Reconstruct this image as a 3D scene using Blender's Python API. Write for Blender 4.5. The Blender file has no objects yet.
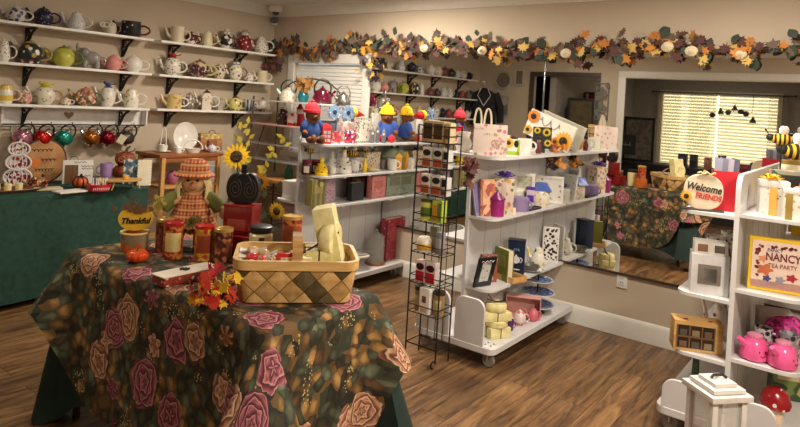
import bpy, bmesh, math, random
from mathutils import Vector, Matrix
random.seed(11)
SC = bpy.context.scene
COL = SC.collection
PI = math.pi
R90 = PI / 2

# ---------------------------------------------------------------- camera numbers
CAM = (5.16, -4.43, 1.52)
ROLL = math.radians(3.5)
FPX = 625.0
YAW = math.radians(37.6)
FW = (-math.sin(YAW), math.cos(YAW))
RT = (math.cos(YAW), math.sin(YAW))


def at(u, v, axis, val):
    """where the sight line through photo point (u, v) meets a real plane of the room"""
    du, dv = u - 400, v - 102.6
    xh = du * math.cos(ROLL) + dv * math.sin(ROLL)
    yd = -du * math.sin(ROLL) + dv * math.cos(ROLL)
    r = (FPX * FW[0] + xh * RT[0], FPX * FW[1] + xh * RT[1], -yd)
    i = 'xyz'.index(axis)
    t = (val - CAM[i]) / r[i]
    return Vector([CAM[k] + t * r[k] for k in range(3)])


def mpp(p):
    """metres that one photo pixel spans at point p"""
    return ((p[0] - CAM[0]) * FW[0] + (p[1] - CAM[1]) * FW[1]) / FPX


def on(u, v, axis, val, z=None):
    p = at(u, v, axis, val)
    if z is not None:
        p.z = z
    return p


def look(p):
    """turn about z so that a front (-y) looks to where shoppers stand"""
    return math.atan2(CAM[0] - p[0], -(CAM[1] - p[1]))


# ---------------------------------------------------------------- materials
MATS = {}


def lin(c):
    out = []
    for k in c[:3]:
        k = k / 255.0
        out.append(k / 12.92 if k <= 0.04045 else ((k + 0.055) / 1.055) ** 2.4)
    return tuple(out) + (1.0,)


def _new(name, rough, metal=0.0):
    mt = bpy.data.materials.new(name)
    mt.use_nodes = True
    nt = mt.node_tree
    b = nt.nodes['Principled BSDF']
    b.inputs['Roughness'].default_value = rough
    b.inputs['Metallic'].default_value = metal
    return mt, nt, b


def nd(nt, kind, **kw):
    n = nt.nodes.new(kind)
    for k, v in kw.items():
        if k in n.inputs:
            n.inputs[k].default_value = v
        else:
            setattr(n, k, v)
    return n


def ramp(nt, fac, stops, interp='LINEAR'):
    r = nt.nodes.new('ShaderNodeValToRGB')
    r.color_ramp.interpolation = interp
    els = r.color_ramp.elements
    while len(els) < len(stops):
        els.new(0.5)
    for e, (p, c) in zip(els, stops):
        e.position = p
        e.color = c
    nt.links.new(fac, r.inputs['Fac'])
    return r


def mat(c, rough=.5, metal=0.0, var=.08, scale=18.0, emit=0.0, alpha=1.0, bump=0.0):
    key = ('m', tuple(c), rough, metal, var, scale, emit, alpha, bump)
    if key in MATS:
        return MATS[key]
    mt, nt, b = _new('plain_surface', rough, metal)
    tc = nd(nt, 'ShaderNodeTexCoord')
    nz = nd(nt, 'ShaderNodeTexNoise', Scale=scale, Detail=3.0)
    nt.links.new(tc.outputs['Object'], nz.inputs['Vector'])
    l = lin(c)
    lo = tuple(k * (1 - var) for k in l[:3]) + (1,)
    hi = tuple(min(1, k * (1 + var)) for k in l[:3]) + (1,)
    r = ramp(nt, nz.outputs['Fac'], [(.3, lo), (.7, hi)])
    nt.links.new(r.outputs['Color'], b.inputs['Base Color'])
    if emit:
        nt.links.new(r.outputs['Color'], b.inputs['Emission Color'])
        b.inputs['Emission Strength'].default_value = emit
    if alpha < 1:
        b.inputs['Alpha'].default_value = alpha
    if bump:
        bp = nd(nt, 'ShaderNodeBump', Strength=bump, Distance=.01)
        nt.links.new(nz.outputs['Fac'], bp.inputs['Height'])
        nt.links.new(bp.outputs['Normal'], b.inputs['Normal'])
    MATS[key] = mt
    return mt


def pat(cols, scale=30.0, rough=.45, kind='cells', metal=0.0):
    """printed pattern: random cells or soft clouds of the given colours"""
    key = ('p', tuple(map(tuple, cols)), scale, rough, kind, metal)
    if key in MATS:
        return MATS[key]
    mt, nt, b = _new('printed_pattern', rough, metal)
    tc = nd(nt, 'ShaderNodeTexCoord')
    n = len(cols)
    if kind == 'cells':
        nz = nd(nt, 'ShaderNodeTexNoise', Scale=scale * .7, Detail=1.0)
        nt.links.new(tc.outputs['Object'], nz.inputs['Vector'])
        mx = nd(nt, 'ShaderNodeVectorMath', operation='SCALE')
        mx.inputs['Scale'].default_value = .6 / scale
        nt.links.new(nz.outputs['Color'], mx.inputs[0])
        ad = nd(nt, 'ShaderNodeVectorMath', operation='ADD')
        nt.links.new(tc.outputs['Object'], ad.inputs[0])
        nt.links.new(mx.outputs[0], ad.inputs[1])
        vo = nd(nt, 'ShaderNodeTexVoronoi', Scale=scale)
        nt.links.new(ad.outputs[0], vo.inputs['Vector'])
        sp = nd(nt, 'ShaderNodeSeparateColor')
        nt.links.new(vo.outputs['Color'], sp.inputs[0])
        fac = sp.outputs[0]
        r = ramp(nt, fac, [(i / n, lin(c)) for i, c in enumerate(cols)], 'CONSTANT')
    else:
        nz = nd(nt, 'ShaderNodeTexNoise', Scale=scale, Detail=4.0)
        nt.links.new(tc.outputs['Object'], nz.inputs['Vector'])
        fac = nz.outputs['Fac']
        r = ramp(nt, fac, [(.3 + .4 * i / max(1, n - 1), lin(c)) for i, c in enumerate(cols)])
    nt.links.new(r.outputs['Color'], b.inputs['Base Color'])
    MATS[key] = mt
    return mt


def dots(base, cols, scale=40.0, size=.32, rough=.3):
    """spots of the given colours scattered over a base colour"""
    key = ('d', tuple(base), tuple(map(tuple, cols)), scale, size, rough)
    if key in MATS:
        return MATS[key]
    mt, nt, b = _new('spotted_print', rough)
    tc = nd(nt, 'ShaderNodeTexCoord')
    vo = nd(nt, 'ShaderNodeTexVoronoi', Scale=scale)
    nt.links.new(tc.outputs['Object'], vo.inputs['Vector'])
    sp = nd(nt, 'ShaderNodeSeparateColor')
    nt.links.new(vo.outputs['Color'], sp.inputs[0])
    n = len(cols)
    r = ramp(nt, sp.outputs[0], [(i / n, lin(c)) for i, c in enumerate(cols)], 'CONSTANT')
    lt = nd(nt, 'ShaderNodeMath', operation='LESS_THAN')
    nt.links.new(vo.outputs['Distance'], lt.inputs[0])
    lt.inputs[1].default_value = size
    mx = nd(nt, 'ShaderNodeMix', data_type='RGBA')
    mx.inputs['A'].default_value = lin(base)
    nt.links.new(lt.outputs[0], mx.inputs['Factor'])
    nt.links.new(r.outputs['Color'], mx.inputs['B'])
    nt.links.new(mx.outputs['Result'], b.inputs['Base Color'])
    MATS[key] = mt
    return mt


def stripes(c1, c2, scale=60.0, axis='X', rough=.5):
    key = ('s', tuple(c1), tuple(c2), scale, axis, rough)
    if key in MATS:
        return MATS[key]
    mt, nt, b = _new('striped_print', rough)
    tc = nd(nt, 'ShaderNodeTexCoord')
    w = nd(nt, 'ShaderNodeTexWave', Scale=scale, Distortion=.6, bands_direction=axis)
    nt.links.new(tc.outputs['Object'], w.inputs['Vector'])
    r = ramp(nt, w.outputs['Fac'], [(.35, lin(c1)), (.6, lin(c2))])
    nt.links.new(r.outputs['Color'], b.inputs['Base Color'])
    MATS[key] = mt
    return mt


def plaid(c0, c1, c2, scale=9.0):
    key = ('pl', c0, c1, c2, scale)
    if key in MATS:
        return MATS[key]
    mt, nt, b = _new('plaid_cloth', .85)
    tc = nd(nt, 'ShaderNodeTexCoord')
    last = None
    for ax, c, sc in (('X', c1, scale), ('Z', c2, scale * 1.1), ('X', c2, scale * 2.3), ('Z', c1, scale * 2.5)):
        w = nd(nt, 'ShaderNodeTexWave', Scale=sc, bands_direction=ax)
        nt.links.new(tc.outputs['Object'], w.inputs['Vector'])
        r = ramp(nt, w.outputs['Fac'], [(.55, (0, 0, 0, 1)), (.7, (.6, .6, .6, 1))])
        m = nd(nt, 'ShaderNodeMix', data_type='RGBA')
        nt.links.new(r.outputs['Color'], m.inputs['Factor'])
        m.inputs['A'].default_value = lin(c0)
        m.inputs['B'].default_value = lin(c)
        if last:
            nt.links.new(last, m.inputs['A'])
        last = m.outputs['Result']
    nt.links.new(last, b.inputs['Base Color'])
    MATS[key] = mt
    return mt


def wood(c1, c2, scale=6.0, axis='X', rough=.45):
    key = ('w', tuple(c1), tuple(c2), scale, axis, rough)
    if key in MATS:
        return MATS[key]
    mt, nt, b = _new('wood_grain', rough)
    tc = nd(nt, 'ShaderNodeTexCoord')
    mp = nd(nt, 'ShaderNodeMapping')
    s = {'X': (1, 9, 9), 'Y': (9, 1, 9), 'Z': (9, 9, 1)}[axis]
    mp.inputs['Scale'].default_value = s
    nt.links.new(tc.outputs['Object'], mp.inputs['Vector'])
    nz = nd(nt, 'ShaderNodeTexNoise', Scale=scale, Detail=5.0, Distortion=.8)
    nt.links.new(mp.outputs['Vector'], nz.inputs['Vector'])
    r = ramp(nt, nz.outputs['Fac'], [(.3, lin(c1)), (.68, lin(c2))])
    nt.links.new(r.outputs['Color'], b.inputs['Base Color'])
    MATS[key] = mt
    return mt


def glass(tint=(235, 240, 238), alpha=.22, rough=.05):
    return mat(tint, rough, alpha=alpha, var=.02)


WHITE = mat((236, 234, 228), .35)
CREAM = mat((226, 214, 186), .4)
BLACK = mat((22, 21, 22), .4)
CHROME = mat((200, 200, 200), .15, 1.0)
IRON = mat((38, 33, 30), .5, .4)
CHINA = mat((232, 228, 218), .12)
GOLD = mat((206, 160, 52), .3, .5)
RED = mat((176, 24, 30), .3)
LAM = mat((212, 210, 209), .3, var=.02)      # white laminate of the shop units


# ---------------------------------------------------------------- mesh builder
class MB:
    def __init__(s):
        s.bm = bmesh.new()

    def box(s, c, d, bev=0.0, m=None, seg=2):
        t = bmesh.new()
        bmesh.ops.create_cube(t, size=1.0)
        bmesh.ops.scale(t, vec=Vector(d), verts=t.verts)
        if bev:
            bmesh.ops.bevel(t, geom=t.edges[:], offset=bev, segments=seg, affect='EDGES', profile=.7)
        return s._add(t, Matrix.Translation(Vector(c)) @ (m if m else Matrix()))

    def _add(s, t, mtx):
        bmesh.ops.transform(t, matrix=mtx, verts=t.verts)
        me = bpy.data.meshes.new('tmp')
        t.to_mesh(me)
        t.free()
        s.bm.from_mesh(me)
        bpy.data.meshes.remove(me)
        return s

    def lathe(s, prof, seg=20, c=(0, 0, 0), sx=1.0, sy=1.0, m=None, a0=0.0, a1=2 * PI):
        t = bmesh.new()
        full = abs(a1 - a0 - 2 * PI) < 1e-6
        n = seg if full else seg + 1
        rings = []
        for r, z in prof:
            if r < 1e-5:
                rings.append([t.verts.new((0, 0, z))])
            else:
                rings.append([t.verts.new((r * sx * math.cos(a0 + (a1 - a0) * k / seg),
                                           r * sy * math.sin(a0 + (a1 - a0) * k / seg), z)) for k in range(n)])
        for a, b in zip(rings, rings[1:]):
            for k in range(seg):
                k2 = (k + 1) % n if full else k + 1
                if len(a) == 1 and len(b) == 1:
                    continue
                if len(a) == 1:
                    t.faces.new((a[0], b[k2], b[k]))
                elif len(b) == 1:
                    t.faces.new((a[k], a[k2], b[0]))
                else:
                    t.faces.new((a[k], a[k2], b[k2], b[k]))
        for ring, rev in ((rings[0], True), (rings[-1], False)):
            if full and len(ring) > 2:
                t.faces.new(ring[::-1] if rev else ring)
        bmesh.ops.recalc_face_normals(t, faces=t.faces[:])
        return s._add(t, Matrix.Translation(Vector(c)) @ (m if m else Matrix()))

    def ell(s, c, r, m=None, seg=14):
        t = bmesh.new()
        bmesh.ops.create_uvsphere(t, u_segments=seg, v_segments=max(6, seg * 2 // 3), radius=1.0)
        bmesh.ops.scale(t, vec=Vector(r), verts=t.verts)
        return s._add(t, Matrix.Translation(Vector(c)) @ (m if m else Matrix()))

    def tube(s, pts, r, seg=7, closed=False, flat=1.0):
        """round bar along a path; r is one radius or one per point"""
        pts = [Vector(p) for p in pts]
        n = len(pts)
        rad = r if isinstance(r, (list, tuple)) else [r] * n
        t = bmesh.new()
        rings = []
        up = None
        for i, p in enumerate(pts):
            if closed:
                d = pts[(i + 1) % n] - pts[i - 1]
            else:
                d = pts[min(i + 1, n - 1)] - pts[max(i - 1, 0)]
            if d.length < 1e-9:
                d = Vector((0, 0, 1))
            d.normalize()
            if up is None:
                up = Vector((0, 0, 1)) if abs(d.z) < .9 else Vector((0, 1, 0))
            a = d.cross(up)
            if a.length < 1e-6:
                a = d.orthogonal()
            a.normalize()
            b = a.cross(d).normalized()
            up = b
            rings.append([t.verts.new(p + a * math.cos(2 * PI * k / seg) * rad[i]
                                      + b * math.sin(2 * PI * k / seg) * rad[i] * flat) for k in range(seg)])
        m = n if closed else n - 1
        for i in range(m):
            A, B = rings[i], rings[(i + 1) % n]
            for k in range(seg):
                t.faces.new((A[k], A[(k + 1) % seg], B[(k + 1) % seg], B[k]))
        if not closed:
            t.faces.new(rings[0][::-1])
            t.faces.new(rings[-1])
        bmesh.ops.recalc_face_normals(t, faces=t.faces[:])
        return s._add(t, Matrix())

    def prism(s, pts, depth, m=None, bev=0.0):
        """outline in local x/z pushed along y by depth (front at y = -depth/2)"""
        t = bmesh.new()
        n = len(pts)
        a = [t.verts.new((p[0], -depth / 2, p[1])) for p in pts]
        b = [t.verts.new((p[0], depth / 2, p[1])) for p in pts]
        t.faces.new(a)
        t.faces.new(b[::-1])
        for k in range(n):
            t.faces.new((a[k], b[k], b[(k + 1) % n], a[(k + 1) % n]))
        bmesh.ops.recalc_face_normals(t, faces=t.faces[:])
        if bev:
            bmesh.ops.bevel(t, geom=t.edges[:], offset=bev, segments=1, affect='EDGES')
        return s._add(t, m if m else Matrix())

    def build(s, name, m, parent=None, angle=40, kind=None):
        me = bpy.data.meshes.new(name)
        s.bm.to_mesh(me)
        s.bm.free()
        me.materials.append(m)
        me.shade_smooth()
        me.set_sharp_from_angle(angle=math.radians(angle))
        o = bpy.data.objects.new(name, me)
        COL.objects.link(o)
        if parent:
            o.parent = parent
        if kind:
            o['kind'] = kind
        return o


def blob(ells, voxel=.008):
    """one continuous skin around overlapping ellipsoids (centre, radii[, matrix])"""
    b = MB()
    for e in ells:
        b.ell(e[0], e[1], e[2] if len(e) > 2 else None, seg=16)
    me = bpy.data.meshes.new('tmp')
    b.bm.to_mesh(me)
    b.bm.free()
    o = bpy.data.objects.new('tmp', me)
    COL.objects.link(o)
    md = o.modifiers.new('r', 'REMESH')
    md.mode = 'VOXEL'
    md.voxel_size = voxel
    sm = o.modifiers.new('s', 'SMOOTH')
    sm.iterations = 3
    ev = o.evaluated_get(bpy.context.evaluated_depsgraph_get())
    m2 = bpy.data.meshes.new_from_object(ev)
    bpy.data.objects.remove(o)
    bpy.data.meshes.remove(me)
    r = MB()
    r.bm.from_mesh(m2)
    bpy.data.meshes.remove(m2)
    return r


def T(name, label, cat, loc, rot=0.0, group=None, tilt=None):
    o = bpy.data.objects.new(name, None)
    o.empty_display_size = .05
    COL.objects.link(o)
    o.location = loc
    if tilt:
        o.rotation_euler = (tilt[0], tilt[1], rot)
    else:
        o.rotation_euler = (0, 0, rot)
    o['label'] = label
    o['category'] = cat
    if group:
        o['group'] = group
    return o


def struct(name, b, m, angle=40, parent=None):
    o = b.build(name, m, parent, angle)
    if parent is None:
        o['kind'] = 'structure'
    return o


def text(parent, body, m, x, y, z, size, rot_y=0.0, name='lettering', shear=0.0, sx=1.0, depth=.0012, bold=0.0, mirror=False):
    cu = bpy.data.curves.new('tmp', 'FONT')
    cu.body = body
    cu.size = size
    cu.align_x = 'CENTER'
    cu.align_y = 'CENTER'
    cu.extrude = depth
    cu.shear = shear
    cu.offset = bold
    cu.resolution_u = 3
    o = bpy.data.objects.new('tmp', cu)
    COL.objects.link(o)
    ev = o.evaluated_get(bpy.context.evaluated_depsgraph_get())
    me = bpy.data.meshes.new_from_object(ev)
    bpy.data.objects.remove(o)
    me.name = name
    me.transform(Matrix.Translation((x, y, z)) @ Matrix.Rotation(rot_y, 4, 'Y') @ Matrix.Rotation(R90, 4, 'X')
                 @ Matrix.Diagonal((sx, 1, 1, 1)))
    me.materials.clear()
    me.materials.append(m)
    r = bpy.data.objects.new(name, me)
    COL.objects.link(r)
    r.parent = parent
    return r


def arc(cx, cz, r, a0, a1, n=12, y=0.0, rz=None):
    rz = rz or r
    return [(cx + r * math.cos(a0 + (a1 - a0) * k / n), y, cz + rz * math.sin(a0 + (a1 - a0) * k / n)) for k in range(n + 1)]


def circ2(r, n=20, cx=0.0, cz=0.0, rz=None):
    rz = rz or r
    return [(cx + r * math.cos(2 * PI * k / n), cz + rz * math.sin(2 * PI * k / n)) for k in range(n)]


def leaf2(s=1.0):
    """maple leaf outline"""
    p = [(0, -.5), (.06, -.2), (.3, -.32), (.24, -.12), (.5, -.02), (.4, .08), (.46, .28), (.24, .2), (.2, .3), (.12, .26), (0, .55)]
    q = [(-x, z) for x, z in p[1:-1]][::-1]
    return [(x * s, z * s) for x, z in p + q]


# ---------------------------------------------------------------- families of goods
PROF = {
    'round': [(.0, 0), (.55, 0), (.62, .03), (.92, .22), (1.0, .42), (.93, .62), (.66, .8), (.45, .86), (0, .86)],
    'squat': [(.0, 0), (.6, 0), (.7, .05), (1.0, .35), (.95, .6), (.6, .82), (.4, .86), (0, .86)],
    'tall': [(.0, 0), (.72, 0), (.76, .04), (.86, .25), (.8, .55), (.62, .75), (.56, .86), (0, .86)],
    'mug': [(.0, 0), (.8, 0), (.86, .05), (.88, .8), (.9, .88), (.84, .88), (.78, .8), (0, .8)],
    'pear': [(.0, 0), (.7, 0), (.95, .15), (.97, .32), (.7, .6), (.5, .78), (.52, .86), (0, .86)],
    'house': [(.0, 0), (.82, 0), (.84, .02), (.84, .55), (.98, .58), (.5, .86), (0, .86)],
}


def teapot(label, loc, w, h, m1, m2=None, m3=None, style='round', flip=False, group=None, rot=None, deco=None, cat='teapot', name='teapot'):
    m2, m3 = m2 or m1, m3 or m1
    t = T(name, label, cat, loc, math.radians(62) if rot is None else rot, group)
    R = .30 * w
    hb = .84 * h
    k = -1 if flip else 1
    seg = 4 if style == 'house' else 22
    b = MB()
    b.lathe([(r * R, z * hb / .86) for r, z in PROF[style]], seg, m=Matrix.Rotation(PI / 4, 4, 'Z') if seg == 4 else None)
    b.build('body', m1, t)
    b = MB()
    b.tube([(-k * R * .75, 0, hb * .3), (-k * R * 1.25, 0, hb * .48), (-k * R * 1.42, 0, hb * .75), (-k * w * .5, 0, hb * .98)],
           [R * .3, R * .22, R * .15, R * .12], 9)
    b.build('spout', m1, t)
    b = MB()
    b.tube([(k * R * .72, 0, hb * .78)] + [(k * (R * .8 + (w * .5 - R * .8) * math.sin(a)), 0, hb * (.5 + .32 * math.cos(a)))
                                          for a in [PI * .12 * i for i in range(1, 8)]] + [(k * R * .8, 0, hb * .2)], R * .1, 7)
    b.build('handle', m3, t)
    if style != 'mug':
        b = MB()
        z0 = hb * .985
        b.lathe([(0, z0 - .002), (R * .52, z0 - .002), (R * .5, z0 + h * .02), (R * .25, z0 + h * .075), (0, z0 + h * .085)], 16)
        ld = b.build('lid', m2, t)
        if deco not in ('bird', 'hat', 'bee', 'snow'):
            b = MB()
            b.ell((0, 0, z0 + h * .11), (R * .13, R * .13, h * .05))
            b.build('knob', m2, ld)
    if deco == 'bird':
        z0 = hb
        b = MB()
        b.ell((0, 0, z0 + h * .12), (R * .42, R * .28, h * .1))
        b.ell((-k * R * .4, 0, z0 + h * .2), (R * .22, R * .2, h * .08))
        b.prism([(R * .2, z0 + h * .1), (R * .95, z0 + h * .22), (R * .9, z0 + h * .13)], R * .2)
        b.build('bird_figure', m2, t)
    if deco == 'snow':
        b = MB()
        b.ell((0, 0, hb + h * .07), (R * .55, R * .52, h * .13))
        b.build('head', CHINA, t)
        b = MB()
        b.lathe([(0, hb + h * .16), (R * .75, hb + h * .16), (R * .75, hb + h * .18), (R * .42, hb + h * .19), (R * .38, hb + h * .3), (0, hb + h * .3)], 14)
        b.build('hat', m2, t)
        b = MB()
        b.tube([(0, -R * .5, hb + h * .07), (0, -R * .85, hb + h * .06)], [R * .1, R * .02], 6)
        b.build('nose', mat((220, 110, 30)), t)
    if deco and deco[0] == 'blossoms':
        b = MB()
        rr = random.Random(len(label))
        for i in range(deco[2]):
            a = rr.uniform(-2.6, -.5)
            zz = rr.uniform(.2, .75) * hb
            rad = R * (.97 if .25 < zz / hb < .6 else .86)
            b.ell((rad * math.cos(a), rad * math.sin(a), zz), (R * .17, R * .17, R * .17), seg=7)
        b.build('applied_blossoms', deco[1], t)
    return t


def mug(label, loc, w, h, m1, m2=None, group=None, rot=None, name='mug', cat='mug', band=None):
    t = T(name, label, cat, loc, look(loc) if rot is None else rot, group)
    R = w * .38
    b = MB()
    b.lathe([(0, 0), (R * .82, 0), (R * .88, h * .04), (R, h * .3), (R, h), (R * .9, h), (R * .88, h * .1), (0, h * .08)], 22, c=(-w * .1, 0, 0))
    b.build('cup', m1, t)
    b = MB()
    b.tube(arc(-w * .1 + R * .95, h * .52, w * .24, R90, -R90, 9, rz=h * .3), w * .045, 7)
    b.build('handle', m2 or m1, t)
    if band:
        b = MB()
        b.lathe([(R * 1.005, h * .35), (R * 1.012, h * .36), (R * 1.012, h * .72), (R * 1.005, h * .73)], 22, c=(-w * .1, 0, 0), a0=PI * 1.1, a1=PI * 1.75)
        b.build('printed_picture', band, t)
    return t


def carton(label, loc, w, d, h, m1, panels=(), group=None, rot=None, name='gift_box', cat='box', lid=None, tilt=None, bev=.003):
    t = T(name, label, cat, loc, look(loc) if rot is None else rot, group, tilt)
    b = MB()
    b.box((0, 0, h / 2), (w, d, h), min(bev, w * .1, d * .1))
    b.build('box_body', m1, t)
    if lid:
        b = MB()
        b.box((0, 0, h + lid[1] / 2), (w * 1.04, d * 1.04, lid[1]), .003)
        b.build('lid', lid[0], t)
    for (x0, z0, x1, z1, pm, pn) in panels:
        b = MB()
        b.box(((x0 + x1) / 2 * w, -d / 2 - .0012, (z0 + z1) / 2 * h), (abs(x1 - x0) * w, .0024, abs(z1 - z0) * h), .0008)
        b.build(pn, pm, t)
    return t


def book(label, loc, w, h, th, cover, title=None, group=None, rot=R90, lean=0.0, name='book', cat='book', pages=None, roll=0.0):
    """standing book, front cover to -y, spine at -x"""
    t = T(name, label, cat, loc, rot, group, (lean, roll, 0) if (lean or roll) else None)
    b = MB()
    b.box((0, -th / 2 + .002, h / 2), (w, .004, h), .001)
    b.box((0, th / 2 - .002, h / 2), (w, .004, h), .001)
    b.box((-w / 2 + .002, 0, h / 2), (.004, th, h), .001)
    b.build('cover', cover, t)
    b = MB()
    b.box((.001, 0, h / 2), (w - .01, th - .008, h - .008))
    b.build('pages', pages or CREAM, t)
    if title:
        b = MB()
        b.box((0, -th / 2 - .001, h * .62), (w * .6, .002, h * .35), .001)
        b.build('title_panel', title, t)
    return t


def canister(label, loc, r, h, m1, lid, band=None, group=None, name='canister', cat='tin', rim=None, sq=False):
    t = T(name, label, cat, loc, look(loc), group)
    b = MB()
    b.lathe([(0, 0), (r, 0), (r * 1.01, h * .01), (r, h * .02), (r, h * .9), (0, h * .9)], 26)
    b.build('can_body', m1, t)
    b = MB()
    b.lathe([(0, h * .9), (r * 1.04, h * .9), (r * 1.04, h * .985), (r * .98, h), (r * .9, h), (r * .88, h * .975), (0, h * .975)], 26)
    b.build('lid', lid, t)
    if band:
        b = MB()
        b.lathe([(r * 1.008, h * .22), (r * 1.012, h * .225), (r * 1.012, h * .72), (r * 1.008, h * .725)], 14, a0=PI * 1.22, a1=PI * 1.78)
        b.build('paper_label', band, t)
    return t


def bow(parent, c, s, m):
    b = MB()
    for a in range(6):
        q = a * PI / 3
        b.tube([c, (c[0] + s * .5 * math.cos(q), c[1] + s * .5 * math.sin(q), c[2] + s * .45), (c[0] + s * math.cos(q), c[1] + s * math.sin(q), c[2] + s * .2),
                (c[0] + s * .5 * math.cos(q), c[1] + s * .5 * math.sin(q), c[2] + s * .02)], s * .2, 6, flat=.35)
    return b.build('ribbon_bow', m, parent)


def pumpkin_mesh(r, h, ribs=9, seg=54, c=(0, 0, 0), depth=.1, sy=1.0):
    b = MB()
    t = bmesh.new()
    rings = []
    for j in range(13):
        a = -R90 + PI * j / 12
        ring = []
        for k in range(seg):
            q = 2 * PI * k / seg
            f = (1 - depth) + depth * abs(math.cos(q * ribs / 2))
            rr = max(.002, r * math.cos(a) ** .8 * f) if abs(math.cos(a)) > 1e-6 else .003
            ring.append(t.verts.new((rr * math.cos(q), rr * math.sin(q) * sy, h / 2 + h / 2 * math.sin(a) - .12 * h * (j > 10) * (j - 10) / 2)))
        rings.append(ring)
    for A, B in zip(rings, rings[1:]):
        for k in range(seg):
            t.faces.new((A[k], A[(k + 1) % seg], B[(k + 1) % seg], B[k]))
    t.faces.new(rings[0][::-1])
    t.faces.new(rings[-1])
    b._add(t, Matrix.Translation(Vector(c)))
    return b


def pumpkin(label, loc, r, h, m1, m2, group=None, name='pumpkin', ribs=9):
    t = T(name, label, 'pumpkin', loc, look(loc), group)
    pumpkin_mesh(r, h, ribs).build('body', m1, t)
    b = MB()
    b.tube([(0, 0, h * .86), (r * .03, 0, h * 1.05), (r * .16, 0, h * 1.22)], [r * .14, r * .09, r * .1], 7)
    b.build('stem', m2, t)
    return t


def frame(label, loc, w, h, fm, pm, rot, lean=.2, bar=.02, th=.015, group=None, name='picture_frame', cat='frame', easel=True, roll=0.0):
    t = T(name, label, cat, loc, rot, group, (lean, roll, 0))
    b = MB()
    for x, z, a, c in ((0, bar / 2, w, bar), (0, h - bar / 2, w, bar), (-w / 2 + bar / 2, h / 2, bar, h - 2 * bar), (w / 2 - bar / 2, h / 2, bar, h - 2 * bar)):
        b.box((x, 0, z), (a, th, c), .002)
    b.build('frame_bars', fm, t)
    b = MB()
    b.box((0, .002, h / 2), (w - 2 * bar + .002, th * .5, h - 2 * bar + .002))
    b.build('picture', pm, t)
    if easel:
        b = MB()
        b.tube([(0, th / 2, h * .7), (0, h * .38, .012)], .006, 6)
        b.build('easel_leg', fm, t)
    return t


def bee(label, loc, s, rot, group=None, stick=None, name='bee_ornament'):
    t = T(name, label, 'bee', loc, rot, group)
    z0 = stick or 0.0
    zc = z0 + s * .32
    b = MB()
    b.ell((0, 0, zc), (s * .5, s * .3, s * .3))
    b.build('body', stripes((240, 186, 20), (28, 22, 16), 1.55 / s, 'X', .7), t)
    b = MB()
    b.ell((-s * .52, 0, zc + s * .06), (s * .2, s * .19, s * .19))
    b.build('head', mat((30, 24, 18), .6), t)
    b = MB()
    for y in (-1, 1):
        b.tube([(-s * .6, y * s * .06, zc + s * .2), (-s * .74, y * s * .12, zc + s * .42)], s * .025, 6)
        b.ell((-s * .75, y * s * .12, zc + s * .44), (s * .05, s * .05, s * .05), seg=8)
    b.build('antennae', mat((30, 24, 18), .6), t)
    for y in (-1, 1):
        b = MB()
        b.ell((s * .08, y * s * .22, zc + s * .42), (s * .2, s * .05, s * .3), Matrix.Rotation(-y * .5, 4, 'X'))
        b.build('wing', mat((236, 234, 226), .5), t)
    if stick:
        b = MB()
        b.tube([(0, 0, 0), (0, 0, zc - s * .2)], .004, 6)
        b.build('stick', IRON, t)
    return t


def leaves(label, loc, n, spread, size, cols, group=None, name='leaf_bunch', seed=1, hang=False, cat='leaves'):
    t = T(name, label, cat, loc, 0, group)
    rr = random.Random(seed)
    for c in cols:
        b = MB()
        for i in range(n):
            s = size * rr.uniform(.7, 1.2)
            x, y, z = (rr.uniform(-1, 1) * spread[0], rr.uniform(-1, 1) * spread[1], rr.uniform(0, 1) * spread[2])
            m = Matrix.Translation((x, y, -z if hang else max(z, s * .35))) @ Matrix.Rotation(rr.uniform(-.9, 1.6), 4, 'Z') @ Matrix.Rotation(rr.uniform(-.9, .9), 4, 'X') @ Matrix.Rotation(rr.uniform(0, 6.3), 4, 'Y')
            b.prism(leaf2(s), .0025, m)
        b.build(c[1], c[0], t)
    return t


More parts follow.
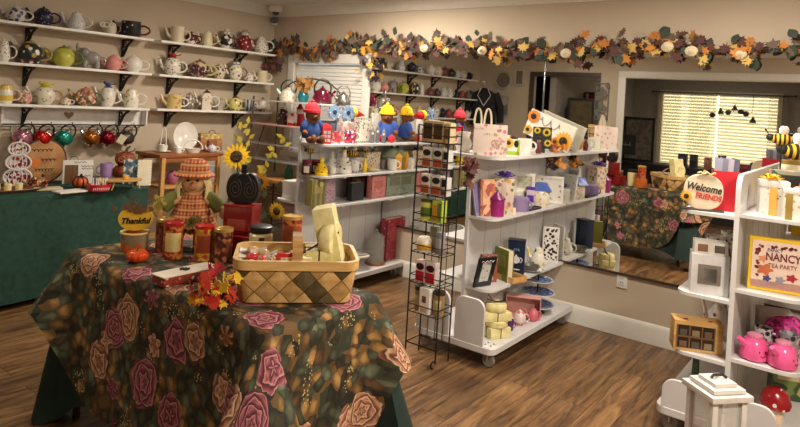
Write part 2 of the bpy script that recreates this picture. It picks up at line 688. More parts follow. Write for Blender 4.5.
def teddy(label, loc, h, hat, coat, rot, group=None, shoes=None, hatname='knitted_hat'):
    t = T('teddy_bear', label, 'teddy bear', loc, rot, group)
    fur = mat((112, 66, 38), .95, bump=.6, scale=90)
    e = [((0, 0, .30 * h), (.20 * h, .17 * h, .26 * h)), ((0, -.02 * h, .66 * h), (.17 * h, .155 * h, .16 * h)),
         ((0, -.16 * h, .62 * h), (.075 * h, .075 * h, .065 * h))]
    for s in (-1, 1):
        e += [((s * .15 * h, 0, .80 * h), (.055 * h, .035 * h, .06 * h)),
              ((s * .11 * h, -.18 * h, .09 * h), (.085 * h, .19 * h, .085 * h)), ((s * .12 * h, -.34 * h, .12 * h), (.08 * h, .06 * h, .115 * h)),
              ((s * .22 * h, -.05 * h, .40 * h), (.075 * h, .075 * h, .16 * h), Matrix.Rotation(s * -.35, 4, 'Y')),
              ((s * .25 * h, -.14 * h, .25 * h), (.065 * h, .11 * h, .065 * h))]
    blob(e, h * .028).build('body', fur, t)
    b = MB()
    b.ell((0, -.235 * h, .645 * h), (.03 * h, .02 * h, .022 * h), seg=8)
    b.build('nose', BLACK, t)
    for s in (-1, 1):
        b = MB()
        b.ell((s * .07 * h, -.145 * h, .71 * h), (.018 * h, .018 * h, .018 * h), seg=8)
        b.build('eye', BLACK, t)
    b = MB()
    b.lathe([(.10 * h, .50 * h), (.17 * h, .47 * h), (.225 * h, .36 * h), (.235 * h, .24 * h), (.22 * h, .12 * h)], 20, sy=.9)
    for s in (-1, 1):
        b.ell((s * .225 * h, -.05 * h, .40 * h), (.09 * h, .09 * h, .165 * h), Matrix.Rotation(s * -.35, 4, 'Y'))
    b.build('knitted_jumper', coat, t)
    b = MB()
    b.lathe([(.185 * h, .72 * h), (.215 * h, .73 * h), (.215 * h, .79 * h), (.185 * h, .80 * h), (.165 * h, .9 * h), (.09 * h, .97 * h), (0, .985 * h)], 20, sy=.95)
    hb = b.build(hatname, hat, t)
    b = MB()
    b.ell((0, 0, 1.0 * h), (.05 * h, .05 * h, .045 * h), seg=10)
    b.build('bobble', hat, hb)
    if shoes:
        for s in (-1, 1):
            b = MB()
            b.ell((s * .12 * h, -.35 * h, .105 * h), (.095 * h, .075 * h, .105 * h))
            b.build('bootee', shoes, t)
    return t


def cheesebox(label, loc, w, d, h, rot, rnd=False, group=None, tilt=None, cord=True):
    t = T('parchment_gift_box', label, 'gift box', loc, rot, group, tilt)
    m1 = pat([(206, 192, 122), (226, 214, 152), (238, 228, 180)], 26, .6, 'clouds')
    b = MB()
    if rnd:
        b.lathe([(0, 0), (w / 2 * .92, 0), (w / 2, h * .15), (w / 2, h * .85), (w / 2 * .92, h), (0, h)], 28)
    else:
        b.box((0, 0, h / 2), (w, d, h), .006)
    b.build('box_body', m1, t)
    if cord:
        b = MB()
        k = .503
        b.tube([(-w * k, 0, 0.003), (-w * k, 0, h + .002), (w * k, 0, h + .002), (w * k, 0, 0.003)], .003, 6)
        if not rnd:
            b.tube([(0, -d * k, 0.003), (0, -d * k, h + .002), (0, d * k, h + .002), (0, d * k, 0.003)], .003, 6)
        b.build('cord', mat((70, 52, 34), .8), t)
    return t
# ================================================================= the room
WALLM = mat((196, 180, 158), .85, var=.03, scale=3)
TRIM = mat((226, 222, 212), .4, var=.02)
CEILM = mat((214, 210, 204), .9, var=.02)


def floor_material():
    mt, nt, b = _new('oak_plank_floor', .36)
    tc = nd(nt, 'ShaderNodeTexCoord')
    sep = nd(nt, 'ShaderNodeSeparateXYZ')
    nt.links.new(tc.outputs['Object'], sep.inputs[0])
    sw = nd(nt, 'ShaderNodeCombineXYZ')
    nt.links.new(sep.outputs['Y'], sw.inputs['X'])
    nt.links.new(sep.outputs['X'], sw.inputs['Y'])
    br = nd(nt, 'ShaderNodeTexBrick', Scale=1.0)
    br.inputs['Brick Width'].default_value = 1.22
    br.inputs['Row Height'].default_value = .155
    br.inputs['Mortar Size'].default_value = .0016
    br.inputs['Color1'].default_value = (0, 0, 0, 1)
    br.inputs['Color2'].default_value = (1, 1, 1, 1)
    br.inputs['Mortar'].default_value = (.5, .5, .5, 1)
    nt.links.new(sw.outputs[0], br.inputs['Vector'])
    off = nd(nt, 'ShaderNodeVectorMath', operation='MULTIPLY_ADD')
    nt.links.new(br.outputs['Color'], off.inputs[0])
    off.inputs[1].default_value = (37, 11, 5)
    mp = nd(nt, 'ShaderNodeMapping')
    mp.inputs['Scale'].default_value = (1.1, 9, 1)
    nt.links.new(sw.outputs[0], mp.inputs['Vector'])
    nt.links.new(mp.outputs[0], off.inputs[2])
    nz = nd(nt, 'ShaderNodeTexNoise', Scale=2.2, Detail=6.0, Roughness=.62, Distortion=1.2)
    nt.links.new(off.outputs[0], nz.inputs['Vector'])
    r = ramp(nt, nz.outputs['Fac'], [(.25, lin((50, 34, 24))), (.42, lin((104, 76, 52))), (.58, lin((142, 108, 70))), (.78, lin((176, 140, 96)))])
    # plank to plank tone
    hs = nd(nt, 'ShaderNodeMix', data_type='RGBA', blend_type='MULTIPLY')
    rt = ramp(nt, br.outputs['Color'], [(0, (.62, .6, .58, 1)), (1, (1.05, 1.0, .95, 1))])
    hs.inputs['Factor'].default_value = 1.0
    nt.links.new(r.outputs['Color'], hs.inputs['A'])
    nt.links.new(rt.outputs['Color'], hs.inputs['B'])
    gap = nd(nt, 'ShaderNodeMix', data_type='RGBA')
    gap.inputs['B'].default_value = lin((44, 28, 18))
    nt.links.new(br.outputs['Fac'], gap.inputs['Factor'])
    nt.links.new(hs.outputs['Result'], gap.inputs['A'])
    nt.links.new(gap.outputs['Result'], b.inputs['Base Color'])
    bp = nd(nt, 'ShaderNodeBump', Strength=.12, Distance=.004)
    nt.links.new(nz.outputs['Fac'], bp.inputs['Height'])
    nt.links.new(bp.outputs['Normal'], b.inputs['Normal'])
    return mt


X1 = 7.2          # right wall
YB = -4.35        # wall behind the shopper, with the wide opening
YF = -8.2         # far wall of the next room
H = 2.44
struct('floor', MB().box((3.55, -4.1, -.05), (7.5, 8.4, .1)), floor_material())
struct('ceiling', MB().box((3.55, -4.1, H + .05), (7.5, 8.4, .1)), CEILM)
struct('wall_left', MB().box((-.05, -2.2, H / 2), (.1, 4.5, H)), WALLM)
# wall with the real window (x .36..1.30, z .95..1.86)
b = MB()
b.box((.18 - .05, .05, H / 2), (.46, .1, H))
b.box((4.29, .05, H / 2), (5.98, .1, H))
b.box((.83, .05, .475), (.94, .1, .95))
b.box((.83, .05, (1.86 + H) / 2), (.94, .1, H - 1.86))
struct('wall_back', b, WALLM)
struct('wall_right', MB().box((X1 + .05, -4.1, H / 2), (.1, 8.2, H)), WALLM)
# wall behind: low part left of the opening with a dark doorway x .95..1.92
b = MB()
b.box((.475, YB - .05, H / 2), (.95, .1, H))
b.box((1.435, YB - .05, (2.05 + H) / 2), (.97, .1, H - 2.05))
b.box((2.10, YB - .05, H / 2), (.36, .1, H))
b.box((4.34, YB - .05, (2.06 + H) / 2), (4.12, .1, H - 2.06))
b.box((6.8, YB - .05, H / 2), (.8, .1, H))
struct('wall_front', b, WALLM)
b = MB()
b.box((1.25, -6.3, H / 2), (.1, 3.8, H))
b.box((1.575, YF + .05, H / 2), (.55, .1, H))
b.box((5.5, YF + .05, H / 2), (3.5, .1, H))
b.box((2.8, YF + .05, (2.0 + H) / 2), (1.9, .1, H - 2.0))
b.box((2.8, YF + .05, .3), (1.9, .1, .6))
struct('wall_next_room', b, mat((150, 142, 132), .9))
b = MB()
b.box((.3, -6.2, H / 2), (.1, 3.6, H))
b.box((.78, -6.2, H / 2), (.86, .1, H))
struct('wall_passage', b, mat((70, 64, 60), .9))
# casing of the wide opening
b = MB()
b.box((2.29, YB + .012, 1.03), (.1, .024, 2.06), .004)
b.box((4.34, YB + .012, 2.10), (4.2, .024, .09), .004)
b.box((2.285, YB - .05, 1.03), (.012, .104, 2.06))
b.box((4.34, YB - .05, 2.054), (4.12, .104, .012))
struct('trim_opening', b, TRIM)
b = MB()
b.box((.93, YB + .01, 1.03), (.07, .02, 2.06), .003)
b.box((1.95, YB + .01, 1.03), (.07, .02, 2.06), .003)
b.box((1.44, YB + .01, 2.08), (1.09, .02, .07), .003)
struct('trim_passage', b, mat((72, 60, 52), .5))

# crown and base mouldings
prof = [(0, 0), (.012, 0), (.02, .012), (.03, .018), (.055, .06), (.085, .078), (.09, .085), (.098, .1), (0, .1)]


def run(name, p0, p1, out, pr, z0, m):
    b = MB()
    t = bmesh.new()
    A = [t.verts.new((p0[0] + out[0] * d, p0[1] + out[1] * d, z0 + z)) for d, z in pr]
    B = [t.verts.new((p1[0] + out[0] * d, p1[1] + out[1] * d, z0 + z)) for d, z in pr]
    n = len(pr)
    t.faces.new(A)
    t.faces.new(B[::-1])
    for k in range(n):
        t.faces.new((A[k], B[k], B[(k + 1) % n], A[(k + 1) % n]))
    bmesh.ops.recalc_face_normals(t, faces=t.faces[:])
    b._add(t, Matrix())
    struct(name, b, m, 30)


run('trim_1', (0, -.0, 0), (X1, -.0, 0), (0, -1), prof, H - .1, TRIM)
run('trim_2', (0, YB, 0), (0, 0, 0), (1, 0), prof, H - .1, TRIM)
run('trim_3', (0, YB, 0), (X1, YB, 0), (0, 1), prof, H - .1, TRIM)
bprof = [(0, 0), (.016, 0), (.016, .105), (.011, .125), (.006, .133), (0, .135)]
run('baseboard_back', (0, 0, 0), (X1, 0, 0), (0, -1), bprof, 0, TRIM)
run('baseboard_left', (0, YB, 0), (0, 0, 0), (1, 0), bprof, 0, TRIM)
run('baseboard_front', (0, YB, 0), (.9, YB, 0), (0, 1), bprof, 0, TRIM)

# real window beside the corner, closed slatted blind
b = MB()
b.box((.315, -.01, 1.405), (.09, .02, 1.09), .004)
b.box((1.345, -.01, 1.405), (.09, .02, 1.09), .004)
b.box((.83, -.01, 1.905), (1.12, .022, .09), .004)
b.box((.83, -.02, .925), (1.16, .05, .05), .004)
w1 = struct('window_1', b, TRIM)
blind_day = mat((214, 210, 200), .7, emit=.14, var=.01)  # glow of the slats stands in for daylight coming through
b = MB()
for i in range(24):
    b.box((.83, .03, .97 + i * .0375), (.93, .004, .041), 0, Matrix.Rotation(-.28, 4, 'X'))
b.build('slatted_blind', blind_day, w1)
b = MB()
b.box((.83, .05, 1.405), (.94, .01, .91))
b.build('pane', mat((220, 228, 236), .1, emit=.6), w1)

# window of the next room, seen in the mirror
b = MB()
b.box((1.82, YF + .115, 1.3), (.07, .03, 1.4), .004)
b.box((3.78, YF + .115, 1.3), (.07, .03, 1.4), .004)
b.box((2.8, YF + .115, 2.03), (2.03, .03, .07), .004)
b.box((2.8, YF + .12, .57), (2.03, .05, .05), .004)
w2 = struct('window_2', b, mat((206, 198, 178), .5))
blind_yel = mat((240, 228, 186), .7, emit=.5, var=.01)  # daylight behind this blind is put into its own glow
for x in (2.32, 3.28):
    b = MB()
    for i in range(24):
        b.box((x, YF + .08, .64 + i * .059), (.93, .004, .05), 0, Matrix.Rotation(.25, 4, 'X'))
    b.build('slatted_blind', blind_yel, w2)
b = MB()
b.box((2.8, YF + .03, 1.3), (1.9, .01, 1.4))
b.build('pane', mat((240, 230, 196), .1, emit=2.4), w2)


def curtain(label, x0, x1, y, seed):
    t = T('lace_curtain', label, 'curtain', ((x0 + x1) / 2, y, .3), 0, 'lace curtains at the far window')
    b = MB()
    bm = bmesh.new()
    n = 60
    a, c = [], []
    for k in range(n + 1):
        x = (k / n - .5) * (x1 - x0)
        yy = .025 * math.sin(k * .9 + seed)
        a.append(bm.verts.new((x, yy, 0)))
        c.append(bm.verts.new((x * .97, yy, 1.72)))
    for k in range(n):
        bm.faces.new((a[k], a[k + 1], c[k + 1], c[k]))
    b._add(bm, Matrix())
    b.build('lace', lace, t)


mt, nt, bs = _new('lace_cloth', .9)
tc = nd(nt, 'ShaderNodeTexCoord')
vo = nd(nt, 'ShaderNodeTexVoronoi', Scale=70)
nt.links.new(tc.outputs['Object'], vo.inputs['Vector'])
r_ = ramp(nt, vo.outputs['Distance'], [(.2, (.5, .5, .5, 1)), (.6, (.2, .2, .2, 1))])
bs.inputs['Base Color'].default_value = lin((196, 186, 160))
nt.links.new(r_.outputs['Color'], bs.inputs['Alpha'])
lace = mt
curtain('lace curtain panel at the left of the bright far window', 1.78, 2.2, YF + .22, 0)
curtain('plainer lace curtain panel at the middle of the bright far window', 2.35, 2.72, YF + .22, 2)
curtain('lace curtain panel at the right end of the bright far window', 3.62, 3.9, YF + .22, 1)
t = T('curtain_rod', 'thin dark curtain rod above the far window', 'curtain rod', (2.85, YF + .22, 2.03))
MB().tube([(-1.15, 0, 0), (1.15, 0, 0)], .01, 8).build('rod', IRON, t)
b = MB()
for x in (-1.16, 1.16):
    b.ell((x, 0, 0), (.025, .02, .02))
b.build('finials', IRON, t)
b = MB()
for x in (-1.0, 1.0):
    b.box((x, -.06, 0), (.015, .12, .02))
b.build('wall_brackets', IRON, t)

# the two mirror sheets
mt, nt, bs = _new('mirror_glass', .015, 1.0)
bs.inputs['Base Color'].default_value = (.84, .84, .82, 1)
MIRROR = mt
for i, (x0, x1, lb) in enumerate(((1.40, 3.117, 'large wall mirror sheet left of the chrome seam, behind the shop shelves'),
                                  (3.133, 5.9, 'large wall mirror sheet right of the chrome seam, reflecting the flowered table'))):
    t = T('wall_mirror', lb, 'mirror', ((x0 + x1) / 2, -.0065, .43), 0)
    b = MB()
    b.box((0, 0, .77), (x1 - x0, .006, 1.54))
    b.build('mirror_sheet', MIRROR, t)
    b = MB()
    b.box((0, -.004, -.004), (x1 - x0, .012, .016), .002)
    b.build('bottom_channel', mat((88, 74, 60), .35, .6), t)
    b = MB()
    for fx in (-.3, .32):
        b.box((fx * (x1 - x0), -.0055, 1.525), (.035, .004, .06), .001)
    b.build('clear_clip', glass((226, 230, 228), .55), t)
t = T('seam_strip', 'slim chrome strip on the seam between the mirror sheets', 'strip', (3.125, -.008, .43))
MB().box((0, 0, .77), (.013, .016, 1.54), .002).build('strip', CHROME, t)

t = T('wall_outlet', 'white power outlet on the low wall under the mirror', 'outlet', (3.79, -.004, .33))
MB().box((0, 0, .057), (.072, .008, .115), .003).build('cover_plate', WHITE, t)
for z in (.035, .08):
    b = MB()
    b.box((0, -.005, z), (.034, .004, .03), .002)
    so = b.build('socket', mat((222, 220, 214), .4), t)
    b = MB()
    for x in (-.007, .007):
        b.box((x, -.0072, z + .003), (.003, .001, .01))
    b.build('slots', BLACK, so)

t = T('security_camera', 'white dome security camera at the ceiling corner with grey eye', 'camera', (.16, -.13, H))
MB().lathe([(0, 0), (.075, 0), (.078, -.02), (.07, -.05), (.05, -.065), (0, -.07)], 20).build('housing', WHITE, t)
MB().ell((0, 0, -.066), (.036, .036, .03)).build('smoked_dome', mat((70, 74, 82), .2), t)
t = T('motion_sensor', 'small grey ball sensor on the corner wall below the camera', 'sensor', (.05, -.05, 2.27))
MB().ell((0, 0, .035), (.04, .04, .033)).build('ball', mat((84, 88, 100), .3), t)
MB().box((-.024, .024, .0), (.05, .05, .02), .004).build('bracket', WHITE, t)

# ceiling lamps (round recessed cans)
for x, y, lb in ((2.0, -.95, 'round recessed ceiling lamp near the corner window'), (4.5, -1.3, 'round recessed ceiling lamp over the right shop shelves'),
                 (2.0, -3.3, 'round recessed ceiling lamp near the teapot wall and passage'), (5.9, -2.9, 'round recessed ceiling lamp by the right wall'), (3.0, -6.6, 'added recessed ceiling lamp that brightens the next room')):  # the next room lamp is added to brighten that room
    t = T('ceiling_lamp', lb, 'ceiling lamp', (x, y, H - .004), 0, 'recessed ceiling lamps')
    MB().lathe([(.085, 0), (.1, -.004), (.1, .002), (.085, .003)], 28).build('trim_ring', WHITE, t)
    MB().lathe([(0, -.001), (.084, -.001), (.084, .002), (0, .002)], 24).build('lamp_glass', mat((255, 226, 180), .5, emit=9, var=0), t)


def area(x, y, z, p, size, col, rot=(0, 0, 0)):
    l = bpy.data.lights.new('room_light', 'AREA')
    l.energy = p
    l.shape = 'DISK'
    l.size = size
    l.color = col
    o = bpy.data.objects.new('room_light', l)
    COL.objects.link(o)
    o.location = (x, y, z)
    o.rotation_euler = rot
    return o


WARM = (1.0, .90, .765)
area(2.0, -.95, H - .02, 60, .4, WARM)
area(4.5, -1.3, H - .02, 48, .4, WARM)
area(2.0, -3.3, H - .02, 13, .3, WARM)
area(5.9, -2.9, H - .02, 92, .4, WARM)
area(3.0, -6.6, H - .02, 16, .4, WARM)  # added light for the dim next room
wd = bpy.data.worlds.new('room_air')
SC.world = wd
wd.use_nodes = True
wd.node_tree.nodes['Background'].inputs[0].default_value = (.9, .85, .8, 1)
wd.node_tree.nodes['Background'].inputs[1].default_value = .42

# ================================================================= garland
t = T('autumn_garland', 'long garland of autumn leaves and cream roses above the mirrors', 'garland', (0, 0, 0))
GX = [(.02, 1.90), (.12, 2.02), (.35, 2.04), (.6, 1.96), (.85, 1.99), (1.1, 2.05), (1.5, 2.06), (1.9, 2.02), (2.3, 2.03), (2.8, 1.99), (3.2, 1.98), (3.7, 1.99),
      (4.0, 2.03), (4.3, 1.97), (4.7, 1.99), (5.2, 1.98), (5.8, 2.0)]


def gz(x):
    for (a, za), (c, zc) in zip(GX, GX[1:]):
        if a <= x <= c:
            return za + (zc - za) * (x - a) / (c - a)
    return 1.98


rr = random.Random(5)
grp = [('orange_leaves', mat((196, 126, 56), .8), 80), ('yellow_leaves', mat((206, 172, 92), .8), 60), ('burgundy_leaves', mat((88, 54, 50), .8), 150),
       ('brown_leaves', mat((100, 84, 70), .8), 150), ('dark_green_leaves', mat((56, 68, 56), .7), 120)]
for nm, m1, n in grp:
    b = MB()
    for i in range(n):
        x = rr.uniform(.05, 5.75)
        s = rr.uniform(.06, .1)
        dz = rr.gauss(0, .042)
        mx = Matrix.Translation((x, -.055 - abs(rr.gauss(0, .03)), gz(x) + max(-.11, min(.11, dz)))) @ Matrix.Rotation(rr.uniform(-.6, .6), 4, 'Z') @ \
            Matrix.Rotation(rr.uniform(-.7, .5), 4, 'X') @ Matrix.Rotation(rr.uniform(0, 6.3), 4, 'Y')
        if nm.startswith('dark'):
            p = [(s * .35 * math.sin(PI * k / 6), s * (k / 6 - .5)) for k in range(7)] + [(-s * .35 * math.sin(PI * k / 6), s * (k / 6 - .5)) for k in range(5, 0, -1)]
        else:
            p = leaf2(s)
        b.prism(p, .002, mx)
    b.build(nm, m1, t)
for x in (3.32, 4.02, 4.17, 4.45, 2.05, 2.62, 5.1):
    b = MB()
    for q in range(3):
        b.ell((x, -.1, gz(x) - .03), (.042 - .010 * q, .026 + .010 * q, .036 - .008 * q), seg=10)
    b.build('cream_rose', mat((222, 206, 172), .8), t)
b = MB()
b.tube([(x, -.045, z) for x, z in GX], .018, 6)
b.build('stem', mat((70, 54, 40), .9), t)
leaves('drooping end of dark leaves hanging beside the corner window top', (.12, -.1, 2.0), 9, (.1, .05, .22), .1,
       [(mat((96, 70, 62), .8), 'brown_leaves'), (mat((110, 56, 50), .8), 'red_leaves')], None, 'leaf_spray', 3, True)
leaves('leaf spray with small daisies hanging at the right edge of the corner window', (1.38, -.08, 2.0), 9, (.08, .04, .3), .09,
       [(mat((88, 78, 92), .8), 'grey_leaves'), (mat((214, 162, 60), .8), 'gold_leaves')], None, 'leaf_spray', 4, True)

# ================================================================= seen in the mirror: the wall behind
MW = YB + .012


def back(u, v):
    p = at(u, v, 'y', -YB)
    return p.x, p.z


t = T('leafy_wall_ornament', 'tall grey metal wall ornament of leaves beside the wide opening', 'wall decoration', (2.02, MW + .012, 1.45), PI)
b = MB()
for i in range(34):
    b.prism(leaf2(.075), .004, Matrix.Translation((rr.uniform(-.08, .08), rr.uniform(-.012, 0), rr.uniform(.03, .5))) @ Matrix.Rotation(rr.uniform(0, 6), 4, 'Y'))
b.build('metal_leaves', mat((122, 116, 108), .6, .3), t)
b = MB()
for x in (-.09, .09):
    b.box((x, .004, .26), (.012, .008, .52))
for z in (.006, .514):
    b.box((0, .004, z), (.19, .008, .012))
b.build('metal_frame', mat((122, 116, 108), .6, .3), t)
t = T('wall_clock', 'round pale wreath shaped clock on the wall behind', 'clock', (.44, MW + .005, 1.97), PI)
b = MB()
b.tube([(.13 * math.cos(q * .2), 0, .13 * math.sin(q * .2)) for q in range(31)], .018, 6, closed=False)
b.build('ring', mat((176, 170, 160), .6), t)
MB().lathe([(0, 0), (.12, 0), (.12, .006), (0, .006)], 28, m=Matrix.Rotation(R90, 4, 'X')).build('dial', mat((120, 110, 98), .6), t)
frame('small white framed print high on the wall behind', (.72, MW + .01, 1.9), .15, .24, mat((196, 190, 178), .5), mat((120, 108, 92), .6), PI, 0, .02, .016, easel=False)
frame('pale heart print hung low on the wall behind', (.46, MW + .01, 1.42), .2, .3, mat((170, 160, 144), .6), pat([(130, 120, 106), (186, 178, 164)], 14), PI, 0, .015, .016, easel=False)
frame('slim dark framed mirror picture at the corner of the wall behind', (.16, MW + .01, .9), .22, .7, mat((48, 40, 36), .5), mat((150, 138, 122), .5), PI, 0, .03, .02, easel=False)
t = T('hanging_jacket', 'dark navy jacket with white piping on a hanger in the far corner', 'jacket', (.24, MW + .22, 1.25), PI - .5)
b = MB()
b.lathe([(.2, 0), (.19, .2), (.2, .4), (.17, .5), (.06, .56), (.05, .58)], 24, sy=.4)
for s in (-1, 1):
    b.tube([(s * .16, 0, .5), (s * .25, .01, .3), (s * .27, 0, .05)], [.07, .06, .05], 10)
b.build('cloth', mat((26, 27, 34), .8), t)
b = MB()
for s in (-1, 1):
    b.tube([(s * .05, -.035, .58), (s * .1, -.075, .46), (0, -.085, .3)], .006, 5)
b.build('white_piping', WHITE, t)
b = MB()
b.tube([(0, 0, .56), (0, 0, .64)] + arc(.02, .66, .02, PI, 0, 6), .004, 6)
b.build('hanger_hook', CHROME, t)
t = T('shop_rack', 'dark garment rack full of dim clothes in the passage behind', 'rack', (1.44, -4.85, 0))
b = MB()
for x in (-.42, .42):
    b.tube([(x, 0, 0), (x, 0, 1.7)], .012, 8)
b.tube([(-.42, 0, 1.7), (.42, 0, 1.7)], .012, 8)
b.build('rail', IRON, t)
for i in range(7):
    b = MB()
    b.lathe([(.12, 0), (.11, .4), (.1, .85), (.02, .95)], 12, c=(-.36 + i * .12, 0, .72), sx=.3)
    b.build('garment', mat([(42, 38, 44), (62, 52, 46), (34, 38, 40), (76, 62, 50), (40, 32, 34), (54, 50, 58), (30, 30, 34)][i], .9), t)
frame('dark framed picture with a dull yellow bowl in the passage behind', (1.62, -4.6, 1.25), .42, .5, mat((32, 28, 28), .5), pat([(42, 38, 34), (92, 82, 48), (70, 60, 42)], 7, kind='clouds'), PI, 0, .04, .02, easel=True)

# next room goods, only in the mirror
t = T('market_stall', 'dark tall display stand with shelves left in the next room', 'stand', (1.62, -5.5, 0))
b = MB()
for z in (.4, .8, 1.2, 1.6, 1.86):
    b.box((0, 0, z), (.5, .35, .025))
for x in (-.24, .24):
    for y in (-.16, .16):
        b.box((x, y, .93), (.03, .03, 1.86))
b.build('frame', mat((38, 34, 36), .6), t)
for i, (z, c) in enumerate(((1.61, (120, 34, 38)), (1.21, (130, 124, 116)), (1.21, (60, 90, 62)))):
    tt = T('plush_toy', ['dark red plush toy on the dark stand in the next room', 'pale grey round plush on the dark stand in the next room', 'green round plush on the dark stand in the next room'][i], 'plush', (1.58 + .12 * (i - 1), -5.42, z + .014))
    blob([((0, 0, .08), (.075, .07, .085)), ((0, -.01, .18), (.06, .06, .06)), ((-.04, 0, .24), (.02, .015, .025)), ((.04, 0, .24), (.02, .015, .025))], .012).build('body', mat(c, .9), tt)
frame('tall dark framed lace picture leaning in the next room', (2.05, -6.05, .8), .5, .72, mat((34, 30, 28), .5), pat([(106, 98, 90), (132, 124, 112)], 24), PI, -.0, .04, .03, easel=True)
t = T('counter_table', 'long dark counter in the next room below the window', 'counter', (2.9, -6.1, 0))
MB().box((0, 0, .78), (2.6, .55, .04), .005).build('top', mat((40, 36, 36), .6), t)
MB().box((0, 0, .38), (2.5, .48, .76), .005).build('body', mat((34, 32, 34), .7), t)
DK = [(34, 34, 38), (28, 30, 36), (150, 96, 84), (46, 42, 44), (120, 28, 34), (30, 52, 38)]
for i, (dx, h, w) in enumerate(((.0, .2, .12), (.16, .2, .1), (.36, .17, .09), (.55, .22, .1), (.85, .12, .2), (1.0, .16, .14))):
    carton(['black bin', 'black speaker box', 'pinkish carton', 'dark bottle carton', 'dark red case', 'dark green case'][i] + ' on the counter before the far window',
           (2.75 + dx, -6.0, .8), w, .12, h, mat(DK[i], .6), [(-.4, .5, .4, .8, mat([min(255, k + 30) for k in DK[i]], .5), 'label')], 'dark goods on the far counter', PI)
t = T('chalkboard_sign', 'black chalkboard sign with faint white script in the next room', 'sign', (1.95, -5.3, .95), PI - .2)
MB().box((0, 0, .14), (.55, .02, .3), .004).build('board', mat((30, 29, 31), .7), t)
b = MB()
for i in range(7):
    x = -.2 + i * .06
    b.tube([(x, -.011, .13), (x + .012, -.011, .19), (x + .02, -.011, .12), (x + .045, -.011, .15)], .004, 5)
b.build('chalk_strokes', mat((190, 188, 180), .8), t)
MB().tube([(0, .02, .05), (0, .14, -.13)], .012, 6).build('prop', mat((30, 29, 31), .7), t)
t = T('hanging_mobile', 'dark mobile of little shapes hanging before the far window', 'mobile', (3.1, YF + .35, 1.72))
b = MB()
b.tube([(-.32, 0, .22), (-.32, 0, 0), (.3, 0, 0), (.3, 0, .3)], .006, 6)
b.build('bar', IRON, t)
for i, (x, z) in enumerate(((-.33, -.08), (-.2, -.02), (-.08, -.02), (.02, .05), (.12, 0), (.2, -.03), (.31, -.14))):
    b = MB()
    if i in (1, 3, 6):
        b.prism([(x - .06, z - .04), (x + .06, z - .04), (x, z + .09)], .01)
    else:
        b.prism([(x + .05 * math.cos(q), z + .05 * math.sin(q)) for q in [k * .524 for k in range(12)]], .01)
    b.build('charm', mat((44, 36, 34), .7), t)
# ================================================================= shop furniture
FLATM = Matrix.Rotation(-R90, 4, 'X')


def slab(b, pts, z, th):
    """flat board from an x/y outline, top at z"""
    b.prism(pts, th, Matrix.Translation((0, 0, z - th / 2)) @ FLATM)


def rounded(x0, x1, y0, y1, r, corners):
    """outline with chosen rounded corners: 'nr' near right, 'nl' near left"""
    p = []
    if 'nl' in corners:
        p += [(x0 + r - r * math.cos(a), y0 + r - r * math.sin(a)) for a in [R90 * k / 6 for k in range(7)]]
    else:
        p += [(x0, y0)]
    if 'nr' in corners:
        p += [(x1 - r + r * math.sin(a), y0 + r - r * math.cos(a)) for a in [R90 * k / 6 for k in range(7)]]
    else:
        p += [(x1, y0)]
    return p + [(x1, y1), (x0, y1)]


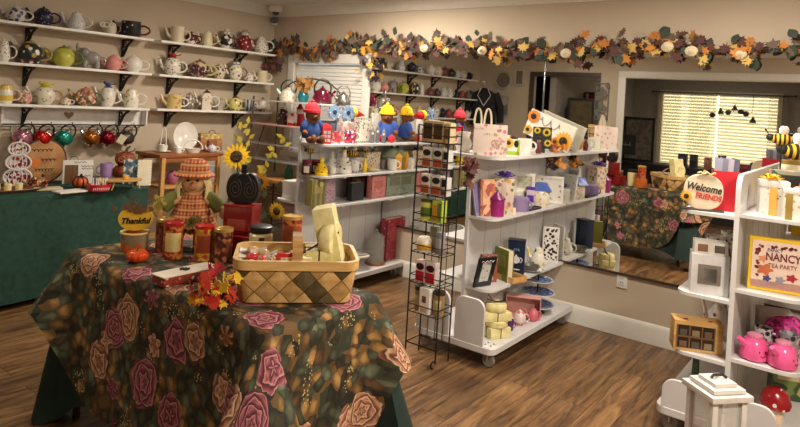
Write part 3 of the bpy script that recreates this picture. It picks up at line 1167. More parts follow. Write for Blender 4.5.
def shop_unit(label, px_, y0, y1, right, left, base_l, base_r, ptop, top=None, by0=None, lip=.2):
    t = T('display_unit', label, 'display shelf', (px_, (y0 + y1) / 2, 0), 0, 'white rolling display units')
    oy = (y0 + y1) / 2
    b = MB()
    r = .07
    pts = [(y0 - oy, .12), (y1 - oy, .12), (y1 - oy, ptop)] + [(y0 - oy + r - r * math.sin(a), ptop - r + r * math.cos(a)) for a in [R90 * k / 6 for k in range(7)]]
    b.prism(pts, .022, Matrix.Rotation(R90, 4, 'Z'))
    b.build('centre_panel', LAM, t)
    b = MB()
    for k in range(1, 5):
        yy = y0 - oy + (y1 - y0) * k / 5
        b.box((.0114, yy, ptop / 2 + .05), (.0012, .004, ptop - .2))
        b.box((-.0114, yy, ptop / 2 + .05), (.0012, .004, ptop - .2))
    b.build('panel_grooves', mat((176, 172, 166), .5), t)
    for x1, z in right:
        b = MB()
        slab(b, rounded(.011, x1 - px_, y0 - oy, y1 - oy, .07, 'nr'), z, .016)
        b.build('shelf', LAM, t)
        b = MB()
        for k in range(3):
            b.box((x1 - px_ - .012, y0 - oy + .25 + k * .3, z - .021), (.014, .018, .01), .002)
        b.build('price_clips', WHITE, t)
    for x0, z in left:
        b = MB()
        slab(b, rounded(x0 - px_, -.011, y0 - oy, y1 - oy, .07, 'nl'), z, .016)
        b.build('shelf', LAM, t)
    if top:
        b = MB()
        slab(b, rounded(top[0] - px_, top[1] - px_, y0 - oy - .02, y1 - oy, .07, ('nl', 'nr')), top[2], .018)
        b.build('top_board', LAM, t)
    by0 = by0 if by0 is not None else y0 - .12
    b = MB()
    b.prism(rounded(base_l - px_, base_r - px_, by0 - oy, y1 - oy, .05, ('nl', 'nr')), .04, Matrix.Translation((0, 0, .11)) @ FLATM, .004)
    b.build('base', LAM, t)
    for a, c in ((base_l - px_ + .03, -.02), (.02, base_r - px_ - .07)):
        b = MB()
        h = lip
        r = .06
        pts = [(a, .1), (c, .1)] + [(c - r + r * math.cos(q), .1 + h - r + r * math.sin(q)) for q in [R90 * k / 6 for k in range(7)]] + \
              [(a + r - r * math.sin(q), .1 + h - r + r * math.cos(q)) for q in [R90 * k / 6 for k in range(7)]]
        b.prism(pts, .018, Matrix.Translation((0, by0 - oy + .012, 0)), .002)
        b.build('end_lip', LAM, t)
    for x in (base_l - px_ + .06, base_r - px_ - .06):
        for y in (by0 - oy + .07, y1 - oy - .07):
            b = MB()
            b.lathe([(0, -.012), (.036, -.012), (.04, -.006), (.04, .006), (.036, .012), (0, .012)], 20, c=(x, y, .04), m=Matrix.Rotation(R90, 4, 'X'))
            w = b.build('caster_wheel', mat((140, 134, 130), .3), t)
            b = MB()
            b.tube([(x, y - .018, .04), (x, y - .018, .08), (x, y + .018, .08), (x, y + .018, .04)], .005, 6)
            b.build('caster_fork', CHROME, w)
            b = MB()
            b.box((x, y, .085), (.06, .06, .008), .002)
            b.build('mounting_plate', CHROME, w)
            if y < 0:
                for q in (-1, 1):
                    for s in (-1, 1):
                        MB().lathe([(0, .1305), (.006, .1305), (.005, .134), (0, .135)], 8, c=(x + q * .018, y + s * .018, 0)).build('bolt', CHROME, t)
    return t


U1 = shop_unit('white rolling shelf unit nearest the corner window, holding teddies, bee goods and old books', 1.61, -1.06, -.02,
               [(1.885, 1.17), (1.885, .93), (1.885, .705)], [(1.35, .70)], 1.31, 1.91, 1.235, by0=-1.14)
U2 = shop_unit('white rolling shelf unit in the middle, with purple gifts and a navy tea tin', 3.17, -1.10, -.02,
               [(3.36, .855), (3.365, .425)], [(2.98, .70), (2.98, .46)], 2.88, 3.46, 1.21, top=(2.965, 3.375, 1.228), by0=-1.21, lip=.295)
U3 = shop_unit('white rolling shelf unit at the right, with the pumpkin sign and pink teapots', 4.64, -1.08, -.02,
               [(4.93, 1.09), (4.93, .735), (4.93, .405)], [(4.385, 1.075), (4.385, .67), (4.385, .375)], 4.35, 4.93, 1.275, by0=-1.2, lip=.17)

# ------------------------------------------------ teapot shelves on the left wall
def scroll(b, y, z):
    b.box((.012, y, z - .075), (.016, .022, .15), .004)
    b.box((.09, y, z - .008), (.16, .022, .014), .003)
    b.tube([(.016, y, z - .14), (.05, y, z - .1), (.08, y, z - .06), (.12, y, z - .03), (.16, y, z - .016)], [.012, .014, .012, .01, .008], 6)
    b.tube([(.04 + .022 * math.cos(q * .6), y, z - .045 + .022 * math.sin(q * .6)) for q in range(11)], .006, 5)


SH = [('upper white shelf', 1.935), ('middle white shelf', 1.64), ('lower white shelf', 1.34)]
for (y0, y1, nm, br) in ((-2.68, -1.49, 'left group of the teapot wall', (-2.42, -1.66)), (-1.42, -.13, 'group of the teapot wall nearest the corner', (-1.22, -.47)),
                         (-3.98, -2.74, 'far left group, seen only in the mirror', (-3.7, -3.0))):
    for lb, z in SH:
        t = T('wall_shelf', lb + ' of the ' + nm, 'shelf', (0, (y0 + y1) / 2, z), 0, 'white teapot shelves')
        MB().box((.101, 0, -.01), (.2, y1 - y0, .02), .004).build('board', WHITE, t)
        for y in br:
            b = MB()
            scroll(b, y - (y0 + y1) / 2, -.02)
            b.build('scroll_bracket', IRON, t)

# white peg rail with a cut out heart
t = T('peg_rail', 'white wooden peg rail with a cut out heart below the lowest left teapot shelf', 'peg rail', (.002, -2.02, 1.1))
b = MB()
heart = [(.022 * 1.15 * math.sin(q) ** 3 * 1.5, .02 * (.95 * math.cos(q) - .4 * math.cos(2 * q) - .15 * math.cos(3 * q)) * 1.4) for q in [2 * PI * k / 24 for k in range(24)]]
b.box((.009, 0, .145), (.018, 1.14, .15), .003)
b.box((.018, .005, .215), (.036, 1.17, .012), .003)
b.build('board', WHITE, t)
b = MB()
b.prism(heart, .004, Matrix.Translation((.0195, -.06, .16)) @ Matrix.Rotation(R90, 4, 'Z'))
b.build('heart_cutout', mat((150, 128, 98), .8), t)
for y in (-.565, .565):
    MB().box((.05, y, .15), (.1, .016, .13), .01).build('end_bracket', WHITE, t)
b = MB()
b.tube([(.07, -.56, .085), (.07, .56, .085)], .006, 6)
b.build('hanging_rod', IRON, t)
MET = [((198, 130, 150), 'pink metallic', -2.47), ((214, 40, 34), 'bright red metallic', -2.33), ((60, 170, 150), 'teal metallic', -2.17),
       ((176, 104, 40), 'amber metallic', -1.955), ((140, 20, 44), 'dark maroon metallic', -1.82), ((92, 88, 82), 'silver grey metallic', -1.66)]
for c, nm, y in MET:
    z = 1.185 - .147
    t = T('hanging_teapot', nm + ' teapot hanging tilted from the white peg rail', 'teapot ornament', (.1, y, z), math.radians(62), 'metallic teapots hung on the peg rail', (0, .5, math.radians(62)))
    R = .056
    t.scale = (1.25, 1.25, 1.25)
    MB().lathe([(0, 0), (R * .5, 0), (R * .95, .025), (R, .045), (R * .8, .075), (R * .4, .086), (0, .086)], 20).build('body', mat(c, .18, .7), t)
    MB().lathe([(0, .0), (R * .62, 0), (R * .62, -.01), (0, -.01)], 16).build('foot', CHROME, t)
    b = MB()
    b.tube([(-R * .8, 0, .03), (-R * 1.3, 0, .05), (-R * 1.5, 0, .08)], [.014, .009, .006], 8)
    b.build('spout', CHROME, t)
    b = MB()
    b.tube(arc(0, .075, R * .75, PI, 0, 12, rz=.06), .005, 6)
    b.build('handle', IRON, t)
    b = MB()
    b.lathe([(0, .086), (R * .35, .086), (R * .2, .098), (.008, .102), (.01, .112), (0, .116)], 14)
    b.build('lid', CHROME, t)
    b = MB()
    b.tube([(0, 0, .133), (-.01, 0, .15)], .003, 5)
    b.build('hook', IRON, t)
    if 'silver' in nm:
        MB().box((-.02, -.06, .02), (.045, .002, .06)).build('price_tag', CREAM, t)

# ------------------------------------------------ long side table in a green cloth, left wall
GREEN = mat((22, 62, 50), .75, var=.3, scale=26)
DKGREEN = mat((16, 40, 33), .8, var=.12, scale=30)
t = T('side_table', 'long table along the teapot wall under a dark green cloth', 'table', (.37, -2.65, 0))
MB().box((0, 0, .73), (.6, 1.78, .03), .004).build('top', wood((96, 70, 44), (140, 104, 66)), t)
for x in (-.25, .25):
    for y in (-.82, .82):
        b = MB()
        b.tube([(x, y, 0), (x, y, .715)], .016, 8)
        b.build('leg', IRON, t)
t = T('green_tablecloth', 'dark green cloth hanging straight down over the long side table', 'tablecloth', (.37, -2.65, .7465))
b = MB()
bm = bmesh.new()
n = 60
ty0, ty1 = -.9, .9
rows = []
for (x, z) in ((-.3, 0), (.3, 0), (.312, -.01), (.316, -.15), (.32, -.4), (.325, -.7)):
    row = []
    for k in range(n + 1):
        f = k / n
        y = ty0 + (ty1 - ty0) * f
        w = (abs(z) / .7) * .010 * math.sin(f * 21 + math.sin(f * 9) * 2)
        row.append(bm.verts.new((x + w, y, z)))
    rows.append(row)
for A, B in zip(rows, rows[1:]):
    for k in range(n):
        bm.faces.new((A[k], A[k + 1], B[k + 1], B[k]))
# the two ends
for k, s in ((0, -1), (n, 1)):
    end = [r[k] for r in rows]
    bl = bm.verts.new((-.3, ty0 - .01 if s < 0 else ty1 + .01, -.7))
    f = bm.faces.new(end + [bl])
bmesh.ops.recalc_face_normals(bm, faces=bm.faces[:])
b._add(bm, Matrix())
b.build('cloth', GREEN, t)

# ------------------------------------------------ small wooden end table
EW = wood((120, 66, 32), (168, 100, 52), 5, 'Y')
t = T('end_table', 'small two tier brown wooden table beside the sunflowers, cups on top', 'table', (.355, -1.27, 0))
b = MB()
b.box((0, 0, .962), (.38, .62, .026), .005)
b.build('top', EW, t)
MB().box((-.0, 0, .70), (.35, .54, .02), .003).build('middle_shelf', wood((170, 122, 66), (206, 156, 92), 5, 'Y'), t)
MB().box((-.0, 0, .25), (.35, .54, .02), .003).build('lower_shelf', wood((170, 122, 66), (206, 156, 92), 5, 'Y'), t)
for x in (-.17, .17):
    for y in (-.27, .27):
        b = MB()
        b.box((x, y, .475), (.034, .034, .95), .003)
        b.build('leg', wood((176, 126, 66), (210, 160, 96), 5, 'Z'), t)
for x in (-.17, .17):
    MB().box((x, 0, .93), (.02, .52, .04), .002).build('apron', EW, t)

# ------------------------------------------------ iron corner rack below the window
t = T('bakers_rack', 'iron and glass rack under the corner window with kettles on its top', 'rack', (.78, -.33, 0))
b = MB()
for x in (-.46, .46):
    for y in (-.17, .17):
        b.tube([(x, y, 0), (x, y, .9), (x * .98, y * .9, 1.5)], .009, 7)
    b.tube([(x, -.17, .72), (x * .98, .0, 1.22)], .006, 6)
b.tube([(-.44, .16, 1.46)] + arc(0, 1.46, .44, PI, 0, 14, y=.16, rz=.24) + [(.44, .16, 1.46)], .007, 6)
b.build('iron_frame', mat((96, 84, 74), .5, .5), t)
for z, m1, nm in ((1.46, mat((218, 214, 204), .25), 'top_shelf'), (1.235, mat((196, 150, 146), .5), 'pink_shelf'), (1.05, glass(), 'glass_shelf'), (.9, glass(), 'glass_shelf')):
    MB().box((0, 0, z), (.96, .36, .012), .003).build(nm, m1, t)
MB().box((0, -.01, .72), (1.0, .42, .03), .006).build('wooden_shelf', wood((176, 120, 60), (206, 150, 88), 5, 'X'), t)
b = MB()
for k in range(12):
    b.tube(arc(-.42 + k * .076, .66, .036, PI, 2 * PI, 6, y=-.19), .004, 5)
b.tube([(-.47, -.19, .665), (.47, -.19, .665)], .005, 5)
b.tube([(-.47, -.19, .6), (.47, -.19, .6)], .005, 5)
b.build('scroll_work', mat((96, 84, 74), .5, .5), t)
b = MB()
for k in range(9):
    b.tube([(-.46 + k * .115, -.17, .3), (-.46 + k * .115, .17, .3)], .004, 5)
b.tube([(-.46, -.17, .3), (.46, -.17, .3)], .006, 5)
b.tube([(-.46, .17, .3), (.46, .17, .3)], .006, 5)
b.build('wire_shelf', mat((96, 84, 74), .5, .5), t)

# ------------------------------------------------ front table, two cloths
TX0, TX1, TY0, TY1, TZ = 2.25, 3.64, -3.08, -2.48, .765
CXT, CYT = (TX0 + TX1) / 2, (TY0 + TY1) / 2
t = T('display_table', 'front display table standing under the flowered cloth', 'table', (CXT, CYT, 0))
MB().box((0, 0, TZ - .025), (TX1 - TX0 - .03, TY1 - TY0 - .03, .03), .006).build('top', wood((96, 70, 44), (140, 104, 66)), t)
for x in (-.62, .62):
    for y in (-.24, .24):
        b = MB()
        b.tube([(x, y, 0), (x, y, TZ - .04)], .016, 8)
        b.build('leg', mat((56, 40, 30), .5), t)


def drape(zt, inset, Lmid, Lcor, flare, seed, folds):
    """cloth over the table top: returns a bmesh with uv in metres of cloth"""
    bm = bmesh.new()
    uvl = bm.loops.layers.uv.new('UVMap')
    hx, hy, r = (TX1 - TX0) / 2 + inset, (TY1 - TY0) / 2 + inset, .035
    per = []
    segs = [((hx - r, -hy + r), (hx - r, hy - r), (1, 0)), ((hx - r, hy - r), (-hx + r, hy - r), (0, 1)), ((-hx + r, hy - r), (-hx + r, -hy + r), (-1, 0)),
            ((-hx + r, -hy + r), (hx - r, -hy + r), (0, -1))]
    for i, (a, c, nrm) in enumerate(segs):
        n = 44 if i % 2 else 26
        for k in range(n):
            f = k / n
            p = (a[0] + (c[0] - a[0]) * f, a[1] + (c[1] - a[1]) * f)
            per.append((p, nrm, abs(2 * f - 1)))
        nn = segs[(i + 1) % 4][2]
        for k in range(10):
            f = k / 10
            d = (nrm[0] * (1 - f) + nn[0] * f, nrm[1] * (1 - f) + nn[1] * f)
            l = math.hypot(*d)
            per.append((c, (d[0] / l, d[1] / l), 1.0))
    N = len(per)
    rows = 16
    rr = random.Random(seed)
    ph = [rr.uniform(0, 6.28) for _ in range(3)]
    verts, uvs = [], []
    for i, (p, nrm, e) in enumerate(per):
        s = i / N * 2 * PI
        cor = e ** (8 if Lcor < .5 else 18)
        lc = Lcor if p[1] > 0 or Lcor < .5 else Lcor + .115
        L = Lmid + (lc - Lmid) * e ** 6
        col, cu = [], []
        fold = .5 + .5 * math.sin(s * folds + ph[0]) * math.sin(s * (folds * .37) + ph[1])
        for j in range(rows + 1):
            u = j / rows
            if u < .12:
                a = u / .12 * R90
                out, dz = r * math.sin(a), -r * (1 - math.cos(a))
            else:
                q = (u - .12) / .88
                out = r + q * (.0 + (flare if lc < .8 else .12) * cor + .04 * fold * q * (1 - e ** 4))
                dz = -r - q * (L - r) * (1 - .12 * cor)
            col.append(bm.verts.new((p[0] + nrm[0] * out, p[1] + nrm[1] * out, zt + dz)))
            cu.append((p[0] + nrm[0] * u * L, p[1] + nrm[1] * u * L))
        verts.append(col)
        uvs.append(cu)
    for i in range(N):
        A, B = verts[i], verts[(i + 1) % N]
        for j in range(rows):
            f = bm.faces.new((A[j], A[j + 1], B[j + 1], B[j]))
            for lp, (ii, jj) in zip(f.loops, ((i, j), (i, j + 1), ((i + 1) % N, j + 1), ((i + 1) % N, j))):
                lp[uvl].uv = uvs[ii][jj]
    f = bm.faces.new([c[0] for c in verts])
    for lp in f.loops:
        lp[uvl].uv = (lp.vert.co.x, lp.vert.co.y)
    bmesh.ops.recalc_face_normals(bm, faces=bm.faces[:])
    return bm


def floral_cloth():
    mt, nt, b = _new('rose_printed_cloth', .8)
    L = nt.links
    tc = nd(nt, 'ShaderNodeTexCoord')
    nz0 = nd(nt, 'ShaderNodeTexNoise', Scale=9, Detail=3)
    L.new(tc.outputs['UV'], nz0.inputs['Vector'])
    wob = nd(nt, 'ShaderNodeVectorMath', operation='MULTIPLY_ADD')
    L.new(nz0.outputs['Color'], wob.inputs[0])
    wob.inputs[1].default_value = (.07, .07, 0)
    L.new(tc.outputs['UV'], wob.inputs[2])
    # ground: foliage cells in olive, bronze and moss with a pale rib, over dark
    vl = nd(nt, 'ShaderNodeTexVoronoi', Scale=24, Randomness=1.0)
    L.new(wob.outputs[0], vl.inputs['Vector'])
    sl = nd(nt, 'ShaderNodeSeparateColor')
    L.new(vl.outputs['Color'], sl.inputs[0])
    g = ramp(nt, sl.outputs[0], [(0, lin((58, 60, 44))), (.2, lin((112, 84, 46))), (.36, lin((72, 78, 60))), (.52, lin((44, 42, 28))), (.66, lin((146, 112, 66))), (.8, lin((92, 98, 80))), (.9, lin((84, 62, 38)))], 'CONSTANT')
    nz1 = nd(nt, 'ShaderNodeTexNoise', Scale=26, Detail=4, Roughness=.6)
    L.new(wob.outputs[0], nz1.inputs['Vector'])
    ls = nd(nt, 'ShaderNodeMath', operation='MULTIPLY_ADD')
    L.new(nz1.outputs['Fac'], ls.inputs[0])
    ls.inputs[1].default_value = .9
    L.new(vl.outputs['Distance'], ls.inputs[2])
    lr = ramp(nt, ls.outputs[0], [(.5, (1.75, 1.72, 1.6, 1)), (.8, (1.15, 1.12, 1.0, 1)), (1.0, (.5, .48, .4, 1))])
    g2 = nd(nt, 'ShaderNodeMix', data_type='RGBA', blend_type='MULTIPLY')
    g2.inputs['Factor'].default_value = 1
    L.new(g.outputs['Color'], g2.inputs['A'])
    L.new(lr.outputs['Color'], g2.inputs['B'])
    # roses: rings of petals round each cell point
    vr = nd(nt, 'ShaderNodeTexVoronoi', Scale=5.0, Randomness=.9)
    L.new(wob.outputs[0], vr.inputs['Vector'])
    dl = nd(nt, 'ShaderNodeVectorMath', operation='SUBTRACT')
    L.new(wob.outputs[0], dl.inputs[0])
    L.new(vr.outputs['Position'], dl.inputs[1])
    sx = nd(nt, 'ShaderNodeSeparateXYZ')
    L.new(dl.outputs[0], sx.inputs[0])

    def ma(op, a, c=None, e=None):
        n = nd(nt, 'ShaderNodeMath', operation=op)
        for i, q in enumerate((a, c, e)):
            if q is None:
                continue
            if isinstance(q, (int, float)):
                n.inputs[i].default_value = q
            else:
                L.new(q, n.inputs[i])
        return n.outputs[0]
    th = ma('ARCTAN2', sx.outputs[1], sx.outputs[0])
    rad = ma('MULTIPLY', vr.outputs['Distance'], 10)            # about four rings of petals
    q0 = ma('FLOOR', rad)
    ph = ma('ADD', ma('MULTIPLY', th, 2.5), ma('MULTIPLY', q0, 1.3))
    q = ma('MULTIPLY_ADD', ma('ABSOLUTE', ma('SINE', ph)), .55, rad)
    q = ma('MULTIPLY_ADD', nz1.outputs['Fac'], .5, q)
    fr = ma('FRACT', q)
    pink = ramp(nt, fr, [(0, lin((66, 22, 34))), (.3, lin((118, 50, 64))), (.62, lin((160, 88, 98))), (.88, lin((206, 144, 142))), (1, lin((84, 34, 46)))])
    peach = ramp(nt, fr, [(0, lin((84, 48, 36))), (.3, lin((146, 92, 68))), (.62, lin((190, 136, 104))), (.88, lin((226, 190, 156))), (1, lin((110, 66, 50)))])
    sp = nd(nt, 'ShaderNodeSeparateColor')
    L.new(vr.outputs['Color'], sp.inputs[0])
    pick = nd(nt, 'ShaderNodeMath', operation='GREATER_THAN')
    L.new(sp.outputs[0], pick.inputs[0])
    pick.inputs[1].default_value = .5
    rose = nd(nt, 'ShaderNodeMix', data_type='RGBA')
    L.new(pick.outputs[0], rose.inputs['Factor'])
    L.new(pink.outputs['Color'], rose.inputs['A'])
    L.new(peach.outputs['Color'], rose.inputs['B'])
    size = ma('MULTIPLY_ADD', sp.outputs[1], .14, .30)
    edge = ma('MULTIPLY_ADD', ma('ABSOLUTE', ma('SINE', ma('MULTIPLY', th, 3.0))), .05, size)
    mskv = ma('LESS_THAN', vr.outputs['Distance'], edge)
    mx = nd(nt, 'ShaderNodeMix', data_type='RGBA')
    L.new(mskv, mx.inputs['Factor'])
    L.new(rose.outputs['Result'], mx.inputs['B'])
    # sprays of cream berries
    vb = nd(nt, 'ShaderNodeTexVoronoi', Scale=85)
    L.new(tc.outputs['UV'], vb.inputs['Vector'])
    l1 = nd(nt, 'ShaderNodeMath', operation='LESS_THAN')
    L.new(vb.outputs['Distance'], l1.inputs[0])
    l1.inputs[1].default_value = .33
    nb = nd(nt, 'ShaderNodeTexNoise', Scale=7, Detail=1)
    L.new(tc.outputs['UV'], nb.inputs['Vector'])
    l2 = nd(nt, 'ShaderNodeMath', operation='GREATER_THAN')
    L.new(nb.outputs['Fac'], l2.inputs[0])
    l2.inputs[1].default_value = .62
    l3 = nd(nt, 'ShaderNodeMath', operation='MULTIPLY')
    L.new(l1.outputs[0], l3.inputs[0])
    L.new(l2.outputs[0], l3.inputs[1])
    mb = nd(nt, 'ShaderNodeMix', data_type='RGBA')
    L.new(l3.outputs[0], mb.inputs['Factor'])
    L.new(g2.outputs['Result'], mb.inputs['A'])
    mb.inputs['B'].default_value = lin((190, 170, 116))
    L.new(mb.outputs['Result'], mx.inputs['A'])
    L.new(mx.outputs['Result'], b.inputs['Base Color'])
    return mt


t = T('under_tablecloth', 'plain dark green under cloth showing below the flowered cloth', 'tablecloth', (CXT, CYT, 0))
b = MB()
b._add(drape(TZ - .008, -.012, .60, .72, .22, 3, 5), Matrix())
b.build('cloth', DKGREEN, t, 60)
t = T('floral_tablecloth', 'dark tablecloth printed with burgundy and peach roses on the front table', 'tablecloth', (CXT, CYT, 0))
bm = drape(TZ - .001, 0, .62, .30, .14, 8, 9)
me = bpy.data.meshes.new('cloth')
bm.to_mesh(me)
bm.free()
me.materials.append(floral_cloth())
me.shade_smooth()
o = bpy.data.objects.new('cloth', me)
COL.objects.link(o)
o.parent = t

# ------------------------------------------------ wire rack before the middle unit
RX, RY = 3.085, -1.325
t = T('wire_rack', 'slim tall black wire rack at the end of the middle shelf unit', 'rack', (RX, RY, 0))
W2, D2 = .108, .07
b = MB()
for s in (-1, 1):
    for q in (-1, 1):
        b.tube([(s * W2, q * D2, .03), (s * W2, q * D2, 1.40)], .005, 6)
for z in (.1, 1.395):
    b.tube([(-W2, -D2, z), (W2, -D2, z), (W2, D2, z), (-W2, D2, z)], .004, 6, closed=True)
b.build('uprights', IRON, t)
for s in (-1, 1):
    b = MB()
    b.tube([(s * W2, -D2, .04)] + [(s * W2, -D2 - .022 + .022 * math.cos(q), .026 + .02 * math.sin(q)) for q in [k * .6 for k in range(9)]], .005, 6)
    b.build('scroll_foot', IRON, t)
    b = MB()
    b.tube([(s * W2, D2, .04), (s * W2, D2, .005)], .005, 6)
    b.build('rear_foot', IRON, t)
RZ = [1.295, 1.145, .985, .825, .64, .46, .285]
for z in RZ:
    b = MB()
    for dz in (0, .045):
        b.tube([(-W2, -D2, z + dz), (W2, -D2, z + dz), (W2, D2, z + dz), (-W2, D2, z + dz)], .0032, 5, closed=True)
    for k in range(1, 6):
        b.tube([(-W2 + k * W2 / 3, -D2, z), (-W2 + k * W2 / 3, D2, z)], .0026, 5)
    b.build('wire_basket', IRON, t)
b = MB()
for k in range(1, 4):
    b.tube([(-W2 + k * W2 / 2, D2, .1), (-W2 + k * W2 / 2, D2, 1.39)], .0026, 5)
b.build('back_wires', IRON, t)
# ================================================================= teapots on the left wall shelves
def wall_pots(rows):
    for (u, v, w, h, z, label, m1, m2, m3, style, flip, deco) in rows:
        p = on(u, v, 'x', .115, z)
        k = mpp(p)
        teapot(label, p, w * k * 1.13, h * k * 1.04, m1, m2, m3, style, flip, 'teapots on the wall shelves', None, deco)


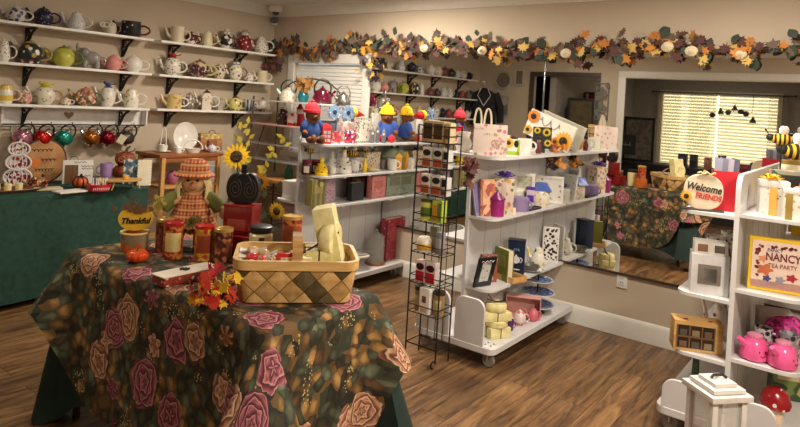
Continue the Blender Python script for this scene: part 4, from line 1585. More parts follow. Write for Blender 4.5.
Z1, Z2, Z3 = 1.9355, 1.6405, 1.3405
NAVY = mat((30, 34, 62), .12)
PALE = dots((206, 206, 206), [(170, 174, 186), (226, 224, 222)], 60, .4)
FLOR = dots((232, 224, 206), [(176, 70, 80), (92, 120, 70), (206, 160, 90), (120, 80, 120)], 55, .36)
FLOR2 = dots((228, 222, 208), [(120, 30, 40), (60, 90, 60)], 48, .34)
BROWNP = dots((214, 200, 172), [(110, 70, 52), (150, 108, 70), (70, 70, 60)], 44, .4)
wall_pots([
    (16, 19, 26, 17, Z1, 'blue and cream teapot with white handle, leftmost on the upper left shelf', dots((206, 200, 190), [(60, 70, 120), (90, 96, 130)], 30, .42), PALE, CREAM, 'round', False, None),
    (43, 22, 27, 19, Z1, 'glossy navy teapot with pale flower specks on the upper left shelf', dots((28, 32, 58), [(196, 200, 210)], 50, .2), NAVY, NAVY, 'squat', False, None),
    (76, 27, 25, 19, Z1, 'pale grey teapot with tall spout on the upper left shelf', PALE, PALE, PALE, 'pear', False, None),
    (131, 34, 31, 17, Z1, 'black mug shaped teapot with brown handle at the upper left shelf end', dots((32, 31, 38), [(200, 196, 186)], 26, .2), BLACK, mat((92, 52, 36), .3), 'mug', False, None),
    (3, 61, 20, 23, Z2, 'white speckled teapot cut by the left photo edge on the middle shelf', dots((226, 222, 212), [(150, 140, 130)], 60, .3), CHINA, CHINA, 'tall', False, None),
    (30, 62, 33, 24, Z2, 'dark painted teapot with yellow spout and straw lid on the middle shelf', dots((44, 52, 52), [(230, 224, 212), (150, 50, 60), (190, 160, 90)], 22, .36), mat((176, 152, 84), .4), mat((168, 150, 100), .4), 'round', False, None),
    (63, 65, 31, 21, Z2, 'lime green teapot shaped like a lemon on the middle shelf', pat([(150, 164, 58), (192, 190, 78), (206, 204, 96)], 16, .25, 'clouds'), mat((96, 116, 44), .3), mat((96, 122, 60), .3), 'round', False, None),
    (113, 70, 23, 16, Z2, 'pink round teapot next to the second scroll bracket on the middle shelf', mat((222, 146, 142), .2), mat((222, 146, 142), .2), mat((222, 150, 146), .2), 'squat', False, None),
    (133, 71, 26, 17, Z2, 'white teapot with a black round drawing at the middle shelf end', CHINA, CHINA, CHINA, 'round', False, None),
    (5, 102, 24, 20, Z3, 'cream jar teapot with yellow band at the left photo edge, lower shelf', stripes((232, 226, 210), (226, 190, 84), 4, 'Z', .3), mat((214, 170, 150), .4), CREAM, 'tall', False, None),
    (24, 103, 21, 14, Z3, 'pink and green floral low teapot on the lower left shelf', dots((206, 150, 140), [(96, 120, 66), (232, 200, 190)], 40, .45), FLOR, mat((120, 130, 90), .4), 'squat', False, ('blossoms', mat((222, 160, 156), .4), 9)),
    (44, 103, 29, 20, Z3, 'cream teapot with a yellow bird lid and tan handle, lower shelf', dots((226, 218, 198), [(130, 110, 120), (150, 150, 110)], 40, .25), mat((196, 178, 50), .4), mat((176, 136, 88), .4), 'round', False, 'bird'),
    (66, 104, 13, 8, Z3, 'tiny floral teapot on the lower left shelf beside the rose teapot', FLOR, FLOR, FLOR, 'squat', False, None),
    (85, 105, 28, 19, Z3, 'teapot covered in raised pink and yellow roses on the lower left shelf', dots((120, 120, 70), [(206, 130, 120), (226, 190, 90), (130, 50, 60)], 40, .5), mat((196, 120, 116), .4), mat((92, 108, 76), .4), 'round', False, ('blossoms', pat([(206, 120, 116), (230, 196, 110), (226, 210, 190)], 30), 22)),
    (107, 106, 22, 22, Z3, 'white birdhouse teapot with blue bird lid on the lower left shelf', dots((228, 222, 208), [(96, 90, 70), (190, 120, 110)], 36, .2), mat((64, 72, 124), .3), CHINA, 'round', False, 'bird'),
    (131, 106, 25, 20, Z3, 'white coffee pot with yellow flowers at the lower left shelf end', dots((230, 224, 210), [(214, 180, 60), (150, 130, 80)], 34, .32), PALE, CHINA, 'tall', False, None),
    (177, 42, 22, 18, Z1, 'cream teapot with black knob, first on the upper corner shelf', mat((220, 208, 182), .3), mat((60, 50, 44), .4), CREAM, 'mug', False, None),
    (191, 44, 18, 13, Z1, 'dark maroon and white teapot on the upper corner shelf', dots((92, 30, 40), [(232, 224, 214)], 22, .45), mat((80, 26, 36), .3), mat((80, 26, 36), .3), 'squat', False, None),
    (207, 46, 18, 16, Z1, 'tall cream teapot with open loop handle on the upper corner shelf', mat((226, 214, 176), .3), CREAM, mat((214, 190, 130), .3), 'tall', False, None),
    (226, 48, 19, 17, Z1, 'black and white snowman teapot on the upper corner shelf', dots((40, 38, 38), [(232, 226, 216)], 24, .5), mat((206, 196, 170), .4), BLACK, 'round', False, 'snow'),
    (244, 51, 20, 18, Z1, 'red snowman teapot in grey hat on the upper corner shelf', dots((128, 28, 36), [(226, 206, 200)], 30, .22), mat((150, 140, 130), .4), mat((150, 60, 60), .3), 'squat', False, 'snow'),
    (261, 53, 22, 18, Z1, 'white and floral coffee pot at the upper corner shelf end', FLOR2, PALE, CHINA, 'pear', False, None),
    (172, 75, 24, 20, Z2, 'white teapot with red cardinal lid on the middle corner shelf', FLOR2, mat((150, 34, 36), .3), CHINA, 'round', False, 'bird'),
    (199, 77, 29, 18, Z2, 'grape covered cream basket teapot on the middle corner shelf', dots((206, 190, 140), [(92, 50, 70), (120, 70, 84)], 40, .5), mat((120, 60, 60), .4), mat((190, 190, 110), .4), 'squat', False, ('blossoms', mat((84, 44, 66), .3), 24)),
    (219, 80, 18, 16, Z2, 'brown patterned teapot on the middle corner shelf', BROWNP, BROWNP, mat((96, 66, 50), .4), 'round', False, None),
    (235, 81, 20, 18, Z2, 'white snowman teapot in black hat on the middle corner shelf', dots((226, 220, 206), [(190, 180, 90), (70, 60, 90)], 30, .36), BLACK, mat((120, 84, 80), .4), 'round', False, 'snow'),
    (249, 82, 13, 9, Z2, 'small red flowered teapot on the middle corner shelf', FLOR, FLOR, CHINA, 'squat', False, None),
    (262, 83, 17, 13, Z2, 'pale cream lidded cup teapot at the middle corner shelf end', mat((222, 208, 170), .3), CREAM, CREAM, 'mug', False, None),
    (174, 108, 24, 16, Z3, 'yellow cottage teapot with white handle on the lower corner shelf', dots((222, 196, 128), [(190, 120, 110), (170, 150, 90)], 26, .3), mat((232, 206, 140), .4), CHINA, 'mug', False, None),
    (189, 109, 16, 17, Z3, 'grey brown house teapot beside the yellow cottage on the lower shelf', dots((130, 116, 108), [(226, 214, 200), (80, 60, 60), (96, 110, 70)], 40, .4), mat((150, 110, 110), .4), mat((110, 96, 92), .4), 'tall', False, None),
    (206, 110, 22, 20, Z3, 'white house teapot with dark red roof on the lower corner shelf', dots((222, 214, 196), [(190, 140, 130), (90, 70, 60)], 30, .26), mat((74, 34, 34), .4), CHINA, 'house', False, None),
    (220, 110, 13, 12, Z3, 'small grey cottage teapot on the lower corner shelf', mat((168, 158, 146), .4), mat((140, 128, 116), .4), mat((168, 158, 146), .4), 'house', False, None),
    (235, 111, 20, 15, Z3, 'yellow and black tent shaped teapot on the lower corner shelf', dots((214, 202, 128), [(70, 70, 50)], 26, .28), mat((60, 56, 48), .4), mat((206, 196, 130), .4), 'round', False, None),
    (248, 111, 17, 13, Z3, 'blue and white cottage teapot on the lower corner shelf', stripes((206, 208, 206), (74, 84, 120), 9, 'X', .3), mat((84, 96, 120), .4), CHINA, 'mug', False, None),
    (262, 112, 17, 14, Z3, 'white teapot with red brown roof lid at the lower corner shelf end', dots((220, 210, 196), [(110, 50, 44)], 26, .3), mat((128, 50, 40), .4), CHINA, 'tall', False, None),
])
# elephant teapot
p = on(91, 69, 'x', .115, Z2)
t = T('elephant_teapot', 'grey elephant shaped teapot with raised trunk on the middle left shelf', 'teapot', p, math.radians(62))
el = [((0, 0, .085), (.07, .05, .055)), ((-.055, 0, .125), (.042, .042, .042)), ((-.095, 0, .14), (.02, .018, .03)), ((-.105, 0, .17), (.014, .013, .03))]
for x in (-.045, .045):
    for y in (-.028, .028):
        el.append(((x, y, .035), (.02, .02, .045)))
blob(el, .006).build('body', mat((150, 146, 142), .25), t)
for s in (-1, 1):
    MB().ell((-.05, s * .042, .125), (.028, .012, .034)).build('ear', mat((134, 130, 128), .3), t)
MB().tube([(.065, 0, .1), (.1, 0, .09), (.1, 0, .05), (.07, 0, .05)], .007, 6).build('handle', mat((150, 146, 142), .25), t)
# round black drawing on the white pot, and the word shaped mug tin of the upper shelf
p = on(110, 31, 'x', .115, Z1)
t = T('lettered_teapot', 'cream teapot with raised curly letters on the upper left shelf', 'teapot', p, math.radians(62))
MB().lathe([(0, 0), (.045, 0), (.05, .05), (.042, .09), (.02, .1), (0, .1)], 18).build('body', mat((196, 184, 164), .4), t)
b = MB()
for x in (-.055, -.025, .01):
    b.tube(arc(x, .07, .018, .6, 5.6, 8, y=-.05), .005, 6)
b.build('curly_letters', CHINA, t)
MB().ell((0, 0, .108), (.012, .012, .012)).build('knob', BROWNP, t)
MB().tube(arc(.048, .05, .03, R90, -R90, 8), .005, 6).build('handle', mat((120, 90, 70), .4), t)
# third, mirrored group
k = 0
PAL = [(CHINA, 'white'), (mat((120, 70, 60), .3), 'brown red'), (PALE, 'pale grey'), (NAVY, 'navy'), (mat((96, 100, 84), .3), 'grey green'), (FLOR, 'flowered'), (mat((70, 56, 50), .3), 'dark brown'),
       (FLOR2, 'red sprigged'), (mat((150, 60, 58), .3), 'dull red')]
rr = random.Random(21)
for z, zn in ((Z1, 'upper'), (Z2, 'middle'), (Z3, 'lower')):
    for i in range(7):
        m1, nm = PAL[(k * 4 + i) % 9]
        y = -2.82 - i * .17
        teapot('%s teapot on the %s far left wall shelf, %s in the mirror' % (nm, zn, ['first', 'second', 'third', 'fourth', 'fifth', 'sixth', 'last'][i]),
               (.115, y, z), rr.uniform(.17, .2), rr.uniform(.12, .17), m1, None, None, ['round', 'tall', 'squat', 'pear'][(i + k) % 4], bool(i % 2), 'teapots on the far left shelves',
               math.radians(100))
        k += 1

# ================================================================= goods on the green side table
TZA = .748


def sidep(u, v):
    return at(u, v, 'z', TZA)


p = sidep(8, 189)
p.x, p.y = .47, -2.66
t = T('candle_tray', 'long oval dark wooden tray carrying cream votive candles', 'tray', p, R90)
MB().lathe([(0, 0), (.2, 0), (.25, .02), (.245, .024), (.2, .008), (0, .008)], 28, sy=.38).build('tray_body', wood((92, 52, 32), (132, 84, 50)), t)
for i, y in enumerate((-2.80, -2.73, -2.66, -2.59)):
    t = T('votive_candle', 'small cream votive candle on the oval tray, %s' % ['leftmost of four', 'second from the left', 'third from the left', 'rightmost of four'][i], 'candle', (.47, y, TZA + .0085), 0, 'votive candles on the oval tray')
    MB().lathe([(0, 0), (.022, 0), (.024, .045), (.021, .048), (0, .046)], 16).build('wax', mat((236, 222, 160), .5), t)
    MB().tube([(0, 0, .045), (0, 0, .055)], .0015, 5).build('wick', BLACK, t)
# stacked glitter pumpkins
p = on(17, 187, 'x', .26, TZA)
t = T('pumpkin_stack_sign', 'red and white sign of three stacked pumpkins at the left photo edge', 'sign', p, math.radians(66))
t.scale = (.92, 1, .92)
for i, (z, r) in enumerate(((.075, .095), (.19, .085), (.295, .072))):
    b = MB()
    b.prism(circ2(r, 24, 0, z, r * .72), .012)
    b.build('pumpkin_plate', pat([(150, 30, 44), (226, 214, 210), (120, 24, 36), (232, 226, 220)], 60, .5), t)
    b = MB()
    b.tube([(r * math.cos(q), -.008, z + r * .72 * math.sin(q)) for q in [k * PI / 12 for k in range(24)]], .007, 6, closed=True)
    for f in (.33, .66):
        b.tube([(r * f * math.cos(q), -.008, z + r * .72 * math.sin(q)) for q in [k * PI / 12 for k in range(24)]], .003, 6, closed=True)
    b.build('white_outline', mat((236, 230, 226), .5), t)
MB().tube([(0, -.004, .345), (.01, -.004, .375)], .009, 6).build('stem', WHITE, t)
# round wooden plaque
p = on(42, 181, 'x', .16, TZA)
t = T('round_plaque', 'round wooden plaque with orange pumpkin picture leaning on the wall', 'plaque', p, R90, None, (0, 0, R90))
R = .165
b = MB()
b.lathe([(0, -.007), (R, -.007), (R, .007), (0, .007)], 36, c=(0, 0, R), m=Matrix.Rotation(R90, 4, 'X'))
b.build('board', pat([(150, 100, 56), (178, 128, 78), (196, 150, 100)], 9, .5, 'clouds'), t)
b = MB()
b.tube([(R * math.cos(q), 0, R + R * math.sin(q)) for q in [k * PI / 18 for k in range(36)]], .009, 6, closed=True)
b.build('dark_rim', mat((62, 50, 40), .6), t)
MB().prism(circ2(.042, 20, -.06, R * .95, .034), .004, Matrix.Translation((0, -.008, 0))).build('painted_pumpkin', mat((206, 116, 40), .6), t)
b = MB()
for (x, z, n, s) in ((-.085, R * 1.5, 5, .03), (-.02, R * 1.05, 4, .028), (-.06, R * .6, 6, .022)):
    pts = []
    for i in range(n * 6 + 1):
        q = i / 6 * 2 * PI
        pts.append((x + i / 6 * s + .006 * math.sin(q), -.009, z + .011 * math.cos(q)))
    b.tube(pts, .0028, 5)
b.build('painted_script', mat((70, 52, 40), .6), t)
MB().tube([(0, .0, 2 * R), (0, -.0, 2 * R + .03)], .006, 6).build('hanger', IRON, t)
# berry heap
p = sidep(38, 187)
t = T('berry_garland', 'heap of dark red and gold berries in front of the round plaque', 'berries', p)
b = MB()
rr = random.Random(3)
for i in range(46):
    b.ell((rr.gauss(0, .05), rr.gauss(0, .04), .014 + abs(rr.gauss(0, .022))), (.014, .014, .014), seg=7)
b.build('berries', pat([(120, 20, 26), (92, 16, 24), (206, 170, 110)], 40, .3), t, kind='stuff')
# cards
p = sidep(70, 192)
carton('flat white folded paper cards at the front edge of the green table', p, .2, .11, .012, mat((226, 222, 214), .6), name='card_stack', cat='cards', rot=R90 + .1)
p = sidep(50, 190)
p.x -= .03
carton('thin beige napkin pack lying behind the white cards', p, .17, .1, .014, mat((206, 190, 156), .6), name='napkin_pack', cat='napkins', rot=R90 - .15)
# white sign with brown panel
p = on(77, 184, 'x', .3, TZA)
t = T('wooden_sign', 'white wooden sign with a brown panel behind the black ribbed pumpkin', 'sign', p, math.radians(75))
MB().box((0, 0, .09), (.21, .02, .18), .004).build('board', mat((226, 220, 212), .5), t)
MB().box((-.045, -.013, .075), (.09, .006, .14), .002).build('brown_panel', wood((84, 54, 30), (120, 80, 44), 7, 'Z'), t)
b = MB()
for (x, z, n) in ((-.03, .165, 4), (.02, .135, 4), (.025, .115, 4), (.03, .06, 3)):
    b.tube([(x + i * .008 + .003 * math.sin(i * 2.2), -.0115, z + .007 * math.cos(i * 2.1)) for i in range(n * 3)], .002, 5)
b.build('painted_script', mat((84, 78, 76), .6), t)
MB().tube(arc(-.03, .18, .03, 0, PI, 8), .002, 5).build('hanging_wire', IRON, t)
# black ribbed pumpkin
p = sidep(80, 188)
t = T('metal_pumpkin', 'orange pumpkin lantern with black ribs on the green table', 'pumpkin', p, look(p))
pumpkin_mesh(.056, .085, 8).build('body', mat((196, 84, 32), .4), t)
b = MB()
for i in range(8):
    q = i * PI / 4 + PI / 8
    b.tube([(.054 * math.cos(a) * math.cos(q) * 1.02, .054 * math.cos(a) * math.sin(q) * 1.02, .043 + .044 * math.sin(a)) for a in [-1.4 + .28 * k for k in range(11)]], .004, 5)
b.build('black_ribs', IRON, t)
MB().tube([(0, 0, .08), (.006, 0, .105)], [.01, .007], 6).build('stem', IRON, t)
# grey box with purple mug
p = on(104, 181, 'x', .33, TZA)
carton('dull grey gift box under the purple mug on the green table', p, .15, .1, .045, mat((110, 108, 110), .6), rot=math.radians(70))
mug('tall lilac purple mug standing on a grey box on the green table', p + Vector((0, 0, .046)), .12, .108, mat((168, 136, 186), .3), None, None, math.radians(245), band=mat((120, 96, 140), .4))
p = sidep(100, 185)
pumpkin('small golden yellow pumpkin behind the red candle basket', p, .038, .055, mat((206, 160, 48), .5), mat((150, 120, 50), .6))
p = sidep(99, 191)
t = T('candle_basket', 'red basket full of white candle sticks at the green table front', 'basket', p, math.radians(80))
b = MB()
b.lathe([(.055, 0), (.07, .0), (.085, .05), (.08, .05), (.066, .006), (.055, .006)], 26, sy=.6)
b.build('basket_body', mat((196, 28, 44), .4), t)
MB().lathe([(0, .0), (.058, .0), (.058, .004), (0, .004)], 20, sy=.6).build('basket_floor', mat((170, 24, 40), .4), t)
b = MB()
for i in range(9):
    b.tube([(-.05 + i * .0125, -.045 + .002 * (i % 2), .012), (-.052 + i * .013, -.05, .028)], .003, 5)
b.build('white_dashes', WHITE, t)
b = MB()
for i in range(8):
    b.tube([(-.05 + i * .014, .012 * math.sin(i * 2), .005), (-.056 + i * .016, .014 * math.sin(i * 2), .095)], .0045, 6)
b.build('candle_stick', mat((230, 224, 214), .5), t)
# carved pumpkin stack
p = on(124, 180, 'x', .3, TZA)
t = T('carved_pumpkin_stack', 'rust orange figure of carved stacked pumpkins under the peg rail end', 'pumpkin figure', p, math.radians(70))
t.scale = (1.15, 1.15, 1.22)
RUST = pat([(96, 40, 22), (136, 60, 32), (160, 84, 48)], 22, .5, 'clouds')
pumpkin_mesh(.085, .11, 9).build('lower_pumpkin', RUST, t)
pumpkin_mesh(.07, .10, 9, c=(0, 0, .095)).build('upper_pumpkin', RUST, t)
b = MB()
for s in (-1, 1):
    b.tube([(s * .035 + .024 * (1 - k / 20) * math.cos(s * k * .6), -.066 - .004 * math.sin(k), .145 + .024 * (1 - k / 20) * math.sin(k * .6)) for k in range(18)], .005, 5)
b.build('carved_scrolls', mat((176, 100, 58), .5), t)
b = MB()
b.tube([(0, 0, .18), (.01, 0, .215), (.03, 0, .23)], [.014, .01, .006], 7)
b.tube([(0, 0, .185), (-.04, 0, .21), (-.055, 0, .2)], .004, 5)
b.tube([(0, 0, .185), (.05, -.01, .2), (.06, 0, .215)], .004, 5)
b.build('stem_and_tendrils', mat((92, 66, 42), .7), t)
# little wooden tray table
p = sidep(126, 190)
p.x -= .05
t = T('tray_table', 'small low oval wooden tray on thin legs on the green table', 'tray', p, R90)
t.scale = (1.22, 1.22, 1.1)
MB().lathe([(0, .056), (.115, .056), (.12, .062), (.118, .068), (0, .066)], 30, sy=.55).build('tray_top', wood((176, 128, 60), (214, 172, 100)), t)
for s in (-1, 1):
    for q in (-1, 1):
        b = MB()
        b.tube([(s * .07, q * .035, .058), (s * .09, q * .04, .004)], .004, 6)
        b.build('leg', wood((176, 128, 60), (214, 172, 100)), t)
p2 = p + Vector((0, .02, .0755))
t = T('tea_light', 'tiny yellow tea light on the low oval tray table', 'candle', p2)
MB().lathe([(0, 0), (.019, 0), (.02, .026), (.017, .028), (0, .024)], 16).build('wax', mat((226, 176, 84), .4), t)
MB().tube([(0, 0, .024), (0, 0, .034)], .0015, 5).build('wick', BLACK, t)
for u, c, lb, xx in ((141, pat([(60, 84, 96), (206, 206, 200), (96, 120, 124)], 30), 'slate blue and white scalloped card standing behind the cream one', .50), (151, mat((228, 218, 192), .7), 'cream scalloped card standing at the end of the green table', .61)):
    p = on(u, 186, 'x', xx, TZA)
    p.y = -1.80 + (.055 if u > 145 else 0)
    t = T('scalloped_card', lb, 'card', p, math.radians(62), None, (-.12, 0, math.radians(62)))
    h = .2
    w = .095
    pts = []
    for k in range(9):
        pts += [(w / 2, h * k / 9), (w / 2 + .006, h * (k + .5) / 9)]
    pts += [(w / 2, h), (-w / 2, h)]
    for k in range(9)[::-1]:
        pts += [(-w / 2 - .006, h * (k + .5) / 9), (-w / 2, h * k / 9)]
    MB().prism(pts, .008).build('card_sheet', c, t)
    MB().box((0, .03, .03), (.05, .05, .004), 0, Matrix.Rotation(.6, 4, 'X')).build('stand', mat((190, 180, 160), .7), t)

# ================================================================= goods on the wooden end table
EZ = .9765


def endp(u, v, x=.36, z=EZ):
    return on(u, v, 'x', x, z)


p = endp(163, 150, .3)
t = T('cup_stand', 'white china cup hanging on a chair shaped wire stand', 'cup stand', p, math.radians(60))
b = MB()
b.tube([(-.02, .02, .09), (-.012, .02, .19), (.0, .02, .215), (.014, .02, .19), (.022, .02, .09)], .004, 6)
b.tube([(-.03, 0, .0), (-.02, .02, .09), (.022, .02, .09), (.03, 0, 0)], .004, 6)
b.build('wire_stand', WHITE, t)
MB().lathe([(0, .03), (.02, .03), (.036, .055), (.038, .09), (.034, .09), (.02, .04), (0, .04)], 20, c=(0, -.02, -.03)).build('cup', CHINA, t)
MB().lathe([(0, .0), (.03, 0), (.065, .008), (.064, .01), (0, .006)], 24, c=(0, -.02, 0)).build('saucer', CHINA, t)
p = endp(185, 150, .27)
t = T('oval_platter', 'large white oval platter leaning upright on the end table', 'platter', p, math.radians(65), None, (-.15, 0, math.radians(65)))
b = MB()
b.lathe([(0, 0), (.075, 0), (.105, -.012), (.104, -.016), (.074, -.004), (0, -.004)], 32, c=(0, 0, .128), m=Matrix.Rotation(-R90, 4, 'X'), sy=1.22)
b.build('plate', CHINA, t)
b = MB()
b.box((0, .02, .01), (.1, .07, .014), .003)
b.build('plate_stand', WHITE, t)
p = endp(193, 152, .45)
t = T('china_slipper_basket', 'white china basket with loop handle before the platter', 'china basket', p, math.radians(60))
MB().lathe([(0, 0), (.05, 0), (.075, .04), (.07, .04), (.045, .006), (0, .006)], 24, sy=.7).build('bowl', CHINA, t)
MB().tube(arc(0, .03, .078, PI, 0, 14, rz=.08), .006, 7).build('loop_handle', CHINA, t)
p = endp(179, 152, .47)
mug('small white scalloped cup in front of the platter on the end table', p, .075, .05, CHINA, None, None, math.radians(60), name='china_cup', cat='cup')
p = endp(212, 152, .46)
teapot('pale blue white teapot in front of the wicker picnic box', p, .13, .075, dots((206, 210, 216), [(140, 150, 176), (200, 140, 150)], 60, .3), None, CHINA, 'squat', False, None, math.radians(55))
p = endp(209, 150, .24)
t = T('picnic_box', 'straw yellow picnic box with lace lid and handle on the end table', 'box', p, math.radians(72))
MB().box((0, 0, .05), (.2, .13, .10), .006).build('box_body', wood((150, 96, 52), (190, 136, 84), 8), t)
MB().box((0, 0, .125), (.205, .135, .05), .008).build('lid', pat([(196, 166, 96), (222, 200, 140), (176, 140, 80)], 50, .8), t)
MB().tube(arc(.02, .15, .03, PI, 0, 8), .004, 6).build('handle', mat((110, 76, 44), .5), t)
p = on(224, 150, 'x', .42, EZ)
p.y = -1.0
carton('small red brown wooden box at the right end of the end table', p, .07, .08, .1, wood((120, 56, 32), (158, 84, 50)), rot=math.radians(70), name='wooden_box')
p = on(173, 181, 'x', .42, .711)
teapot('mauve pink teapot on the middle tier of the end table', p, .19, .13, mat((170, 96, 128), .25), None, None, 'round', False, None, math.radians(60))
p = on(207, 180, 'x', .3, .711)
frame('pale blue sprigged tray standing on the middle tier of the end table', p, .2, .13, mat((206, 206, 198), .5), dots((196, 204, 206), [(150, 160, 160), (120, 140, 120)], 40, .2), math.radians(72), .15, .012, .012, name='serving_tray', easel=False)

# sunflowers by the end table
p = Vector((.72, -.86, 0))
t = T('sunflower_arrangement', 'tall vase of big yellow sunflowers beside the wooden end table', 'flowers', p, look(p))
MB().lathe([(0, 0), (.09, 0), (.11, .1), (.1, .3), (.07, .42), (.085, .46), (.075, .46), (.06, .42), (0, .1)], 24).build('vase', mat((120, 70, 40), .4), t)


def sunflower(parent, c, r, tilt, yaw, pc=(236, 190, 24), nm='sunflower_head'):
    M0 = Matrix.Translation(Vector(c)) @ Matrix.Rotation(yaw, 4, 'Z') @ Matrix.Rotation(tilt, 4, 'X')
    b = MB()
    for ring, (n, rr_) in enumerate(((16, 1.0), (14, .86))):
        for i in range(n):
            q = 2 * PI * i / n + ring * .2
            L = r * rr_
            pts = [(.34 * L * math.cos(q) , .34 * L * math.sin(q))]
            w = .16
            pts = [(L * d * math.cos(q + e), L * d * math.sin(q + e)) for d, e in ((.34, -.12), (.7, -w), (1.0, 0), (.7, w), (.34, .12))]
            b.prism(pts, .003, M0 @ Matrix.Translation((0, -.004 * ring, 0)))
    h = b.build(nm, mat(pc, .7), parent)
    b = MB()
    b.ell((0, -.006, 0), (r * .42, r * .13, r * .42), seg=16)
    o = b.build('seed_disk', pat([(60, 42, 22), (96, 72, 34), (44, 30, 18)], 90, .9), h)
    o.data.transform(M0)
    return h


RF = look(p)
pz = at(236, 158, 'y', -.86)
lx = (pz - p).length
sunflower(t, (-.075, -.08, .965), .125, .05, .1)
sunflower(t, (.13, -.06, .75), .1, .3, -.2, (206, 140, 40))
sunflower(t, (.30, -.10, .50), .085, .1, -.5, (222, 176, 40))
b = MB()
for c in ((-.075, -.06, .965), (.13, -.04, .75), (.30, -.08, .5)):
    b.tube([(0, 0, .3), (c[0] * .5, -.0, .3 + (c[2] - .3) * .55), c], .006, 6)
b.build('stems', mat((74, 92, 40), .7), t)
rr = random.Random(8)
b = MB()
for i in range(46):
    a = rr.random()
    if i < 24:
        q = (.06 + .26 * a + rr.gauss(0, .02), .05, .6 + .52 * a + rr.gauss(0, .02))
    else:
        q = (-.03 + rr.gauss(0, .03), .06, .85 + .42 * a)
    b.prism([(0, 0), (.02, .03), (0, .075), (-.02, .03)], .003, Matrix.Translation(q) @ Matrix.Rotation(rr.uniform(-.6, .6), 4, 'Z') @ Matrix.Rotation(rr.uniform(-1.2, 1.2), 4, 'Y'))
b.build('sunflower_leaves', mat((168, 150, 50), .7), t)
b = MB()
for i in range(40):
    b.prism(leaf2(.09), .003, Matrix.Translation((rr.gauss(.02, .09), rr.gauss(-.03, .04), rr.uniform(.42, .75))) @ Matrix.Rotation(rr.uniform(-1, 1), 4, 'Z') @ Matrix.Rotation(rr.uniform(0, 6), 4, 'Y'))
b.build('dark_foliage', mat((64, 66, 34), .8), t)
b = MB()
for i in range(14):
    b.prism(leaf2(.08), .003, Matrix.Translation((rr.gauss(0, .08), -.1 + rr.gauss(0, .02), rr.uniform(.3, .7))) @ Matrix.Rotation(rr.uniform(0, 6), 4, 'Y'))
b.build('red_leaves', mat((150, 56, 34), .8), t)

# ================================================================= kettles and cups on the iron rack
RKZ = 1.4665


def rk(u, v, z=RKZ, y=-.33):
    return on(u, v, 'y', y, z)


def kettle(label, loc, r, h, m1, m2, flip=False, tall=1.0):
    t = T('kettle', label, 'kettle', loc, look(loc))
    k = -1 if flip else 1
    MB().lathe([(0, 0), (r * .9, 0), (r, h * .06), (r * .97, h * .25), (r * .72, h * .52), (r * .35, h * .6), (0, h * .61)], 24).build('body', m1, t)
    MB().tube([(-k * r * .8, 0, h * .3), (-k * r * 1.2, 0, h * .5), (-k * r * 1.3, 0, h * .58)], [r * .2, r * .13, r * .1], 8).build('spout', m1, t)
    MB().tube([(-r * .8, 0, h * .42)] + arc(0, h * .6, r * .85, PI * .95, PI * .05, 12, rz=h * .42 * tall) + [(r * .8, 0, h * .42)], r * .085, 7).build('handle', m2, t)
    lb = MB()
    lb.lathe([(0, h * .6), (r * .34, h * .6), (r * .2, h * .66), (0, h * .68)], 16)
    l = lb.build('lid', m1, t)
    MB().ell((0, 0, h * .71), (r * .1, r * .1, h * .05), seg=8).build('knob', m2, l)
    return t


kettle('cream kettle with red dots and black handle on the iron rack', rk(288, 100), .085, .2, dots((226, 220, 200), [(150, 60, 60), (90, 120, 90)], 40, .22), BLACK)
kettle('dark burgundy kettle with large black handle on the iron rack', rk(322, 101), .09, .22, mat((96, 22, 44), .12), BLACK, True)
kettle('brushed steel kettle tilted at the right end of the iron rack', rk(343, 103, y=-.3), .07, .17, mat((176, 172, 166), .25, .9), mat((120, 116, 110), .3, .6))
p = rk(303, 101)
t = T('teal_vase', 'teal vase with dried golden flowers between the two rack kettles', 'vase', p)
MB().lathe([(0, 0), (.035, 0), (.055, .05), (.04, .1), (.025, .11), (.03, .12), (.022, .12), (0, .08)], 20).build('vase_body', mat((30, 112, 122), .15), t)
b = MB()
for i in range(40):
    b.prism(leaf2(.06), .003, Matrix.Translation((rr.gauss(.01, .045), rr.gauss(0, .035), rr.uniform(.1, .22))) @ Matrix.Rotation(rr.uniform(-1.5, 1.5), 4, 'Z') @ Matrix.Rotation(rr.uniform(0, 6), 4, 'Y'))
b.build('dried_flowers', mat((172, 124, 62), .8), t)
b = MB()
for i in range(12):
    b.tube([(0, 0, .08), (rr.gauss(.01, .03), rr.gauss(0, .02), .17)], .002, 5)
b.build('flower_stems', mat((120, 96, 50), .8), t)
p = rk(283, 96, y=-.22)
t = T('teal_bird_ornament', 'teal bird ornament behind the dotted cream kettle', 'bird ornament', p, look(p))
blob([((0, 0, .06), (.05, .035, .045)), ((-.035, 0, .105), (.028, .026, .028)), ((.06, 0, .07), (.04, .015, .016))], .006).build('body', mat((70, 160, 140), .3), t)
MB().tube([(0, 0, 0), (0, 0, .03)], .006, 6).build('foot', IRON, t)
PK = 1.2415
mug('red and white stout mug on the pink shelf of the iron rack', rk(293, 127, PK, -.36), .13, .12, dots((222, 206, 200), [(176, 30, 40)], 26, .45), mat((176, 30, 40), .3))
t = T('glass_jar', 'dark trinket filled glass jar on the pink rack shelf', 'jar', rk(282, 127, PK, -.36))
MB().lathe([(0, 0), (.05, 0), (.052, .12), (.035, .14), (.035, .15), (0, .15)], 20).build('jar_body', dots((60, 44, 40), [(196, 190, 184), (120, 40, 50)], 40, .36), t)
MB().lathe([(0, .15), (.04, .15), (.04, .165), (0, .165)], 18).build('lid', CHROME, t)
p = rk(299, 127, PK, -.26)
t = T('santa_figure', 'red and white Christmas figure at the back of the pink rack shelf', 'figurine', p, look(p))
MB().lathe([(0, 0), (.05, 0), (.055, .06), (.035, .12), (0, .13)], 18).build('red_coat', mat((176, 30, 36), .6), t)
